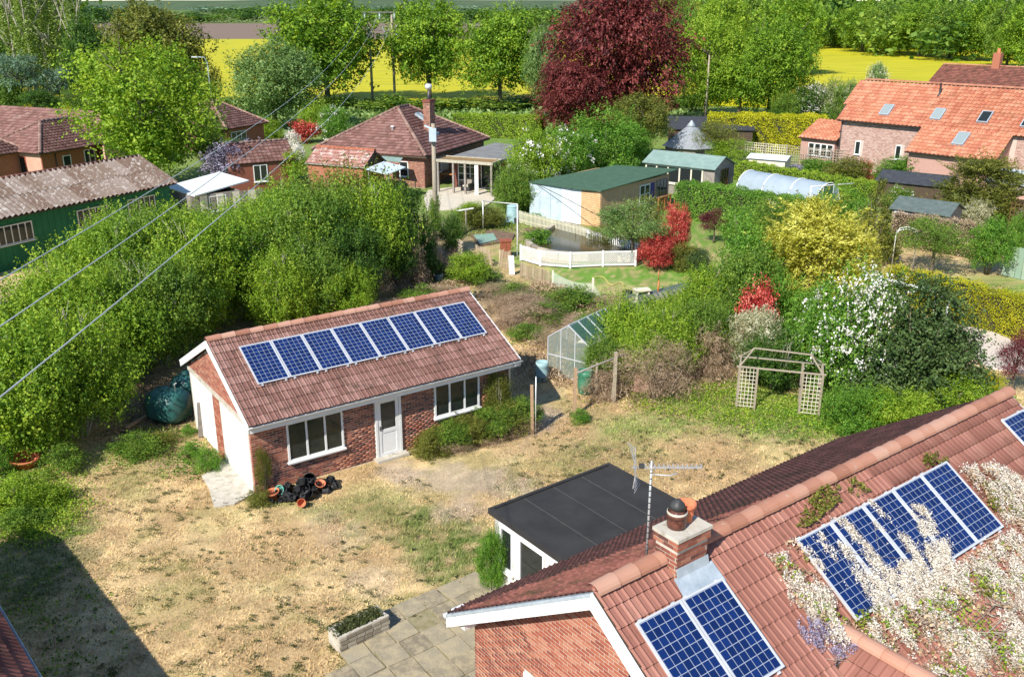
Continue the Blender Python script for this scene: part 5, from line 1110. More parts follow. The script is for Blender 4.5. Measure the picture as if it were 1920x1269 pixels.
q.box(6.1, 6.2, 6.9, 8.6, .9, .98); q.bar((6.15, 6.95, .1), (6.15, 7.7, .9), .07); q.bar((6.15, 7.75, .9), (6.15, 8.5, .1), .07); q.build('handrail', 'orange_wood', gs)
# workshop with pale green roof
wk = bld('workshop', 'grey boarded workshop with pale green pitched roof and row of windows', 'shed', P(1208, 301, 2.3), -37)
q = MB(); walls(wk, .1, 5.9, .1, 3.5, 2.15, 'grey_wood', .12); MB().slab([(5.78, .1, 2.15), (5.78, 3.5, 2.15), (5.78, 1.6, 2.85)], (.12, 0, 0)).build('gable', 'grey_wood', wk)
q = MB(); q.slab([(-.1, -.15, 2.2), (6.05, -.15, 2.2), (6.05, 1.6, 2.95), (-.1, 1.6, 2.95)], (0, 0, -.05)); q.slab([(-.1, 1.6, 2.95), (6.05, 1.6, 2.95), (6.05, 3.7, 2.15), (-.1, 3.7, 2.15)], (0, 0, -.05)); q.build('roof', 'pale_green_felt', wk)
window(wk, (0, .1, 0), (1, 0, 0), (0, -1, 0), .1, .75, 4.9, 1.35, 5, 1, fm='cream_wood', t=.12)
window(wk, (5.9, .1, 0), (0, 1, 0), (1, 0, 0), 1.1, .4, 1.3, 1.6, 3, 3, fm=mat('brown_paint', [(.16, .08, .04)], rough=.7))
for j in range(15): MB().box(5.9, 5.925, .1, 1.05, .02+j*.14, .13+j*.14).build('board', 'grey_wood', wk); MB().box(5.9, 5.925, 2.55, 3.5, .02+j*.14, .13+j*.14).build('board', 'grey_wood', wk)
# conical grey hut, dark roof behind
cn = bld('conical_hut', 'grey hut with a steep many sided conical roof behind the workshop', 'hut', P(1293, 292), 0)
q = MB(); q.lathe([(2.4, 0), (2.4, 1.0)], 8); q.build('wall', 'grey_wood', cn); q = MB(); q.lathe([(2.75, .95), (.45, 2.75)], 8); r8 = q.build('roof', 'roof_slate' if 0 else mat('roof_slate', [(.20, .22, .24), (.30, .32, .34)], scale=6, rough=.8, bump=.3), cn); r8.data.polygons.foreach_set('use_smooth', [False]*len(r8.data.polygons))
q = MB(); q.lathe([(.4, 2.75), (.5, 2.8), (.15, 3.2), (.1, 3.3), (0, 3.35)], 8); q.build('roof_cap', 'lead', cn)
dk = bld('dark_roofed_building', 'low building with dark grey roof behind the conical hut', 'outbuilding', P(1255, 240, 2.4), -8)
walls(dk, 0, 8, .2, 4, 2.3, 'dark_wood'); MB().slab([(-.2, 0, 2.35), (8.2, 0, 2.35), (8.2, 4.2, 3.1), (-.2, 4.2, 3.1)], (0, 0, -.1)).build('roof', 'dark_felt', dk)
# polytunnel
pl = bld('polytunnel', 'white plastic polytunnel with arched roof behind the clipped hedge', 'polytunnel', P(1378, 372, 0), -52)
Lp, Wp, Hp = 6.9, 2.9, 1.75; vs = []; fs = []; k = 14
for i in range(13):
    for j in range(k+1): a = math.pi*j/k; vs.append((Lp*i/12, Wp/2-Wp/2*math.cos(a), .2+Hp*math.sin(a)**.8))
    if i:
        for j in range(k): fs.append(((i-1)*(k+1)+j, i*(k+1)+j, i*(k+1)+j+1, (i-1)*(k+1)+j+1))
MB().add(vs, fs, sm=True).build('cover', 'poly_film', pl)
for i in (0, 4, 8, 12):
    MB().tube([(Lp*i/12, Wp/2-(Wp/2+.02)*math.cos(math.pi*j/k), .2+(Hp+.02)*math.sin(math.pi*j/k)**.8) for j in range(k+1)], .035, 6).build('hoop', 'white_paint', pl)
q = MB(); e0 = [(Lp-.02, Wp/2-Wp/2*math.cos(math.pi*j/k), .2+Hp*math.sin(math.pi*j/k)**.8) for j in range(k+1)]; q.slab(e0[:6]+[(Lp-.02, e0[5][1], 0), (Lp-.02, 0, 0)], (.01, 0, 0)); q.slab([(Lp-.02, Wp, 0), (Lp-.02, e0[9][1], 0)]+e0[9:][0:], (.01, 0, 0)); q.build('end_panel', 'poly_film', pl)
q = MB(); q.box(Lp, Lp+.03, e0[5][1], e0[5][1]+.05, 0, 1.8); q.box(Lp, Lp+.03, e0[9][1]-.05, e0[9][1], 0, 1.8); q.build('door_frame', 'white_paint', pl); MB().box(Lp-.03, Lp-.01, e0[5][1], e0[9][1], 0, 1.75).build('doorway_net', 'green_felt', pl)
# sheds in the right hand gardens
def shed(name, label, p, yw, L, W, ze, zr, roof, wall, win=None, cat='shed', over=.12):
    t = bld(name, label, cat, p, yw); walls(t, .05, L-.05, .05, W-.05, ze-.05, wall, .08)
    for x in (.05, L-.11): MB().slab([(x, .05, ze-.05), (x, W-.05, ze-.05), (x, W/2, zr-.08)], (.06, 0, 0)).build('gable', wall, t)
    q = MB(); q.slab([(-over, -over, ze-.04), (L+over, -over, ze-.04), (L+over, W/2, zr), (-over, W/2, zr)], (0, 0, -.05)); q.slab([(-over, W/2, zr), (L+over, W/2, zr), (L+over, W+over, ze-.04), (-over, W+over, ze-.04)], (0, 0, -.05)); q.build('roof', roof, t)
    if win: window(t, (0, .05, 0), (1, 0, 0), (0, -1, 0), *win)
    return t
shed('dark_shed', 'shed with dark blue grey felt roof behind the yellow green hedge', P(1645, 338, 1.9), -37, 4.6, 2.8, 1.95, 2.5, 'dark_felt', 'dark_wood')
shed('garden_shed', 'small shed with grey green felt roof beside the cream shrub', P(1672, 389, 1.9), -42, 3.4, 2.6, 1.9, 2.45, 'grey_felt', 'grey_wood', (.2, 1.2, .8, .5, 1))
shed('blue_roofed_shed', 'shed with pale blue roof cut by the right edge behind the olive conifer', P(1850, 338, 2.2), -48, 6, 3.5, 2.2, 2.9, 'blue_grey', 'grey_wood')
shed('white_shed', 'small white garden store with pale flat roof beside the golden hedge', P(1403, 298, 1.6), -30, 3.1, 2.0, 1.75, 1.95, 'pale_sheet', 'cream_wood')
# lattice pergola at right edge
pg = bld('lattice_pergola', 'brown lattice pergola with pinkish roof at the right edge', 'pergola', P(1885, 448), -45); q = MB()
for i in range(10): q.box(i*.22, i*.22+.03, 0, .03, 0, 2.3); q.box(i*.22, i*.22+.03, 0, 2.0, 2.3, 2.33)
for i in range(10): q.box(0, 2.1, .03, .05, .2+i*.22, .23+i*.22)
q.build('lattice', 'brown_paint', pg); MB().slab([(-.1, 1.0, 2.4), (2.5, 1.0, 2.4), (2.5, 2.4, 2.5), (-.1, 2.4, 2.5)], (0, 0, -.05)).build('roof', 'render_pink', pg)
# ------------------------------------------------------------------ trees of the background
for i, (px, w_) in enumerate(((14, 46), (43, 40), (74, 44), (98, 48), (128, 52), (160, 40))):
    plant('poplar_tree', ['leftmost tall poplar at the picture edge', 'second tall poplar from the left edge with bare pale trunk', 'third tall poplar from the left with pale trunk', 'fourth tall poplar from the left, leafy up to the top', 'thickest tall poplar with bright pale trunk right of the row middle', 'rightmost tall poplar of the row above the dark trees'][i], 'tree', 'poplar_leaf', 'poplar', px, 196+4*(i % 3), -75-12*(i % 2), w_, 'row of tall poplars at the left', tr=1, cb=.12, tm='pale_bark')
plant('cedar_tree', 'blue green cedar with drooping boughs at the left edge', 'tree', 'cedar_leaf', 'cedar', 45, 226, 104, 135, tr=1, cb=.05)
plant('cedar_tree', 'smaller blue green cedar right of the large drooping one', 'tree', 'cedar_leaf', 'cedar', 118, 222, 130, 70, tr=1, cb=.05)
for i, (px, b, t, w_, lm, k) in enumerate(((190, 212, 38, 95, 'dark_leaf', 'oak'), (158, 215, 95, 60, 'dark_leaf', 'oak'), (20, 230, 150, 70, 'mid_leaf', 'oak'), (80, 232, 170, 80, 'dark_leaf', 'bush'), (150, 230, 165, 70, 'mid_leaf', 'bush'), (225, 222, 90, 60, 'mid_leaf', 'oak'), (60, 190, 80, 90, 'dark_leaf', 'oak'), (-40, 215, 60, 120, 'dark_leaf', 'oak'), (205, 235, 160, 60, 'dark_leaf', 'bush'), (110, 186, 60, 80, 'mid_leaf', 'oak'), (5, 190, 40, 80, 'mid_leaf', 'oak'))):
    plant('broadleaf_tree', ['tall dark green tree between the poplars and the brownish oak', 'dark tree beside the thick poplar trunk', 'mid green tree under the cedar at the left edge', 'dark shrubby tree behind the old bungalow roofs', 'mid green bushy tree behind the bungalow, left of the sycamore', 'mid green tree just left of the brownish oak', 'dark tree in the gaps between the first poplars', 'dark tree cut off by the left picture edge', 'low dark tree touching the left side of the bright sycamore', 'tree behind the third and fourth poplars', 'mid green tree behind the leftmost poplar'][i], 'tree', lm, k, px, b, t, w_, tr=1, cb=.08)
for i, (px, w_) in enumerate(((25, 40), (62, 30), (100, 40), (128, 30))):
    plant('yellow_shrub', ['yellow green shrub top left of the bungalow ridge', 'second yellow green shrub behind the bungalow ridge', 'third yellow green shrub behind the bungalow ridge', 'rightmost yellow green shrub behind the bungalow ridge'][i], 'shrub', 'yellow_leaf', 'small', px, 246, 205-6*(i % 2), w_)
plant('oak_tree', 'brownish green oak behind the bright sycamore', 'tree', 'olive_leaf', 'oak', 308, 226, 8, 165, tr=1, cb=.15)
plant('oak_tree', 'smaller brownish oak with thin crown right of the sycamore', 'tree', 'olive_leaf', 'open', 375, 225, 90, 90, tr=1, cb=.1)
plant('sycamore_tree', 'big bright yellow green sycamore in front of the brownish oak at the left', 'tree', 'bright_leaf', 'maple', 285, 352, 86, 262, tr=1, cb=.06)
plant('willow_tree', 'grey green willow with soft rounded crown beside the yellow field', 'tree', 'grey_leaf', 'maple', 517, 243, 82, 172, tr=1, cb=.04)
plant('oak_tree', 'large bright oak with leaning trunk left of the twin electricity poles', 'tree', 'oak_leaf', 'oak', 616, 203, -12, 195, tr=1, cb=.1)
plant('oak_tree', 'bright oak between the twin poles and the chimney', 'tree', 'oak_leaf', 'oak', 806, 199, -2, 148, tr=1, cb=.1)
plant('oak_tree', 'rounded oak right of the bungalow chimney', 'tree', 'oak_leaf', 'oak', 938, 207, 20, 152, tr=1, cb=.08)
plant('pale_tree', 'pale yellow green tree between the rounded oak and the copper beech', 'tree', 'grey_leaf', 'maple', 1022, 222, 56, 78, tr=1, cb=.05)
cbm = plant('copper_beech', 'huge dark red copper beech towering in the centre right', 'tree', 'copper_leaf', 'beech', 1155, 250, -36, 250, tr=1, cb=.03)
merge(cbm, plant('copper_beech', '', 'tree', 'copper_leaf', 'beech', 1075, 262, 110, 140, tr=0))
for i, a in enumerate(((1322, 222, 32, 130, 'bright_leaf', 'maple'), (1440, 222, 38, 150, 'oak_leaf', 'maple'), (1385, 225, 95, 120, 'oak_leaf', 'oak'), (1475, 150, -6, 125, 'oak_leaf', 'oak'), (1345, 140, -8, 110, 'bright_leaf', 'oak'), (1280, 200, 10, 80, 'mid_leaf', 'oak'), (1410, 120, -10, 90, 'mid_leaf', 'oak'), (1255, 150, -20, 90, 'olive_leaf', 'oak'))):
    plant('broadleaf_tree', ['bright tree immediately right of the copper beech', 'broad green tree with rounded crown left of the yellow field', 'green tree filling the gap between the two trees right of the beech', 'bright oak standing in front of the right yellow field edge', 'yellow green tree top behind the tree beside the beech', 'mid green tree half hidden by the copper beech', 'mid green tree behind the two right oaks', 'olive green tree behind the top of the copper beech'][i], 'tree', a[4], a[5], *a[:4], tr=1, cb=.05)
for i, a in enumerate(((1615, 104, 8, 100), (1668, 107, 12, 110), (1722, 113, 2, 105), (1778, 117, 8, 105), (1832, 122, 0, 100), (1885, 135, 10, 100), (1925, 142, 4, 110), (1570, 96, 30, 50))):
    plant('oak_tree', ['leftmost big oak of the belt beyond the right yellow field', 'second oak of the belt beyond the right yellow field', 'third oak of the field belt, above the barn roof', 'fourth oak of the field belt at the right', 'fifth oak of the field belt near the far chimney', 'sixth oak of the belt right of the far chimney', 'oak of the belt cut by the right picture edge', 'small tree at the left end of the far field belt'][i], 'tree', ['oak_leaf', 'mid_leaf'][i % 2], 'oak', *a, 'oaks beyond the right yellow field', tr=1, cb=.04)
for i, a in enumerate(((1520, 228, 158, 78, 'dark_leaf', ('dense', 'blossom')), (1470, 232, 175, 60, 'mid_leaf', None), (1562, 232, 150, 50, 'mid_leaf', ('dense', 'cream_leaf')), (1590, 228, 152, 40, 'grey_leaf', ('sparse', 'cream_leaf')), (1640, 190, 120, 40, 'grey_leaf', ('dense', 'blossom')))):
    plant('hawthorn', ['dark hawthorn with white blossom left of the barn', 'plain green hawthorn at the left of the white flowering one', 'hawthorn with cream blossom beside the barn gable', 'pale hawthorn touching the corner of the barn roof', 'white flowering hawthorn behind the barn ridge'][i], 'tree', a[4], 'bush', *a[:4], blossom=a[5])
# far hedgerows and woods as joined masses
def wood(name, items, lm, lab=None, seed=1):
    me = CR['far'][0]; v = np.zeros(len(me.vertices)*3); me.vertices.foreach_get('co', v); v = v.reshape(-1, 3); r = np.zeros(len(me.polygons)); me.attributes['rnd'].data.foreach_get('value', r)
    R = np.random.default_rng(seed); V = []; A = []
    for (x, y, w, h) in items:
        a = R.random()*6.28; q = v.copy(); k = R.choice(len(me.polygons), 420 if y > 220 else 620, replace=False); q = q.reshape(-1, 4, 3)[k].reshape(-1, 3)
        X = q[:, 0]*math.cos(a)-q[:, 1]*math.sin(a); Y_ = q[:, 0]*math.sin(a)+q[:, 1]*math.cos(a)
        V.append(np.c_[X*w+x, Y_*w+y, q[:, 2]*h]); A.append(np.clip(r[k]+R.uniform(-.25, .25), 0, 1))
    V = np.concatenate(V); o = obj(name, npmesh(name, V, np.arange(len(V)).reshape(-1, 4), 4, attrs={'rnd': ('FACE', 'FLOAT', np.concatenate(A))}), lm); o['kind'] = 'stuff'; return o
R_ = random.Random(77)
wood('far_wood', [(x+R_.uniform(-15, 15), 850+R_.uniform(-15, 60), R_.uniform(18, 34), R_.uniform(8, 15)) for x in range(-560, 260, 14)], 'dark_leaf', seed=2)
wood('far_hedgerow', [(x+R_.uniform(-15, 15), 1250+R_.uniform(-80, 200), R_.uniform(30, 60), R_.uniform(9, 17)) for x in range(-900, 900, 30)], 'dark_leaf', seed=3)
wood('distant_wood', [(x+R_.uniform(-40, 40), 2300+R_.uniform(-200, 400), R_.uniform(80, 160), R_.uniform(12, 18)) for x in range(-1700, 1700, 70)], 'cedar_leaf', seed=4)  # bluish cedar leaf colour stands in for distance haze
wood('right_wood', [(R_.uniform(42, 170), R_.uniform(300, 420), R_.uniform(14, 24), R_.uniform(13, 22)) for i in range(90)]+[(x, 235+R_.uniform(0, 50), R_.uniform(14, 22), R_.uniform(10, 15)) for x in range(100, 230, 9)], 'mid_leaf', seed=5)
wood('centre_wood', [(x, R_.uniform(420, 520), R_.uniform(16, 28), R_.uniform(9, 15)) for x in range(-5, 100, 9)]+[(x, 640, 22, 12) for x in range(10, 120, 14)], 'mid_leaf', seed=6)
wood('left_wood', [(-yy_*R_.uniform(.45, .66), yy_, R_.uniform(10, 18), R_.uniform(13, 21)) for yy_ in [R_.uniform(190, 330) for i in range(90)]], 'dark_leaf', seed=7)
wood('field_edge_scrub', [(x, 134+R_.uniform(-3, 3), R_.uniform(4, 8), R_.uniform(1.2, 2.6)) for x in np.arange(-40, 26, 2.6)], 'mid_leaf', seed=8)
scatter('field_margin_grass', 0, [(380, 260), (1300, 262), (1300, 205), (380, 205)], 9000, .5, 'grey_leaf', .5, 31)
# ------------------------------------------------------------------ hedges
def hp(a, b): p = P(*a); q = P(*b); return p, q
A, B = hp((848, 256), (1012, 262)); hedge('garden_hedge', 'long bright green hedge behind the bungalow', 'hedge', 'bright_leaf', A, B, 2.5, 2.3, .14, 260)
A, B = hp((1335, 292), (1525, 300)); hedge('golden_hedge', 'tall golden yellow clipped hedge left of the barn', 'hedge', 'yellow_leaf', A+Vector((0, 3, 0)), B+Vector((2, 3, 0)), 4, 3.4, .14, 260)
A, B = hp((1262, 405), (1560, 462)); hedge('clipped_hedge', 'thick bright green hedge in front of the polytunnel', 'hedge', 'fresh_leaf', A, B, 2.0, 2.25, .10, 420)
A, B = hp((1352, 332), (1690, 392)); hedge('clipped_hedge', 'yellow green hedge behind the polytunnel', 'hedge', 'bright_leaf', A, B, 1.5, 1.35, .10, 420)
A, B = hp((1648, 574), (2010, 675)); hedge('clipped_hedge', 'long flat topped yellow hedge at the right edge', 'hedge', 'yellow_leaf', A+Vector((.3, .6, 0)), B+Vector((.3, .6, 0)), 1.1, 1.75, .06, 900)
A, B = hp((1672, 462), (1840, 492)); hedge('dead_hedge', 'brown dead looking hedge behind the metal arch', 'hedge', 'brown_twig', A+Vector((0, .6, 0)), B+Vector((0, .6, 0)), .9, 1.9, .07, 500)
A, B = hp((45, 330), (110, 322)); hedge('low_hedge', 'low dark hedge under the red framed bungalow window', 'hedge', 'fresh_leaf', A, B, .8, .9, .08, 400)
# ------------------------------------------------------------------ middle distance shrubs
MID = [
 ('cherry_shrub', 'red leaved acer left of the bungalow roof', 'red_leaf', 'small', 572, 268, 226, 60, None),
 ('garden_shrub', 'round green shrub beside the red acer', 'fresh_leaf', 'bush', 625, 268, 200, 62, ('sparse', 'blossom')),
 ('garden_shrub', 'yellow green shrub behind the red acer', 'bright_leaf', 'small', 590, 252, 196, 50, None),
 ('garden_shrub', 'yellow green shrub right of the small cottage', 'bright_leaf', 'bush', 500, 262, 222, 60, None),
 ('garden_shrub', 'shrub between the cottage and the wisteria shed', 'mid_leaf', 'bush', 440, 300, 262, 60, None),
 ('garden_shrub', 'olive shrub hiding the left wall of the cottage', 'mid_leaf', 'bush', 405, 290, 225, 60, None),
 ('rhododendron', 'bright green shrub in front of the copper beech', 'fresh_leaf', 'bush', 1130, 330, 205, 130, None),
 ('rhododendron', 'green shrub with pale pink blossom behind the green roofed shed', 'fresh_leaf', 'bush', 1060, 345, 240, 110, ('sparse', 'blossom')),
 ('rhododendron', 'bright shrub with white blossom at the end of the flat extension', 'bright_leaf', 'bush', 1000, 370, 245, 110, ('sparse', 'blossom')),
 ('garden_shrub', 'broad green shrub right of the veranda', 'mid_leaf', 'thicket', 968, 400, 305, 84, None),
 ('garden_shrub', 'green shrub against the pale metal side of the shed', 'mid_leaf', 'bush', 985, 400, 320, 70, None),
 ('garden_shrub', 'green shrub behind the green roofed shed', 'fresh_leaf', 'bush', 1180, 315, 235, 90, None),
 ('garden_tree', 'olive green rounded tree at the foot of the copper beech', 'olive_leaf', 'maple', 1200, 300, 178, 118, None),
 ('garden_tree', 'small golden acer beside the grey conical hut', 'olive_leaf', 'open', 1345, 310, 228, 90, None),
 ('garden_tree', 'spreading low acer right of the workshop', 'bright_leaf', 'open', 1375, 318, 262, 100, None),
 ('garden_shrub', 'bright green shrub in front of the barn wall', 'fresh_leaf', 'bush', 1692, 340, 292, 110, None),
 ('garden_shrub', 'brownish green shrub by the trellis', 'olive_leaf', 'bush', 1590, 345, 296, 80, None),
 ('garden_shrub', 'small red shrub beside the trellis', 'red_leaf', 'small', 1622, 345, 302, 26, None),
 ('garden_shrub', 'low green shrubs under the trellis', 'fresh_leaf', 'small', 1525, 325, 298, 70, None),
 ('garden_shrub', 'purple flowering shrub by the trellis post', 'mauve_bloom', 'small', 1490, 328, 308, 34, None),
 ('garden_shrub', 'grey green plants in front of the trellis', 'grey_leaf', 'small', 1450, 325, 300, 50, None),
 ('conifer', 'wide olive conifer in front of the barn at the right', 'olive_leaf', 'conifer', 1825, 425, 296, 165, None),
 ('conifer', 'low olive conifer behind the first wide one at the right edge', 'olive_leaf', 'conifer', 1895, 400, 325, 90, None),
 ('cream_shrub', 'pale cream rounded shrub beside the grey green shed', 'cream_leaf', 'mound', 1825, 440, 378, 78, None),
 ('garden_tree', 'tall narrow olive conifer left of the metal arch', 'olive_leaf', 'cone', 1632, 492, 342, 90, None),
 ('apple_tree', 'small spreading apple tree on the lawn behind the yellow hedge', 'mid_leaf', 'open', 1745, 512, 412, 128, None),
 ('laurel', 'dense dark green laurel right of the apple tree', 'fresh_leaf', 'bush', 1850, 514, 410, 86, None),
 ('garden_shrub', 'green shrub at the right edge above the green fence', 'fresh_leaf', 'bush', 1912, 470, 395, 50, None),
 ('garden_shrub', 'pink blossomed shrub between hedge and small shed', 'mid_leaf', 'bush', 1680, 400, 350, 60, ('sparse', 'blossom')),
 ('garden_shrub', 'red leaved shrub beside the dark shed', 'red_leaf', 'small', 1732, 378, 350, 24, None),
 ('garden_shrub', 'dark green bush left of the narrow conifer', 'fresh_leaf', 'bush', 1570, 470, 350, 100, None),
 ('garden_shrub', 'green bush in front of the thick hedge', 'mid_leaf', 'thicket', 1450, 470, 372, 100, None),
 ('garden_shrub', 'bush with white dots left of the clothes pole', 'dark_leaf', 'bush', 1530, 450, 372, 50, ('sparse', 'blossom')),
 ('garden_shrub', 'young green bush behind the purple acer', 'fresh_leaf', 'thicket', 1385, 460, 392, 70, None),
 ('garden_tree', 'gnarled old apple tree by the pond with twisted trunk', 'grey_leaf', 'open', 1185, 496, 376, 130, None),
 ('garden_shrub', 'loose olive bush in front of the tan shed boards', 'olive_leaf', 'open', 1200, 462, 372, 100, None),
 ('garden_shrub', 'loose shrub overhanging the pond', 'olive_leaf', 'open', 1128, 462, 422, 60, None),
 ('photinia', 'tall red photinia bush beside the pond fence', 'red_leaf', 'bush', 1262, 492, 385, 58, None),
 ('photinia', 'lower red photinia bush left of the tall one', 'red_leaf', 'bush', 1228, 505, 438, 66, None),
 ('photinia', 'dark red and green photinia base at the right', 'olive_leaf', 'bush', 1282, 505, 455, 56, None),
 ('purple_acer', 'small dark purple acer on the lawn', 'purple_leaf', 'open', 1338, 455, 392, 56, None),
 ('garden_shrub', 'dark round bush by the black picket fence', 'yew_leaf', 'bush', 1306, 510, 470, 50, None),
 ('iris_clump', 'bright green clump beside the pond', 'fresh_leaf', 'small', 1010, 462, 430, 56, None),
 ('iris_clump', 'bright green clump behind the pond fence post', 'fresh_leaf', 'small', 1005, 420, 400, 36, None),
 ('golden_conifer', 'large golden yellow conifer in the right centre', 'gold_leaf', 'conifer', 1520, 600, 386, 232, None),
 ('golden_conifer', 'pointed tip of the golden conifer', 'gold_leaf', 'cone', 1512, 602, 380, 130, None),
 ('golden_conifer', 'pointed side shoot of the golden conifer', 'gold_leaf', 'cone', 1568, 590, 420, 90, None),
 ('golden_conifer', 'spreading lower boughs of golden conifer at its right side', 'gold_leaf', 'conifer', 1590, 560, 432, 110, None),
 ('garden_tree', 'bright green tree left of the golden conifer', 'fresh_leaf', 'bush', 1392, 600, 410, 150, None),
 ('garden_tree', 'green layered shrub in front of the grey deck', 'bright_leaf', 'thicket', 1330, 625, 500, 120, None),
 ('garden_tree', 'mid green shrub below the golden conifer', 'mid_leaf', 'bush', 1400, 640, 470, 140, None),
 ('garden_tree', 'dark shrub under the golden conifer', 'fresh_leaf', 'bush', 1470, 655, 520, 130, None),
 ('photinia', 'red photinia shoots rising above the cream shrub', 'red_leaf', 'small', 1415, 668, 528, 76, None),
 ('cream_shrub', 'cream variegated shrub behind the wooden arbour', 'cream_leaf', 'bush', 1415, 702, 580, 110, None),
 ('viburnum', 'shrub covered with white flower clusters right of centre', 'fresh_leaf', 'bush', 1590, 735, 510, 175, ('dense', 'blossom')),
 ('viburnum', 'lower white flowering shrub behind the arbour', 'fresh_leaf', 'bush', 1530, 725, 560, 110, ('sparse', 'blossom')),
 ('garden_tree', 'big dark green rounded evergreen at the right', 'yew_leaf', 'ever', 1712, 762, 530, 240, None),
 ('laurel', 'bright green low shrub in front of the dark evergreen', 'fresh_leaf', 'bush', 1600, 805, 722, 120, None),
 ('laurel', 'bright green low shrub by the roof ridge, centre of three', 'bright_leaf', 'bush', 1690, 815, 735, 130, None),
 ('laurel', 'yellow green low shrub right of the dark evergreen', 'bright_leaf', 'bush', 1775, 790, 700, 130, None),
 ('laurel', 'bright green shrub at the foot of the near roof', 'fresh_leaf', 'bush', 1850, 790, 735, 110, None),
 ('yellow_shrub', 'bright yellow low shrub behind the near roof', 'yellow_leaf', 'mound', 1840, 750, 696, 84, None),
 ('purple_acer', 'dark purple shrub at the right edge', 'purple_leaf', 'open', 1895, 745, 620, 70, None),
 ('bramble', 'bramble mound with brown stems beside the greenhouse', 'bright_leaf', 'thicket', 1175, 690, 560, 130, None),
 ('bramble', 'second bramble mound overgrowing the old pens', 'bright_leaf', 'thicket', 1240, 705, 580, 130, None),
 ('bramble', 'olive bramble right of the greenhouse mounds', 'mid_leaf', 'thicket', 1310, 690, 560, 110, None),
 ('bramble', 'bright bramble touching the greenhouse roof', 'fresh_leaf', 'bush', 1145, 665, 578, 70, None),
 ('bramble', 'brown tangled dead stems under the brambles', 'brown_twig', 'twig', 1225, 742, 640, 170, None),
 ('bramble', 'brown tangle left of the pale tree stump', 'brown_twig', 'twig', 1320, 705, 610, 110, None),
 ('bramble', 'dark tangle behind the arbour', 'dark_leaf', 'thicket', 1450, 725, 620, 130, None),
 ('bramble', 'leafy bramble leaning on the right side of the greenhouse', 'mid_leaf', 'thicket', 1128, 722, 628, 70, None),
 ('bramble', 'leafy bramble at the back corner of the greenhouse', 'fresh_leaf', 'thicket', 1105, 640, 590, 60, None),
 ('bramble', 'brown stems round the green water butt', 'brown_twig', 'twig', 1130, 742, 695, 80, None),
 ('bramble', 'leafy bramble over the middle of the old pens', 'bright_leaf', 'thicket', 1195, 722, 620, 90, None),
 ('bramble', 'low bramble by the pond lawn netting', 'mid_leaf', 'weed', 1215, 615, 560, 120, None),
 ('bramble', 'mixed bramble beyond the bramble mounds', 'bright_leaf', 'thicket', 1270, 620, 545, 110, None),
 ('elder_bush', 'young green elder on the waste ground', 'bright_leaf', 'bush', 878, 530, 475, 80, None),
 ('elder_bush', 'low green growth beside the young elder', 'mid_leaf', 'weed', 850, 520, 490, 70, None),
 ('weeds', 'weedy green patch behind the garage ridge', 'mid_leaf', 'weed', 1010, 600, 570, 80, None),
 ('weeds', 'green nettles beside the waste ground path', 'olive_leaf', 'weed', 1060, 570, 545, 90, None),
 ('weeds', 'green weeds below the paling fence', 'mid_leaf', 'weed', 960, 560, 530, 80, None),
 ('ivy', 'dark ivy clump round the foot of the wooden pole', 'dark_leaf', 'thicket', 845, 470, 400, 60, None),
 ('garden_shrub', 'twiggy shrub left of the T shaped post', 'olive_leaf', 'thicket', 905, 425, 388, 80, None),
 ('garden_shrub', 'bush at the corner of the pale patio', 'bright_leaf', 'thicket', 885, 418, 380, 60, None),
]
extra_g = []
for (nm, lab, lm, kd, px, b, t, w_, bl) in MID:
    tr = 1 if nm in ('garden_tree', 'apple_tree', 'purple_acer') and kd in ('open', 'maple') else 0
    cat = {'garden_tree': 'tree', 'apple_tree': 'tree', 'conifer': 'conifer', 'golden_conifer': 'conifer', 'purple_acer': 'small tree', 'weeds': 'weeds', 'bramble': 'bramble', 'iris_clump': 'plant', 'ivy': 'ivy'}.get(nm, 'shrub')
    pq = plant(nm, lab, cat, lm, kd, px, b, t, w_, tr=tr, cb=.22 if tr else 0, blossom=bl)
    if lab.startswith('large golden'): gmain = pq
    elif nm == 'golden_conifer': extra_g.append(pq)
for e_ in extra_g: merge(gmain, e_)
# ------------------------------------------------------------------ the thicket at the left
TH_ = [(30, 850, 595, 240), (150, 815, 575, 190), (85, 850, 620, 180), (-60, 780, 560, 240), (60, 740, 540, 190), (150, 720, 500, 180), (235, 712, 520, 170), (300, 680, 480, 170), (20, 660, 570, 130), (150, 640, 455, 150), (225, 640, 420, 160), (290, 620, 395, 160), (345, 655, 470, 140), (375, 625, 405, 160), (440, 600, 400, 165), (500, 590, 400, 150), (555, 575, 390, 150), (330, 560, 392, 130), (255, 560, 392, 120), (420, 540, 394, 130), (490, 520, 376, 140), (205, 560, 415, 90), (560, 520, 335, 145), (610, 560, 345, 150), (640, 520, 312, 165), (700, 540, 335, 140), (735, 500, 345, 100), (590, 600, 440, 120), (530, 620, 470, 110), (660, 575, 420, 120), (405, 510, 400, 90), (540, 480, 352, 100), (640, 600, 500, 110), (670, 580, 505, 70)]
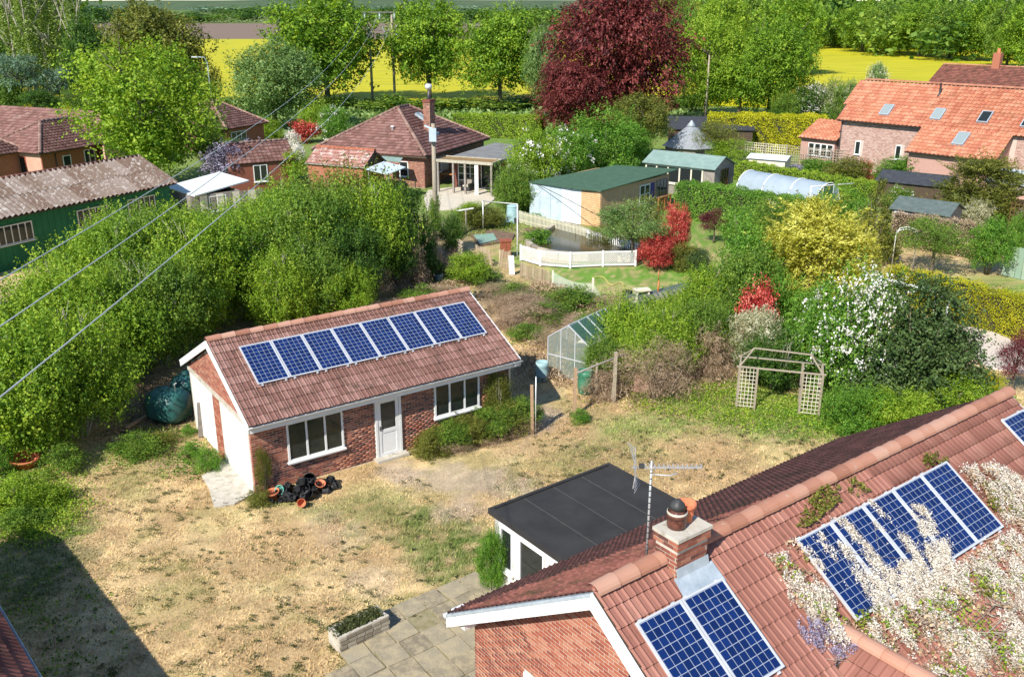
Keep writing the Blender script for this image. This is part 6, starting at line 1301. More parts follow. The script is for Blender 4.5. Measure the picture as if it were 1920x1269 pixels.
PLC = ['at the bottom left corner of the thicket', 'nearest the bare earth left of the oil tank', 'between the two front hazels at the left', 'cut by the left picture edge', 'second row at the left edge', 'second row above the oil tank', 'just left of the garage roof', 'behind the garage gable', 'paler and low at the left edge by the strip of lawn', 'below the green hall window', 'right of the hall lawn', 'in front of the green hall end', 'touching the garage ridge at its left end', 'behind the left third of the garage roof', 'behind the middle of the garage roof', 'centre of the thicket behind the solar panels', 'over the garage ridge where the wires cross', 'in front of the white roofed shed', 'against the green hall wall', 'right of the white roofed shed', 'below the mauve wisteria', 'hiding the hall eave', 'below the reddish outbuilding', 'in the middle right of the thicket', 'large and olive in front of the bungalow', 'below the blue canopy', 'narrow and dark beside the bungalow wall', 'yellowish and near the garage ridge', 'low and yellow behind the garage ridge', 'dark at the right of the thicket', 'above the left rows by the shed', 'small and bright below the brown shed', 'low and bright by the waste ground', 'lowest at the right end of the thicket']
for i, (px, b, t, w_) in enumerate(TH_):
    lm = ['bright_leaf', 'bright_leaf', 'oak_leaf', 'mid_leaf', 'bright_leaf', 'bright_leaf', 'oak_leaf', 'mid_leaf'][i % 8]
    if i in (24,): lm = 'olive_leaf'
    if i in (26, 29): lm = 'dark_leaf'
    plant('hazel_bush', 'young green hazel bush '+PLC[i], 'bush', lm, 'thicket', px, b, t, w_*1.12, 'hazel bushes of the left thicket', blossom=None)
plant('conifer', 'grey green juniper beside the wooden pole', 'conifer', 'dark_leaf', 'cone', 782, 520, 360, 100); plant('conifer', 'dark conifer left of the grey green juniper', 'conifer', 'dark_leaf', 'bush', 745, 540, 400, 90)
for i, (px, b, t, w_) in enumerate(((770, 540, 450, 70), (700, 575, 500, 70), (815, 520, 440, 50))): plant('dead_bush', ['dead brown bush under the juniper', 'dead brown stems at the right end of the thicket', 'brown twigs by the fallen fence panel'][i], 'bush', 'brown_twig', 'twig', px, b, t, w_)
for i, (px, b, t, w_, lm) in enumerate(((20, 960, 890, 120, 'bright_leaf'), (88, 945, 905, 90, 'bright_leaf'), (-5, 885, 815, 90, 'fresh_leaf'), (120, 880, 830, 90, 'mid_leaf'), (395, 880, 838, 56, 'fresh_leaf'), (358, 860, 828, 46, 'fresh_leaf'), (262, 852, 815, 100, 'mid_leaf'), (355, 815, 795, 30, 'fresh_leaf'), (1090, 790, 765, 42, 'fresh_leaf'), (300, 830, 812, 70, 'olive_leaf'), (485, 945, 915, 50, 'olive_leaf'), (45, 985, 950, 100, 'mid_leaf'))):
    plant('weed_clump', ['nettles at the left edge of the lawn', 'bright nettles right of the terracotta tub', 'weeds climbing the hedge foot at the left edge', 'low weeds at the corner of the hedge', 'bright green clump right beside the garage door', 'second green clump by the far garage door', 'low weeds on the rubble in front of the oil tank', 'small tuft at the garage door corner', 'green tuft at the foot of the wooden fence post', 'straggly weeds beside the timber plank', 'weeds at the near corner of the garage wall', 'grass clump in the shade at the left edge'][i], 'weeds', lm, 'weed', px, b, t, w_)
# lavender-like shrubs along the garage front, ivy on its end
gM = GW
for i, (x, w_, h_) in enumerate(((5.6, 1.1, .75), (6.3, 1.2, .8), (7.1, 1.3, .85), (7.9, 1.3, .9), (8.6, 1.3, .95), (9.1, 1.2, .9))):
    c = gM @ Vector((x, -.62, 0)); plant('cotoneaster', ['leftmost low shrub along the garage wall beside the white door', 'second low shrub under the right garage window', 'third low shrub in the row under the window', 'fourth low shrub in the row along the wall', 'fifth low shrub near the downpipe', 'rightmost low shrub at the garage corner'][i], 'shrub', 'olive_leaf' if i % 2 == 0 else 'mid_leaf', 'bush', 0, 0, 0, 0, 'low shrubs along the garage front', xy=(c.x, c.y), h=h_*1.1, w=w_*1.15)
    if i % 2: plant('dead_shrub', ['brown twiggy patch in the shrub row near the door', 'brown twiggy patch in the middle of the shrub row', 'brown twiggy patch at the right end of the shrub row'][i//2], 'shrub', 'brown_twig', 'twig', 0, 0, 0, 0, xy=(c.x+.1, c.y-.15), h=h_*.6, w=w_*1.2)
c = gM @ Vector((8.5, -.12, 0)); plant('ivy', 'ivy climbing the garage wall right of the window', 'ivy', 'olive_leaf', 'thicket', 0, 0, 0, 0, xy=(c.x, c.y), h=2.1, w=1.0, dz=.4, yaw=.6081)
c = gM @ Vector((.25, -.1, 0)); plant('ivy', 'thin creeper on the near left corner of the garage', 'ivy', 'olive_leaf', 'open', 0, 0, 0, 0, xy=(c.x, c.y), h=1.5, w=.5, dz=.3, yaw=.6081)
plant('honeysuckle', 'bright green climber on the left corner of the sunroom', 'climbing plant', 'fresh_leaf', 'thicket', 925, 1110, 995, 62); 
# ground cover of the waste ground and other rough patches
scatter('dead_brambles', 0, [(690, 560), (830, 470), (930, 520), (1150, 560), (1330, 640), (1360, 720), (1200, 760), (960, 700), (1000, 640), (900, 540), (720, 560)], 80000, .14, 'brown_twig', .42, 41, asp=.2, clump=1.2)
scatter('rough_weeds', 0, [(700, 560), (900, 510), (1130, 560), (1330, 620), (1360, 690), (1250, 700), (1010, 640), (900, 555)], 16000, .09, 'mid_leaf', .3, 42, clump=.8)
scatter('rough_weeds', 0, [(1100, 760), (1380, 680), (1560, 770), (1700, 800), (1560, 830), (1200, 770)], 15000, .06, 'bright_leaf', .14, 43, clump=.9)
scatter('rough_weeds', 0, [(180, 880), (230, 800), (350, 800), (440, 880), (380, 900)], 3500, .06, 'mid_leaf', .12, 44, clump=1.5)
scatter('dead_brambles', 0, [(180, 830), (230, 720), (350, 700), (360, 790), (300, 840)], 3500, .09, 'brown_twig', .08, 45, asp=.3, clump=1.5)
scatter('rough_weeds', 0, [(0, 870), (110, 850), (150, 950), (120, 1010), (0, 1010)], 9000, .06, 'bright_leaf', .2, 46, clump=1)
scatter('dead_leaves', 0, [(1000, 760), (1340, 720), (1500, 800), (1330, 930), (1200, 960), (900, 900)], 9000, .05, 'brown_twig', .05, 47, asp=.3, clump=1.5)
scatter('allotment_weeds', 0, [(870, 440), (980, 400), (1060, 440), (960, 470)], 2500, .09, 'bright_leaf', .15, 48)
scatter('neighbour_weeds', 0, [(1640, 520), (1920, 540), (1920, 600), (1700, 530)], 3000, .08, 'bright_leaf', .12, 49)
scatter('shade_weeds', 0, [(0, 980), (110, 1000), (290, 1269), (0, 1269)], 2500, .07, 'mid_leaf', .08, 50, clump=1.6)
# ------------------------------------------------------------------ poles and wires
def wpole(label, x, y, h, r=.14, cat='utility pole', m='weathered_wood', group=None):
    t = thing('utility_pole', label, cat, (x, y, 0), 0, group); q = MB(); q.tube([(0, 0, 0), (0, 0, h*.5), (0, 0, h)], [r*1.2, r, r*.8], 10); q.build('pole', m, t); return t
hp1 = P(704, 203); hpL = Vector((-19.9, 137, 0)); hpR = Vector((-16.9, 138.5, 0)); HPZ = 12.9
tp1 = thing('electricity_poles', 'twin wooden electricity poles joined by a crossarm between the oaks', 'utility pole', hpL)
q = MB(); q.tube([(0, 0, 0), (0, 0, HPZ)], [.2, .15], 10); q.build('pole', 'weathered_wood', tp1); q = MB(); dv = hpR-hpL; q.tube([dv, dv+Vector((0, 0, HPZ-.1))], [.2, .15], 10); q.build('pole', 'weathered_wood', tp1)
q = MB(); u_ = dv.normalized(); q.bar(-u_*.9+Vector((0, -.2, HPZ-.1)), dv+u_*.9+Vector((0, -.2, HPZ-.1)), .16); q.bar(Vector((0, -.2, HPZ-2.5)), dv+Vector((0, -.2, HPZ-2.5)), .12); q.build('crossarm', 'grey_wood', tp1)
INS = []
for i, k in enumerate((-.5, 1.65, 3.8)):
    c = u_*k+Vector((0, -.35, HPZ-.25)); q = MB(); q.tube([c, c+Vector((0, 0, -.5)), c+Vector((0, 0, -.9))], [.09, .13, .07], 8); q.build('insulator', 'lead', tp1); INS.append(hpL+c+Vector((0, 0, .3)))
    q = MB(); q.bar(c+Vector((.2, 0, -1.6)), c+Vector((.9, 0, -3.0)), .07); q.tube([c+Vector((0, 0, -2.8)), c+Vector((.9, 0, -2.9))], .09, 6); q.build('switch_arm', 'lead', tp1)
# three overhead wires: surveyed along each wire on the photograph, ending behind the camera
WP = [((0, 525), (177, 423), (350, 320), (640, 97)), ((0, 612), (280, 423), (363, 363), (640, 137)), ((0, 745), (393, 420), (560, 275), (650, 187))]
for i, (pts, ins) in enumerate(zip(WP, INS)):
    u0, v0 = (pts[0][0]-960)/FP, (pts[0][1]-634.5)/FP; z0 = 10.2; t0 = (CH-z0)/(sT+v0*cT); e = Vector((u0*t0, (cT-v0*sT)*t0, z0))
    # the plan of the wire is a straight line from the insulator to e; heights follow the readings
    d = Vector((e.x-ins.x, e.y-ins.y, 0)); nrm_ = d.cross(Vector((0, 0, 1))).normalized(); line = []
    for px, py in pts[1:]: line.append(ray_plane(px, py, ins, nrm_))
    raw = [(0, ins.z)]+[((Vector((p.x-ins.x, p.y-ins.y, 0))).length/d.length, p.z) for p in line]+[(1, e.z)]
    A = np.polyfit([r[0] for r in raw], [r[1] for r in raw], 2, w=[4, 1, 1, 1, 6][:len(raw)])
    cur = [Vector((ins.x+d.x*s, ins.y+d.y*s, float(np.polyval(A, s)))) for s in np.linspace(0, 1.12, 60)]
    cur[0] = ins; q = MB(); q.tube(cur, .0088, 5); tag(q.build('overhead_wire', mat('wire', [(.40, .45, .45), (.5, .55, .55)], rough=.4) if i == 0 else 'wire'), ['upper overhead wire crossing the green hall roof', 'middle overhead wire running from the twin poles', 'lowest overhead wire, nearest the garage roof'][i], 'wire', 'three overhead wires from the twin poles')
p = P(818, 452); t = wpole('lone wooden pole with a grey transformer box in front of the bungalow', p.x, p.y, HH(p.x, p.y, 232), .14)
h_ = HH(p.x, p.y, 232); q = MB(); q.box(-.22, .2, -.42, -.12, h_-1.0, h_-.25); q.build('transformer_box', 'blue_grey', t); q = MB(); q.bar((-.5, -.1, h_-.1), (.1, -.1, h_-.35), .1); q.build('bracket', 'blue_grey', t)
tI = obj('ivy', CR['small'][0], 'mid_leaf', t); tI.scale = (.75, .75, 3.0); tI.location = (0, 0, 0)
p = P(1322, 226); wpole('slender wooden pole standing in front of the trees right of the beech', p.x, p.y, HH(p.x, p.y, 104), .12)
p = P(402, 232); t = thing('street_lamp', 'grey street lamp with short arm behind the sycamore', 'street lamp', p); h_ = HH(p.x, p.y, 108); q = MB(); q.tube([(0, 0, 0), (-.1, 0, h_-.6), (-.4, 0, h_), (-1.3, 0, h_+.05)], [.1, .08, .06, .05], 8); q.build('column', 'lead', t); q = MB(); q.box(-1.9, -1.2, -.1, .1, h_-.02, h_+.12); q.build('lantern', 'aluminium', t)
# rope from the shed corner, clothes pole
rp = [P(992, 338, 2.4), P(1060, 372, 1.9), P(1150, 420, 1.3)]; q = MB(); q.tube(smooth_curve(rp), .02, 5); tag(q.build('washing_line', 'dark_metal'), 'dark line slanting down across the pale metal shed side', 'washing line')
p = P(1511, 430); t = thing('clothes_pole', 'white pole with a long slanting boom left of the narrow conifer', 'pole', p); h_ = HH(p.x, p.y, 350); q = MB(); q.tube([(0, 0, 0), (.05, 0, h_)], .04, 8); q.build('pole', 'white_paint', t)
q = MB(); e = P(1600, 344, h_+.1); e = e-p; q.tube([(.0, 0, h_), e], .035, 6); q.build('boom', 'gutter_white', t)
# ------------------------------------------------------------------ pond garden
pd = thing('pond', 'garden pond with raised curved stone edging behind the white lattice fence', 'pond', P(1075, 470))
ptw = [P(*a) for a in ((988, 466), (1010, 458), (1028, 442), (1040, 434), (1062, 431), (1088, 440), (1120, 452), (1160, 455), (1185, 470), (1190, 490), (1130, 489), (1060, 489), (1010, 480))]
lp = [q-pd.location for q in ptw]; cen = sum(lp, Vector())/len(lp)
cl = smooth_curve(lp+[lp[0]], 5)
q = MB(); q.slab([Vector((p.x, p.y, .28)) for p in cl[:-1]], (0, 0, -.3))
wm = glassmat('pond_water', (.060, .052, .022), .12, .22); q.build('water', wm, pd)
q = MB(); ms = []; R_ = random.Random(2)
for i in range(0, len(cl)-1, 2): a, b = cl[i], cl[min(i+2, len(cl)-1)]; q = MB(); q.bar(Vector((a.x, a.y, .26)), Vector((b.x, b.y, .26)), .28, .5); q.build('edging_stone', 'weathered_stone', pd)
# white lattice fence, four panels
lf = thing('lattice_fence', 'low white diagonal lattice fence curving round the front of the pond', 'fence', P(1069, 502))
fp = [((976, 488), 460), ((1013, 499), 472), ((1069, 503), 478), ((1130, 500), 476), ((1191, 499), 471)]
W_ = [P(*a[0]) for a in fp]; Hh_ = .88
for w0 in W_: MB().box(-.05, .05, -.05, .05, 0, Hh_+.04, Matrix.Translation(w0-lf.location)).build('post', 'white_paint', lf)
for i in range(4):
    a, b = W_[i]-lf.location, W_[i+1]-lf.location; L = (b-a).length; F = wframe(a, b-a, (b-a).cross(Vector((0, 0, 1))))
    q = MB(); q.box(.05, L-.05, -.02, .02, .06, .14, F); q.box(.05, L-.05, -.02, .02, Hh_-.08, Hh_, F); q.build('rail', 'white_paint', lf)
    x = -.7
    while x < L:
        for s in ((1,) if i else (1, -1)):
            z0, z1 = .14, Hh_-.08; xa, xb = (x, x+(z1-z0)) if s > 0 else (x+(z1-z0), x)
            def cut(xa, za, xb, zb, L=L):
                lo_, hi_ = .05, L-.05; P0, P1 = Vector((xa, 0, za)), Vector((xb, 0, zb))
                if P0.x > P1.x: P0, P1 = P1, P0
                if P1.x < lo_ or P0.x > hi_: return None
                if P0.x < lo_: P0 = P0.lerp(P1, (lo_-P0.x)/(P1.x-P0.x))
                if P1.x > hi_: P1 = P0.lerp(P1, (hi_-P0.x)/(P1.x-P0.x))
                return P0, P1
            c = cut(xa, z0, xb, z1)
            if c and (c[0]-c[1]).length > .05:
                y = .008*s; MB().bar(F @ (c[0]+Vector((0, y, 0))), F @ (c[1]+Vector((0, y, 0))), .012, .03).build('lath', 'white_paint', lf)
        x += .105
# picket fences
def picket(label, a, b, h, m, pitch=.13, w=.07, name='picket_fence', lean=0, rails=2, jit=.03):
    A, B = P(*a), P(*b); t = thing(name, label, 'fence', A); d = B-A; L = d.length; F = wframe((0, 0, 0), d, d.cross(Vector((0, 0, 1)))); R = random.Random(int(L*99))
    for i in range(int(L/pitch)):
        x = i*pitch; hh = h*(1+R.uniform(-jit, jit)); q = MB(); q.slab([F @ Vector(v) for v in ((x, .02, 0), (x+w, .02, 0), (x+w+lean, .02, hh-.05), (x+w/2+lean, .02, hh), (x+lean, .02, hh-.05))], F.to_3x3() @ Vector((0, -.02, 0))); q.build('picket', m, t)
    q = MB()
    for k in range(rails): z = h*(.25+.5*k); q.box(0, L, -.03, 0, z, z+.05, F)
    q.build('rail', m, t); q = MB(); 
    for x in np.arange(0, L, 1.8): MB().box(x, x+.09, -.12, -.03, 0, h*.95, F).build('post', m, t)
    return t
mat('cream_picket', [(.52, .50, .36), (.66, .63, .48)], scale=4, rough=.8); mat('paling', [(.36, .27, .17), (.52, .42, .29)], src='rnd', scale=4, rough=.9)
picket('cream picket fence running from the blue bin along the shed', (973, 418), (1100, 452), .85, 'cream_picket')
picket('whitish picket fence behind the pond', (1100, 455), (1200, 480), .8, 'white_paint', .15)
picket('dark picket fence right of the red photinia', (1278, 485), (1312, 492), .8, 'dark_wood', .16)
picket('pale picket fence continuing right of the dark one', (1312, 497), (1330, 510), .8, 'cream_picket', .16)
picket('chestnut paling fence leaning left of the netting', (975, 520), (1034, 541), .85, 'paling', .085, .045, 'paling_fence', .05, 1, .08)
for i, (a, b, h_, an) in enumerate((((895, 490), (925, 500), .9, 0), ((935, 500), (955, 505), 1.0, 0))): picket(['loose slatted panel lying on the rough grass', 'second loose slatted panel beside the brown cabinet'][i], a, b, h_, 'paling', .08, .05, 'slatted_panel', .15*(1 if i else -1), 1, .1)
p = P(960, 515); q = MB(); q.slab([(-.15, 0, 0), (.15, 0, 0), (.10, 0, 1.05), (-.2, 0, 1.05)], (0, .04, 0)); o = q.build('white_board', 'white_paint'); o.location = p; tag(o, 'white board leaning beside the paling fence', 'board')
# netting fence
nf_ = thing('netting_fence', 'sagging pale green plastic netting fence with white posts round the lawn', 'fence', P(1035, 541))
m = bpy.data.materials.new('netting'); m.use_nodes = True; b_ = m.node_tree.nodes['Principled BSDF']; b_.inputs['Base Color'].default_value = (.55, .62, .52, 1); b_.inputs['Alpha'].default_value = .5; MATS['netting'] = m
np_ = [P(*a) for a in ((1036, 541), (1111, 562), (1150, 578), (1192, 590))]; hs = [.9, .85, .25, .75]
for i in range(3):
    a, b = np_[i]-nf_.location, np_[i+1]-nf_.location; q = MB(); K = 8
    vs = []; fs = []
    for k in range(K+1):
        s = k/K; p = a.lerp(b, s); hh = hs[i]*(1-s)+hs[i+1]*s-.22*math.sin(math.pi*s); vs += [(p.x, p.y, .0), (p.x, p.y-.03, hh*.5), (p.x, p.y, hh)]
        if k:
            for j in (0, 1): fs.append(((k-1)*3+j, k*3+j, k*3+j+1, (k-1)*3+j+1))
    q.add(vs, fs); q.build('netting', 'netting', nf_)
for k, hh in ((0, .95), (1, 1.1), (3, .9)): MB().box(-.05, .05, -.05, .05, 0, hh, Matrix.Translation(np_[k]-nf_.location)).build('post', 'cream_wood', nf_)
# yellow hose, cabinet, compost bin, frames
q = MB(); q.tube(smooth_curve([P(*a)+Vector((0, 0, .03)) for a in ((1110, 522), (1130, 520), (1145, 535), (1165, 530), (1172, 548))]), .025, 5); tag(q.build('garden_hose', mat('hose', [(.62, .52, .16)], rough=.5)), 'yellow garden hose curling over the pond lawn', 'hose')
t = thing('cabinet', 'reddish brown wooden cabinet with overhanging lid beside the pond', 'cabinet', P(948, 482), rad(12)); MB().box(-.27, .27, -.25, .25, 0, .95).build('body', mat('red_wood', [(.26, .07, .035), (.34, .11, .06)], scale=4, rough=.7), t); MB().box(-.32, .32, -.3, .3, .95, 1.02).build('lid', 'red_wood', t)
MB().box(-.2, -.01, -.27, -.25, .08, .9).build('door', 'red_wood', t); MB().box(.01, .2, -.27, -.25, .08, .9).build('door', 'red_wood', t)
t = thing('compost_bin', 'pale blue green conical compost bin behind the white frame', 'compost bin', P(961, 416)); q = MB(); q.lathe([(.48, 0), (.42, .5), (.36, 1.0), (.34, 1.05)], 18); q.build('body', 'butt_blue', t); q = MB(); q.lathe([(.38, 1.03), (.38, 1.1), (.2, 1.16), (0, 1.17)], 18); q.build('lid', 'butt_blue', t); MB().box(.1, .35, -.48, -.38, .05, .35).build('hatch', 'dark_metal', t)
a, b = P(906, 432), P(970, 485); t = thing('washing_line_posts', 'tall white tubular frame over the vegetable bed', 'frame', a); ha = HH(a.x, a.y, 377); hb = HH(b.x, b.y, 383)
MB().tube([(0, 0, 0), (0, 0, ha)], .035, 8).build('post', 'white_paint', t); MB().tube([b-a, b-a+Vector((0, 0, hb))], .035, 8).build('post', 'white_paint', t); MB().tube([(0, 0, ha), b-a+Vector((0, 0, hb))], .028, 8).build('crossbar', 'gutter_white', t)
p = P(874, 442); t = thing('washing_post', 'grey T shaped post left of the white frame', 'post', p); h_ = HH(p.x, p.y, 393); MB().tube([(0, 0, 0), (0, 0, h_)], .04, 8).build('post', 'grey_wood', t); MB().bar((-.55, .1, h_-.1), (.5, -.05, h_+.1), .07).build('crossbar', 'gutter_white', t)
for i, (pts, m) in enumerate(((((880, 440), (925, 432), (965, 440), (960, 452), (900, 462)), 'soil'), (((985, 430), (1020, 425), (1035, 433), (1000, 447)), 'soil'))):
    q = MB(); q.slab([P(*a)+Vector((0, 0, .06)) for a in pts], (0, 0, -.1)); o = q.build('vegetable_bed', m); o['kind'] = 'structure'
q = MB(); q.slab([P(*a)+Vector((0, 0, .1)) for a in ((888, 443), (925, 440), (932, 452), (900, 460))], (0, 0, -.03)); o = q.build('netting_sheet', mat('teal_net', [(.16, .30, .24), (.28, .38, .3)], scale=6, rough=.9)); tag(o, 'blue green netting spread over the vegetable bed', 'netting')
q = MB(); q.slab([P(*a)+Vector((0, 0, .25)) for a in ((1170, 562), (1215, 556), (1290, 536), (1300, 545), (1220, 572), (1180, 580))], (0, 0, -.3)); o = q.build('deck', 'grey_felt'); o['kind'] = 'structure'
for i in range(14): a = P(1172+i*9.2, 563-i*1.9, .25); b = P(1180+i*9, 578-i*2.4, .25); MB().bar(a+Vector((0, 0, .03)), b+Vector((0, 0, .03)), .16, .03).build('board', 'grey_wood', o)
t = thing('black_crate', 'black square tub standing by the deck edge', 'tub', P(1176, 558)); q = MB(); q.lathe([(.2, 0), (.26, .35), (.23, .34), (.18, .03), (0, .03)], 4); q.build('body', 'black_plastic', t)
table('bird_table', 'small pale topped garden table with green legs by the deck', P(1203, 560), .2, .8, .5, .5, 'cream_wood')
q = MB(); q.tube([(0, 0, 0), (.02, 0, .8)], [.06, .04], 6); q.tube([(.0, 0, .8), (.0, 0, 1.3)], .025, 5); o = q.build('garden_tool', 'orange_wood'); o.location = P(1233, 555); tag(o, 'rusty orange stake standing on the pond lawn', 'stake')
t = thing('dark_bucket', 'blackish grey bucket on the waste ground', 'bucket', P(823, 526)); q = MB(); q.lathe([(.22, 0), (.27, .4), (.24, .4), (.2, .05), (0, .05)], 14); q.build('body', 'grey_felt', t)
R = np.random.default_rng(3); n = 700; c = P(917, 558); me = leaves(np.c_[R.normal(size=n)*.55+c.x, R.normal(size=n)*.28+c.y, R.random(n)*.2], R.normal(size=(n, 3))+[0, 0, 1], R.normal(size=(n, 3)), R.uniform(.1, .2, n), rnd=R.random(n)); leafmat('net_heap', (.01, .03, .025), (.03, .07, .06)); tag(obj('netting_heap', me, 'net_heap'), 'crumpled dark green netting behind the garage ridge', 'netting')
for i, (a, b, zz_) in enumerate((((812, 478), (832, 500), .8), ((838, 462), (866, 482), .9))):
    A, B = P(*a), P(*b); t = thing('broken_fence', ['fallen grey board panel by the wooden pole', 'leaning pale board panel below the T shaped post'][i], 'fence panel', A); d = B-A
    for k in range(5): MB().slab([Vector((0, 0, zz_*k/5)), d+Vector((0, 0, zz_*k/5)), d+Vector((.1, .1, zz_*(k+.85)/5)), Vector((.1, .1, zz_*(k+.85)/5))], (0, .03, 0)).build('board', 'weathered_wood', t)
# ------------------------------------------------------------------ greenhouse
ghs = bld('greenhouse', 'small aluminium greenhouse with dusty algae stained glass beside the brambles', 'greenhouse', P(1028, 631, 1.5), -37)
GW2, GL2, GE, GR = 1.85, 2.6, 1.5, 2.15; glassmat('green_glass', (.42, .50, .44), .15, .6, .2); glassmat('roof_glass', (.06, .14, .10), .1, .6, .6); T = .035
def fr(n, *bars):
    q = MB()
    for a, b in bars: q.bar(a, b, T)
    q.build(n, 'aluminium', ghs)
for y in (0, GL2):
    fr('gable_frame', ((0, y, 0), (0, y, GE)), ((GW2, y, 0), (GW2, y, GE)), ((0, y, GE), (GW2/2, y, GR)), ((GW2, y, GE), (GW2/2, y, GR)), ((0, y, 0), (GW2, y, 0)), ((0, y, .8), (GW2, y, .8)), ((.6, y, 0), (.6, y, 1.9)), ((1.25, y, 0), (1.25, y, 1.9)))
fr('side_frame', *[((0, y, 0), (0, y, GE)) for y in (.65, 1.3, 1.95)], *[((GW2, y, 0), (GW2, y, GE)) for y in (.65, 1.3, 1.95)], ((0, 0, GE), (0, GL2, GE)), ((GW2, 0, GE), (GW2, GL2, GE)))
fr('roof_frame', ((GW2/2, 0, GR), (GW2/2, GL2, GR)), *[((0, y, GE), (GW2/2, y, GR)) for y in (.65, 1.3, 1.95)], *[((GW2, y, GE), (GW2/2, y, GR)) for y in (.65, 1.3, 1.95)])
for a, b in ((0, .6), (.6, 1.25), (1.25, GW2)):
    z = lambda x: GE+(GR-GE)*(1-abs(x-GW2/2)/(GW2/2))
    pts = [(a, 0, 0), (b, 0, 0), (b, 0, z(b))]+([(GW2/2, 0, GR)] if a < GW2/2 < b else [])+[(a, 0, z(a))]
    MB().slab(pts, (0, .008, 0)).build('pane', 'green_glass', ghs)
for i in range(4):
    y0, y1 = i*.65, i*.65+.64
    MB().slab([(0, y0, 0), (0, y1, 0), (0, y1, GE), (0, y0, GE)], (.008, 0, 0)).build('pane', 'green_glass', ghs); MB().slab([(GW2, y0, 0), (GW2, y1, 0), (GW2, y1, GE), (GW2, y0, GE)], (.008, 0, 0)).build('pane', 'green_glass', ghs)
    MB().slab([(GW2, y0, GE), (GW2, y1, GE), (GW2/2, y1, GR), (GW2/2, y0, GR)], (0, 0, -.008)).build('roof_pane', 'roof_glass', ghs)
    if i != 1: MB().slab([(0, y0, GE), (0, y1, GE), (GW2/2, y1, GR), (GW2/2, y0, GR)], (0, 0, -.008)).build('roof_pane', 'roof_glass', ghs)
MB().box(.1, GW2-.1, 1.6, 2.2, .7, .76).build('staging', 'cream_wood', ghs)
def butt(label, p, m, r=.28, h=.85):
    t = thing('water_butt', label, 'water butt', p); q = MB(); q.lathe([(r*.85, 0), (r*.97, h*.2), (r, h*.22), (r*.97, h*.3), (r*1.0, h*.5), (r*.97, h*.55), (r*.97, h*.78), (r, h*.8), (r*.9, h), (r*.8, h), (r*.78, h*.9), (0, h*.88)], 18); q.build('barrel', m, t); q = MB(); q.tube([(0, -r-.06, .12), (0, -r+.02, .12)], .02, 6); q.build('tap', 'dark_metal', t)
butt('green ribbed water butt at the near corner of the greenhouse', P(1097, 736), 'butt_green', .29, .9); butt('pale blue green water butt left of the greenhouse', P(1016, 712), 'butt_blue', .26, .75)
# posts, pens, old rails
def post(label, px, b, top, w=.09, m='post_wood', rr=False, tilt=0, name='fence_post', group=None):
    p = P(px, b); h = HH(p.x, p.y, top); q = MB()
    if rr: q.tube([(0, 0, 0), (tilt, 0, h)], w/2, 8)
    else: q.slab([(-w/2, -w/2, 0), (w/2, -w/2, 0), (w/2, w/2, 0), (-w/2, w/2, 0)], (tilt, 0, h))
    o = q.build(name, m); o.location = p; tag(o, label, 'post', group); return o
post('brown wooden post standing on the path in front of the garage corner', 998, 813, 722, .10, tilt=-.03); post('thin grey metal pole beside the brown post on the path', 1004, 812, 706, .04, 'aluminium', True)
post('tall brown wooden post at the left end of the old fence', 1077, 778, 690, .11)
post('weathered post in the middle of the old fence', 1151, 752, 660, .12, 'weathered_wood'); post('thin weathered post between the tall posts', 1117, 740, 680, .07, 'weathered_wood'); post('weathered post with a split top in the brambles', 1146, 752, 690, .06, 'weathered_wood', tilt=.1)
post('pale weathered post at the right of the pens', 1220, 728, 672, .1, 'weathered_wood'); post('sawn off pale tree stump between the brambles', 1370, 672, 628, .18, 'pale_bark', True, name='tree_stump').__setitem__('category', 'tree stump'); post('dark stump right of the pale one', 1345, 650, 600, .16, 'weathered_wood', True, name='tree_stump').__setitem__('category', 'tree stump')
q = MB(); q.tube([P(1080, 700, 1.45), P(1150, 672, 1.45), P(1200, 655, 1.5)], .035, 6); tag(q.build('fence_rail', 'grey_wood'), 'grey pole laid as a top rail from the tall brown post into the brambles', 'rail')
R_ = random.Random(6)
for i in range(26):
    px = R_.uniform(1100, 1260); p = P(px, R_.uniform(725, 750)); q = MB(); q.tube(smooth_curve([(0, 0, 0), (R_.uniform(-.2, .2), .1, .5), (R_.uniform(-.5, .5), .2, 1.0), (R_.uniform(-.9, .9), .1, R_.uniform(.8, 1.4))], 3), [.012]*10, 4); o = q.build('dead_bramble', 'weathered_wood'); o.location = p; tag(o, 'bare arching bramble stem in front of the old pens', 'bramble stem', 'bare bramble stems by the old pens')
q = MB(); q.slab([(-.35, 0, 0), (.35, .1, 0), (.3, .25, .8), (-.3, .15, .75)], (0, .04, 0)); o = q.build('leaning_plank', 'render_pink'); o.location = P(1205, 738); tag(o, 'pinkish board leaning in the brambles', 'board')
# ------------------------------------------------------------------ wooden arbour
ar = thing('arbour', 'weathered wooden arbour frame with trellis sides on the rough lawn', 'arbour', P(1380, 765)); a0 = P(1380, 765); e1 = P(1534, 782)-a0; dA = e1.normalized(); L = e1.length; bk = dA.cross(Vector((0, 0, 1)))*-1.0*1.05; Hh_ = 1.6
m = 'weathered_wood'
def arp(n, a, b, w=.07): MB().bar(a, b, w, w*.8).build(n, m, ar)
Z_ = Vector((0, 0, 1)); cols_ = [0, .62, L-.66, L]
for x in cols_: arp('post', dA*x, dA*x+Z_*Hh_)
for x in (cols_[0], cols_[2], cols_[3]): arp('post', dA*x+bk, dA*x+bk+Z_*Hh_)
arp('rail', -dA*.1+Z_*Hh_, dA*(L+.1)+Z_*Hh_, .06); arp('rail', -dA*.1+bk+Z_*Hh_, dA*(L+.1)+bk+Z_*Hh_, .06); arp('rail', Z_*Hh_, bk+Z_*Hh_, .05); arp('rail', dA*L+Z_*Hh_, dA*L+bk+Z_*Hh_, .05)
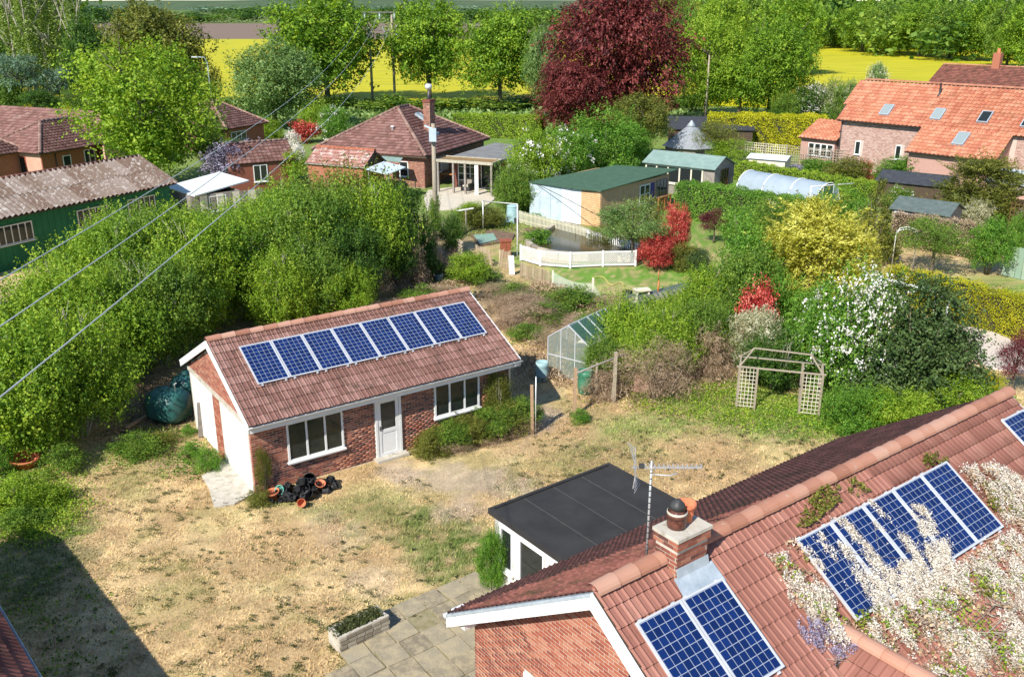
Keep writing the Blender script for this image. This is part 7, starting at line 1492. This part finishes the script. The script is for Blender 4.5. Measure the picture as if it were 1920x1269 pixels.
R1, R2 = bk*.5+dA*.45+Z_*(Hh_+.55), bk*.5+dA*(L-.45)+Z_*(Hh_+.5); arp('ridge', R1, R2, .05)
for e, r in ((Vector(), R1), (bk, R1), (dA*L, R2), (dA*L+bk, R2)): arp('rafter', e+Z_*Hh_, r, .045)
for x0, x1, o in ((0, .62, Vector()), (L-.66, L, Vector())):
    for i in range(1, 5): MB().bar(dA*(x0+(x1-x0)*i/5)+o+Z_*.1, dA*(x0+(x1-x0)*i/5)+o+Z_*Hh_, .018, .012).build('lath', 'cream_wood', ar)
    for i in range(11): MB().bar(dA*x0+o+Z_*(.12+i*.145), dA*x1+o+Z_*(.12+i*.145), .012, .018).build('lath', 'cream_wood', ar)
# metal rose arch
ma = thing('rose_arch', 'white tubular metal garden arch beside the narrow conifer', 'garden arch', P(1672, 498)); hA = HH(ma.location.x, ma.location.y, 428); dm = Vector((1.0, -.4, 0))
for o in (Vector(), Vector((.25, .55, 0))):
    MB().tube([o, o+Z_*(hA-.4), o+Z_*(hA-.1)+dm*.12, o+Z_*hA+dm*.5, o+Z_*(hA-.1)+dm*.88, o+Z_*(hA-.4)+dm, o+dm], .032, 6).build('hoop', 'white_paint', ma)
for k in range(6): q = MB(); z = .15+k*.35; q.bar(Z_*z, Vector((.25, .55, z)), .02); q.build('rung', 'white_paint', ma); MB().bar(dm+Z_*z, dm+Vector((.25, .55, z)), .02).build('rung', 'white_paint', ma)
# trellis fence in front of the barn, green sheet fence, white rails
tf = thing('trellis_fence', 'pale brown trellis fence in front of the orange roofed barn', 'fence', P(1395, 300)); A, B = P(1395, 298), P(1640, 322); d = B-A; L = d.length; F = wframe((0, 0, 0), d, d.cross(Vector((0, 0, 1))))
n = int(L/1.9)
for i in range(n+1): MB().box(i*L/n-.05, i*L/n+.05, -.05, .05, 0, 1.75, F).build('post', 'grey_wood', tf)
for i in range(n):
    q = MB(); x0, x1 = i*L/n+.05, (i+1)*L/n-.05
    for k in range(10): x = x0+(x1-x0)*k/9; q.box(x-.02, x+.02, -.01, .01, .1, 1.65, F)
    for k in range(8): z = .1+k*.22; q.box(x0, x1, .01, .025, z, z+.04, F)
    q.build('trellis_panel', 'weathered_wood' if i > 1 else 'cream_wood', tf)['kind'] = 'stuff'
sf = thing('sheet_fence', 'faded green corrugated fence at the right edge', 'fence', P(1878, 515)); A, B = P(1878, 515), P(2000, 545); d = B-A; F = wframe((0, 0, 0), d, d.cross(Vector((0, 0, 1))))
for i in range(10): MB().box(i*.36, i*.36+.33, 0, .03, 0, 1.55+.05*(i % 3), F).build('board', mat('faded_green', [(.20, .30, .22), (.36, .44, .34)], src='rnd', scale=3, rough=.9) if i == 0 else 'faded_green', sf)
wf = thing('fruit_cage', 'white tubular frame half hidden behind the white flowering shrub', 'frame', P(1648, 560)); A = wf.location.copy(); z = 1.3
pts = [P(1640, 520, z), P(1755, 548, z), P(1778, 565, z)]; q = MB(); q.tube([p-A for p in pts], .04, 6); q.build('rail', 'white_paint', wf)
for i, p in enumerate(pts): MB().tube([p-A+Vector((0, 0, -1.3)), p-A+Vector((0, 0, .25 if i == 0 else 0))], .05, 8).build('post', 'white_paint', wf)
MB().slab([pts[0]-A, pts[1]-A, pts[1]-A+Vector((.6, 1.0, -.1)), pts[0]-A+Vector((.6, 1.0, -.1))], (0, 0, -.02)).build('cover', 'pale_sheet', wf)
p = P(1835, 640); q = MB(); q.slab([P(*a)+Vector((0, 0, .03)) for a in ((1800, 615), (1850, 612), (1925, 655), (1925, 700), (1850, 690), (1810, 650))], (0, 0, -.1)); o = q.build('gravel', mat('gravel', [(.50, .42, .35), (.64, .56, .48)], scale=20, rough=1, bump=.5)); o['kind'] = 'structure'
# fences behind the thicket near the shaded bungalow garden
picket('dark vertical board fence behind the white board and waste ground', (560, 252), (640, 246), 1.3, 'dark_wood', .2, .17, 'board_fence')
# plants inside the greenhouse
plant('greenhouse_plants', 'weeds growing inside the dusty greenhouse', 'plants', 'mid_leaf', 'small', 0, 0, 0, 0, xy=tuple((ghs.matrix_basis @ Vector((.95, 1.2, 0)))[:2]), h=.9, w=1.5)

# more tangle on the waste ground, tufts on the lawn
R_ = random.Random(31)
SP = [(735, 570), (780, 555), (830, 545), (700, 590), (905, 520), (940, 545), (985, 565), (1030, 590), (1080, 600), (1120, 610), (990, 620), (1040, 640), (955, 600), (1150, 600), (1000, 590), (920, 575), (1075, 565), (1140, 575)]
WH = ['beside the thicket foot', 'behind the garage ridge at its middle', 'right of the grey bucket', 'at the garage ridge left of centre', 'below the slatted panels', 'left of the paling fence foot', 'under the paling fence', 'behind the garage roof right end', 'on the slope above the greenhouse', 'next to the greenhouse roof', 'just right of the garage verge', 'left of the greenhouse', 'beyond the crumpled netting', 'below the white netting fence', 'in the middle of the waste ground', 'near the dark green netting heap', 'beside the netting post', 'below the deck edge']
for i, (px, b) in enumerate(SP):
    k = i % 3; lm = ['brown_twig', 'mid_leaf', 'brown_twig'][k]; w_ = R_.uniform(60, 110)
    plant('bramble', ['brown tangle of dead bramble ', 'green and straggly bramble ', 'low brown bramble heap '][k]+WH[i], 'bramble', lm, 'twig' if k != 1 else 'weed', px, b+14, b-R_.uniform(8, 26), w_*1.15)
R = np.random.default_rng(71); n0 = 5200
ty = 13+R.random(n0)*19; tx = (R.random(n0)*2-1)*(ty*.55+1); d = ty*cT+CH*sT; gu = 960+FP*tx/d; gv = 634.5+FP*(-ty*sT+CH*cT)/d
lx = (tx+7.54)*ga[0]+(ty-24.387)*ga[1]; ly = -(tx+7.54)*ga[1]+(ty-24.387)*ga[0]
k = ~((lx > -.3) & (lx < 9.5) & (ly > -.3) & (ly < 6)) & ~inpoly(gu, gv, [(640, 1225), (900, 1095), (1000, 1180), (1000, 1300), (620, 1300)]) & ~inpoly(gu, gv, [(378, 880), (432, 866), (478, 925), (400, 952)]) & ~inpoly(gu, gv, [(705, 870), (760, 855), (1000, 745), (1070, 700), (1060, 760), (900, 930), (880, 960), (800, 900)])
k &= R.random(n0) < (.12+.7*sst(fbm(tx, ty, 1.1, 3), .42, .62))
tx, ty = tx[k], ty[k]; m0 = len(tx); per = 22; rr = R.uniform(.04, .16, m0); q_ = np.repeat(np.arange(m0), per); N = len(q_)
px_ = tx[q_]+R.normal(size=N)*rr[q_]*.6; py_ = ty[q_]+R.normal(size=N)*rr[q_]*.45; pz = R.random(N)*.05+.01
me = leaves(np.c_[px_, py_, pz], R.normal(size=(N, 3))*.5+[0, 0, 1], R.normal(size=(N, 3)), R.uniform(.025, .07, N), .45, np.clip((R.random(m0)*.5)[q_]+R.random(N)*.35, 0, 1))
o = obj('lawn_tufts', me, 'tuft_leaf'); o['kind'] = 'stuff'
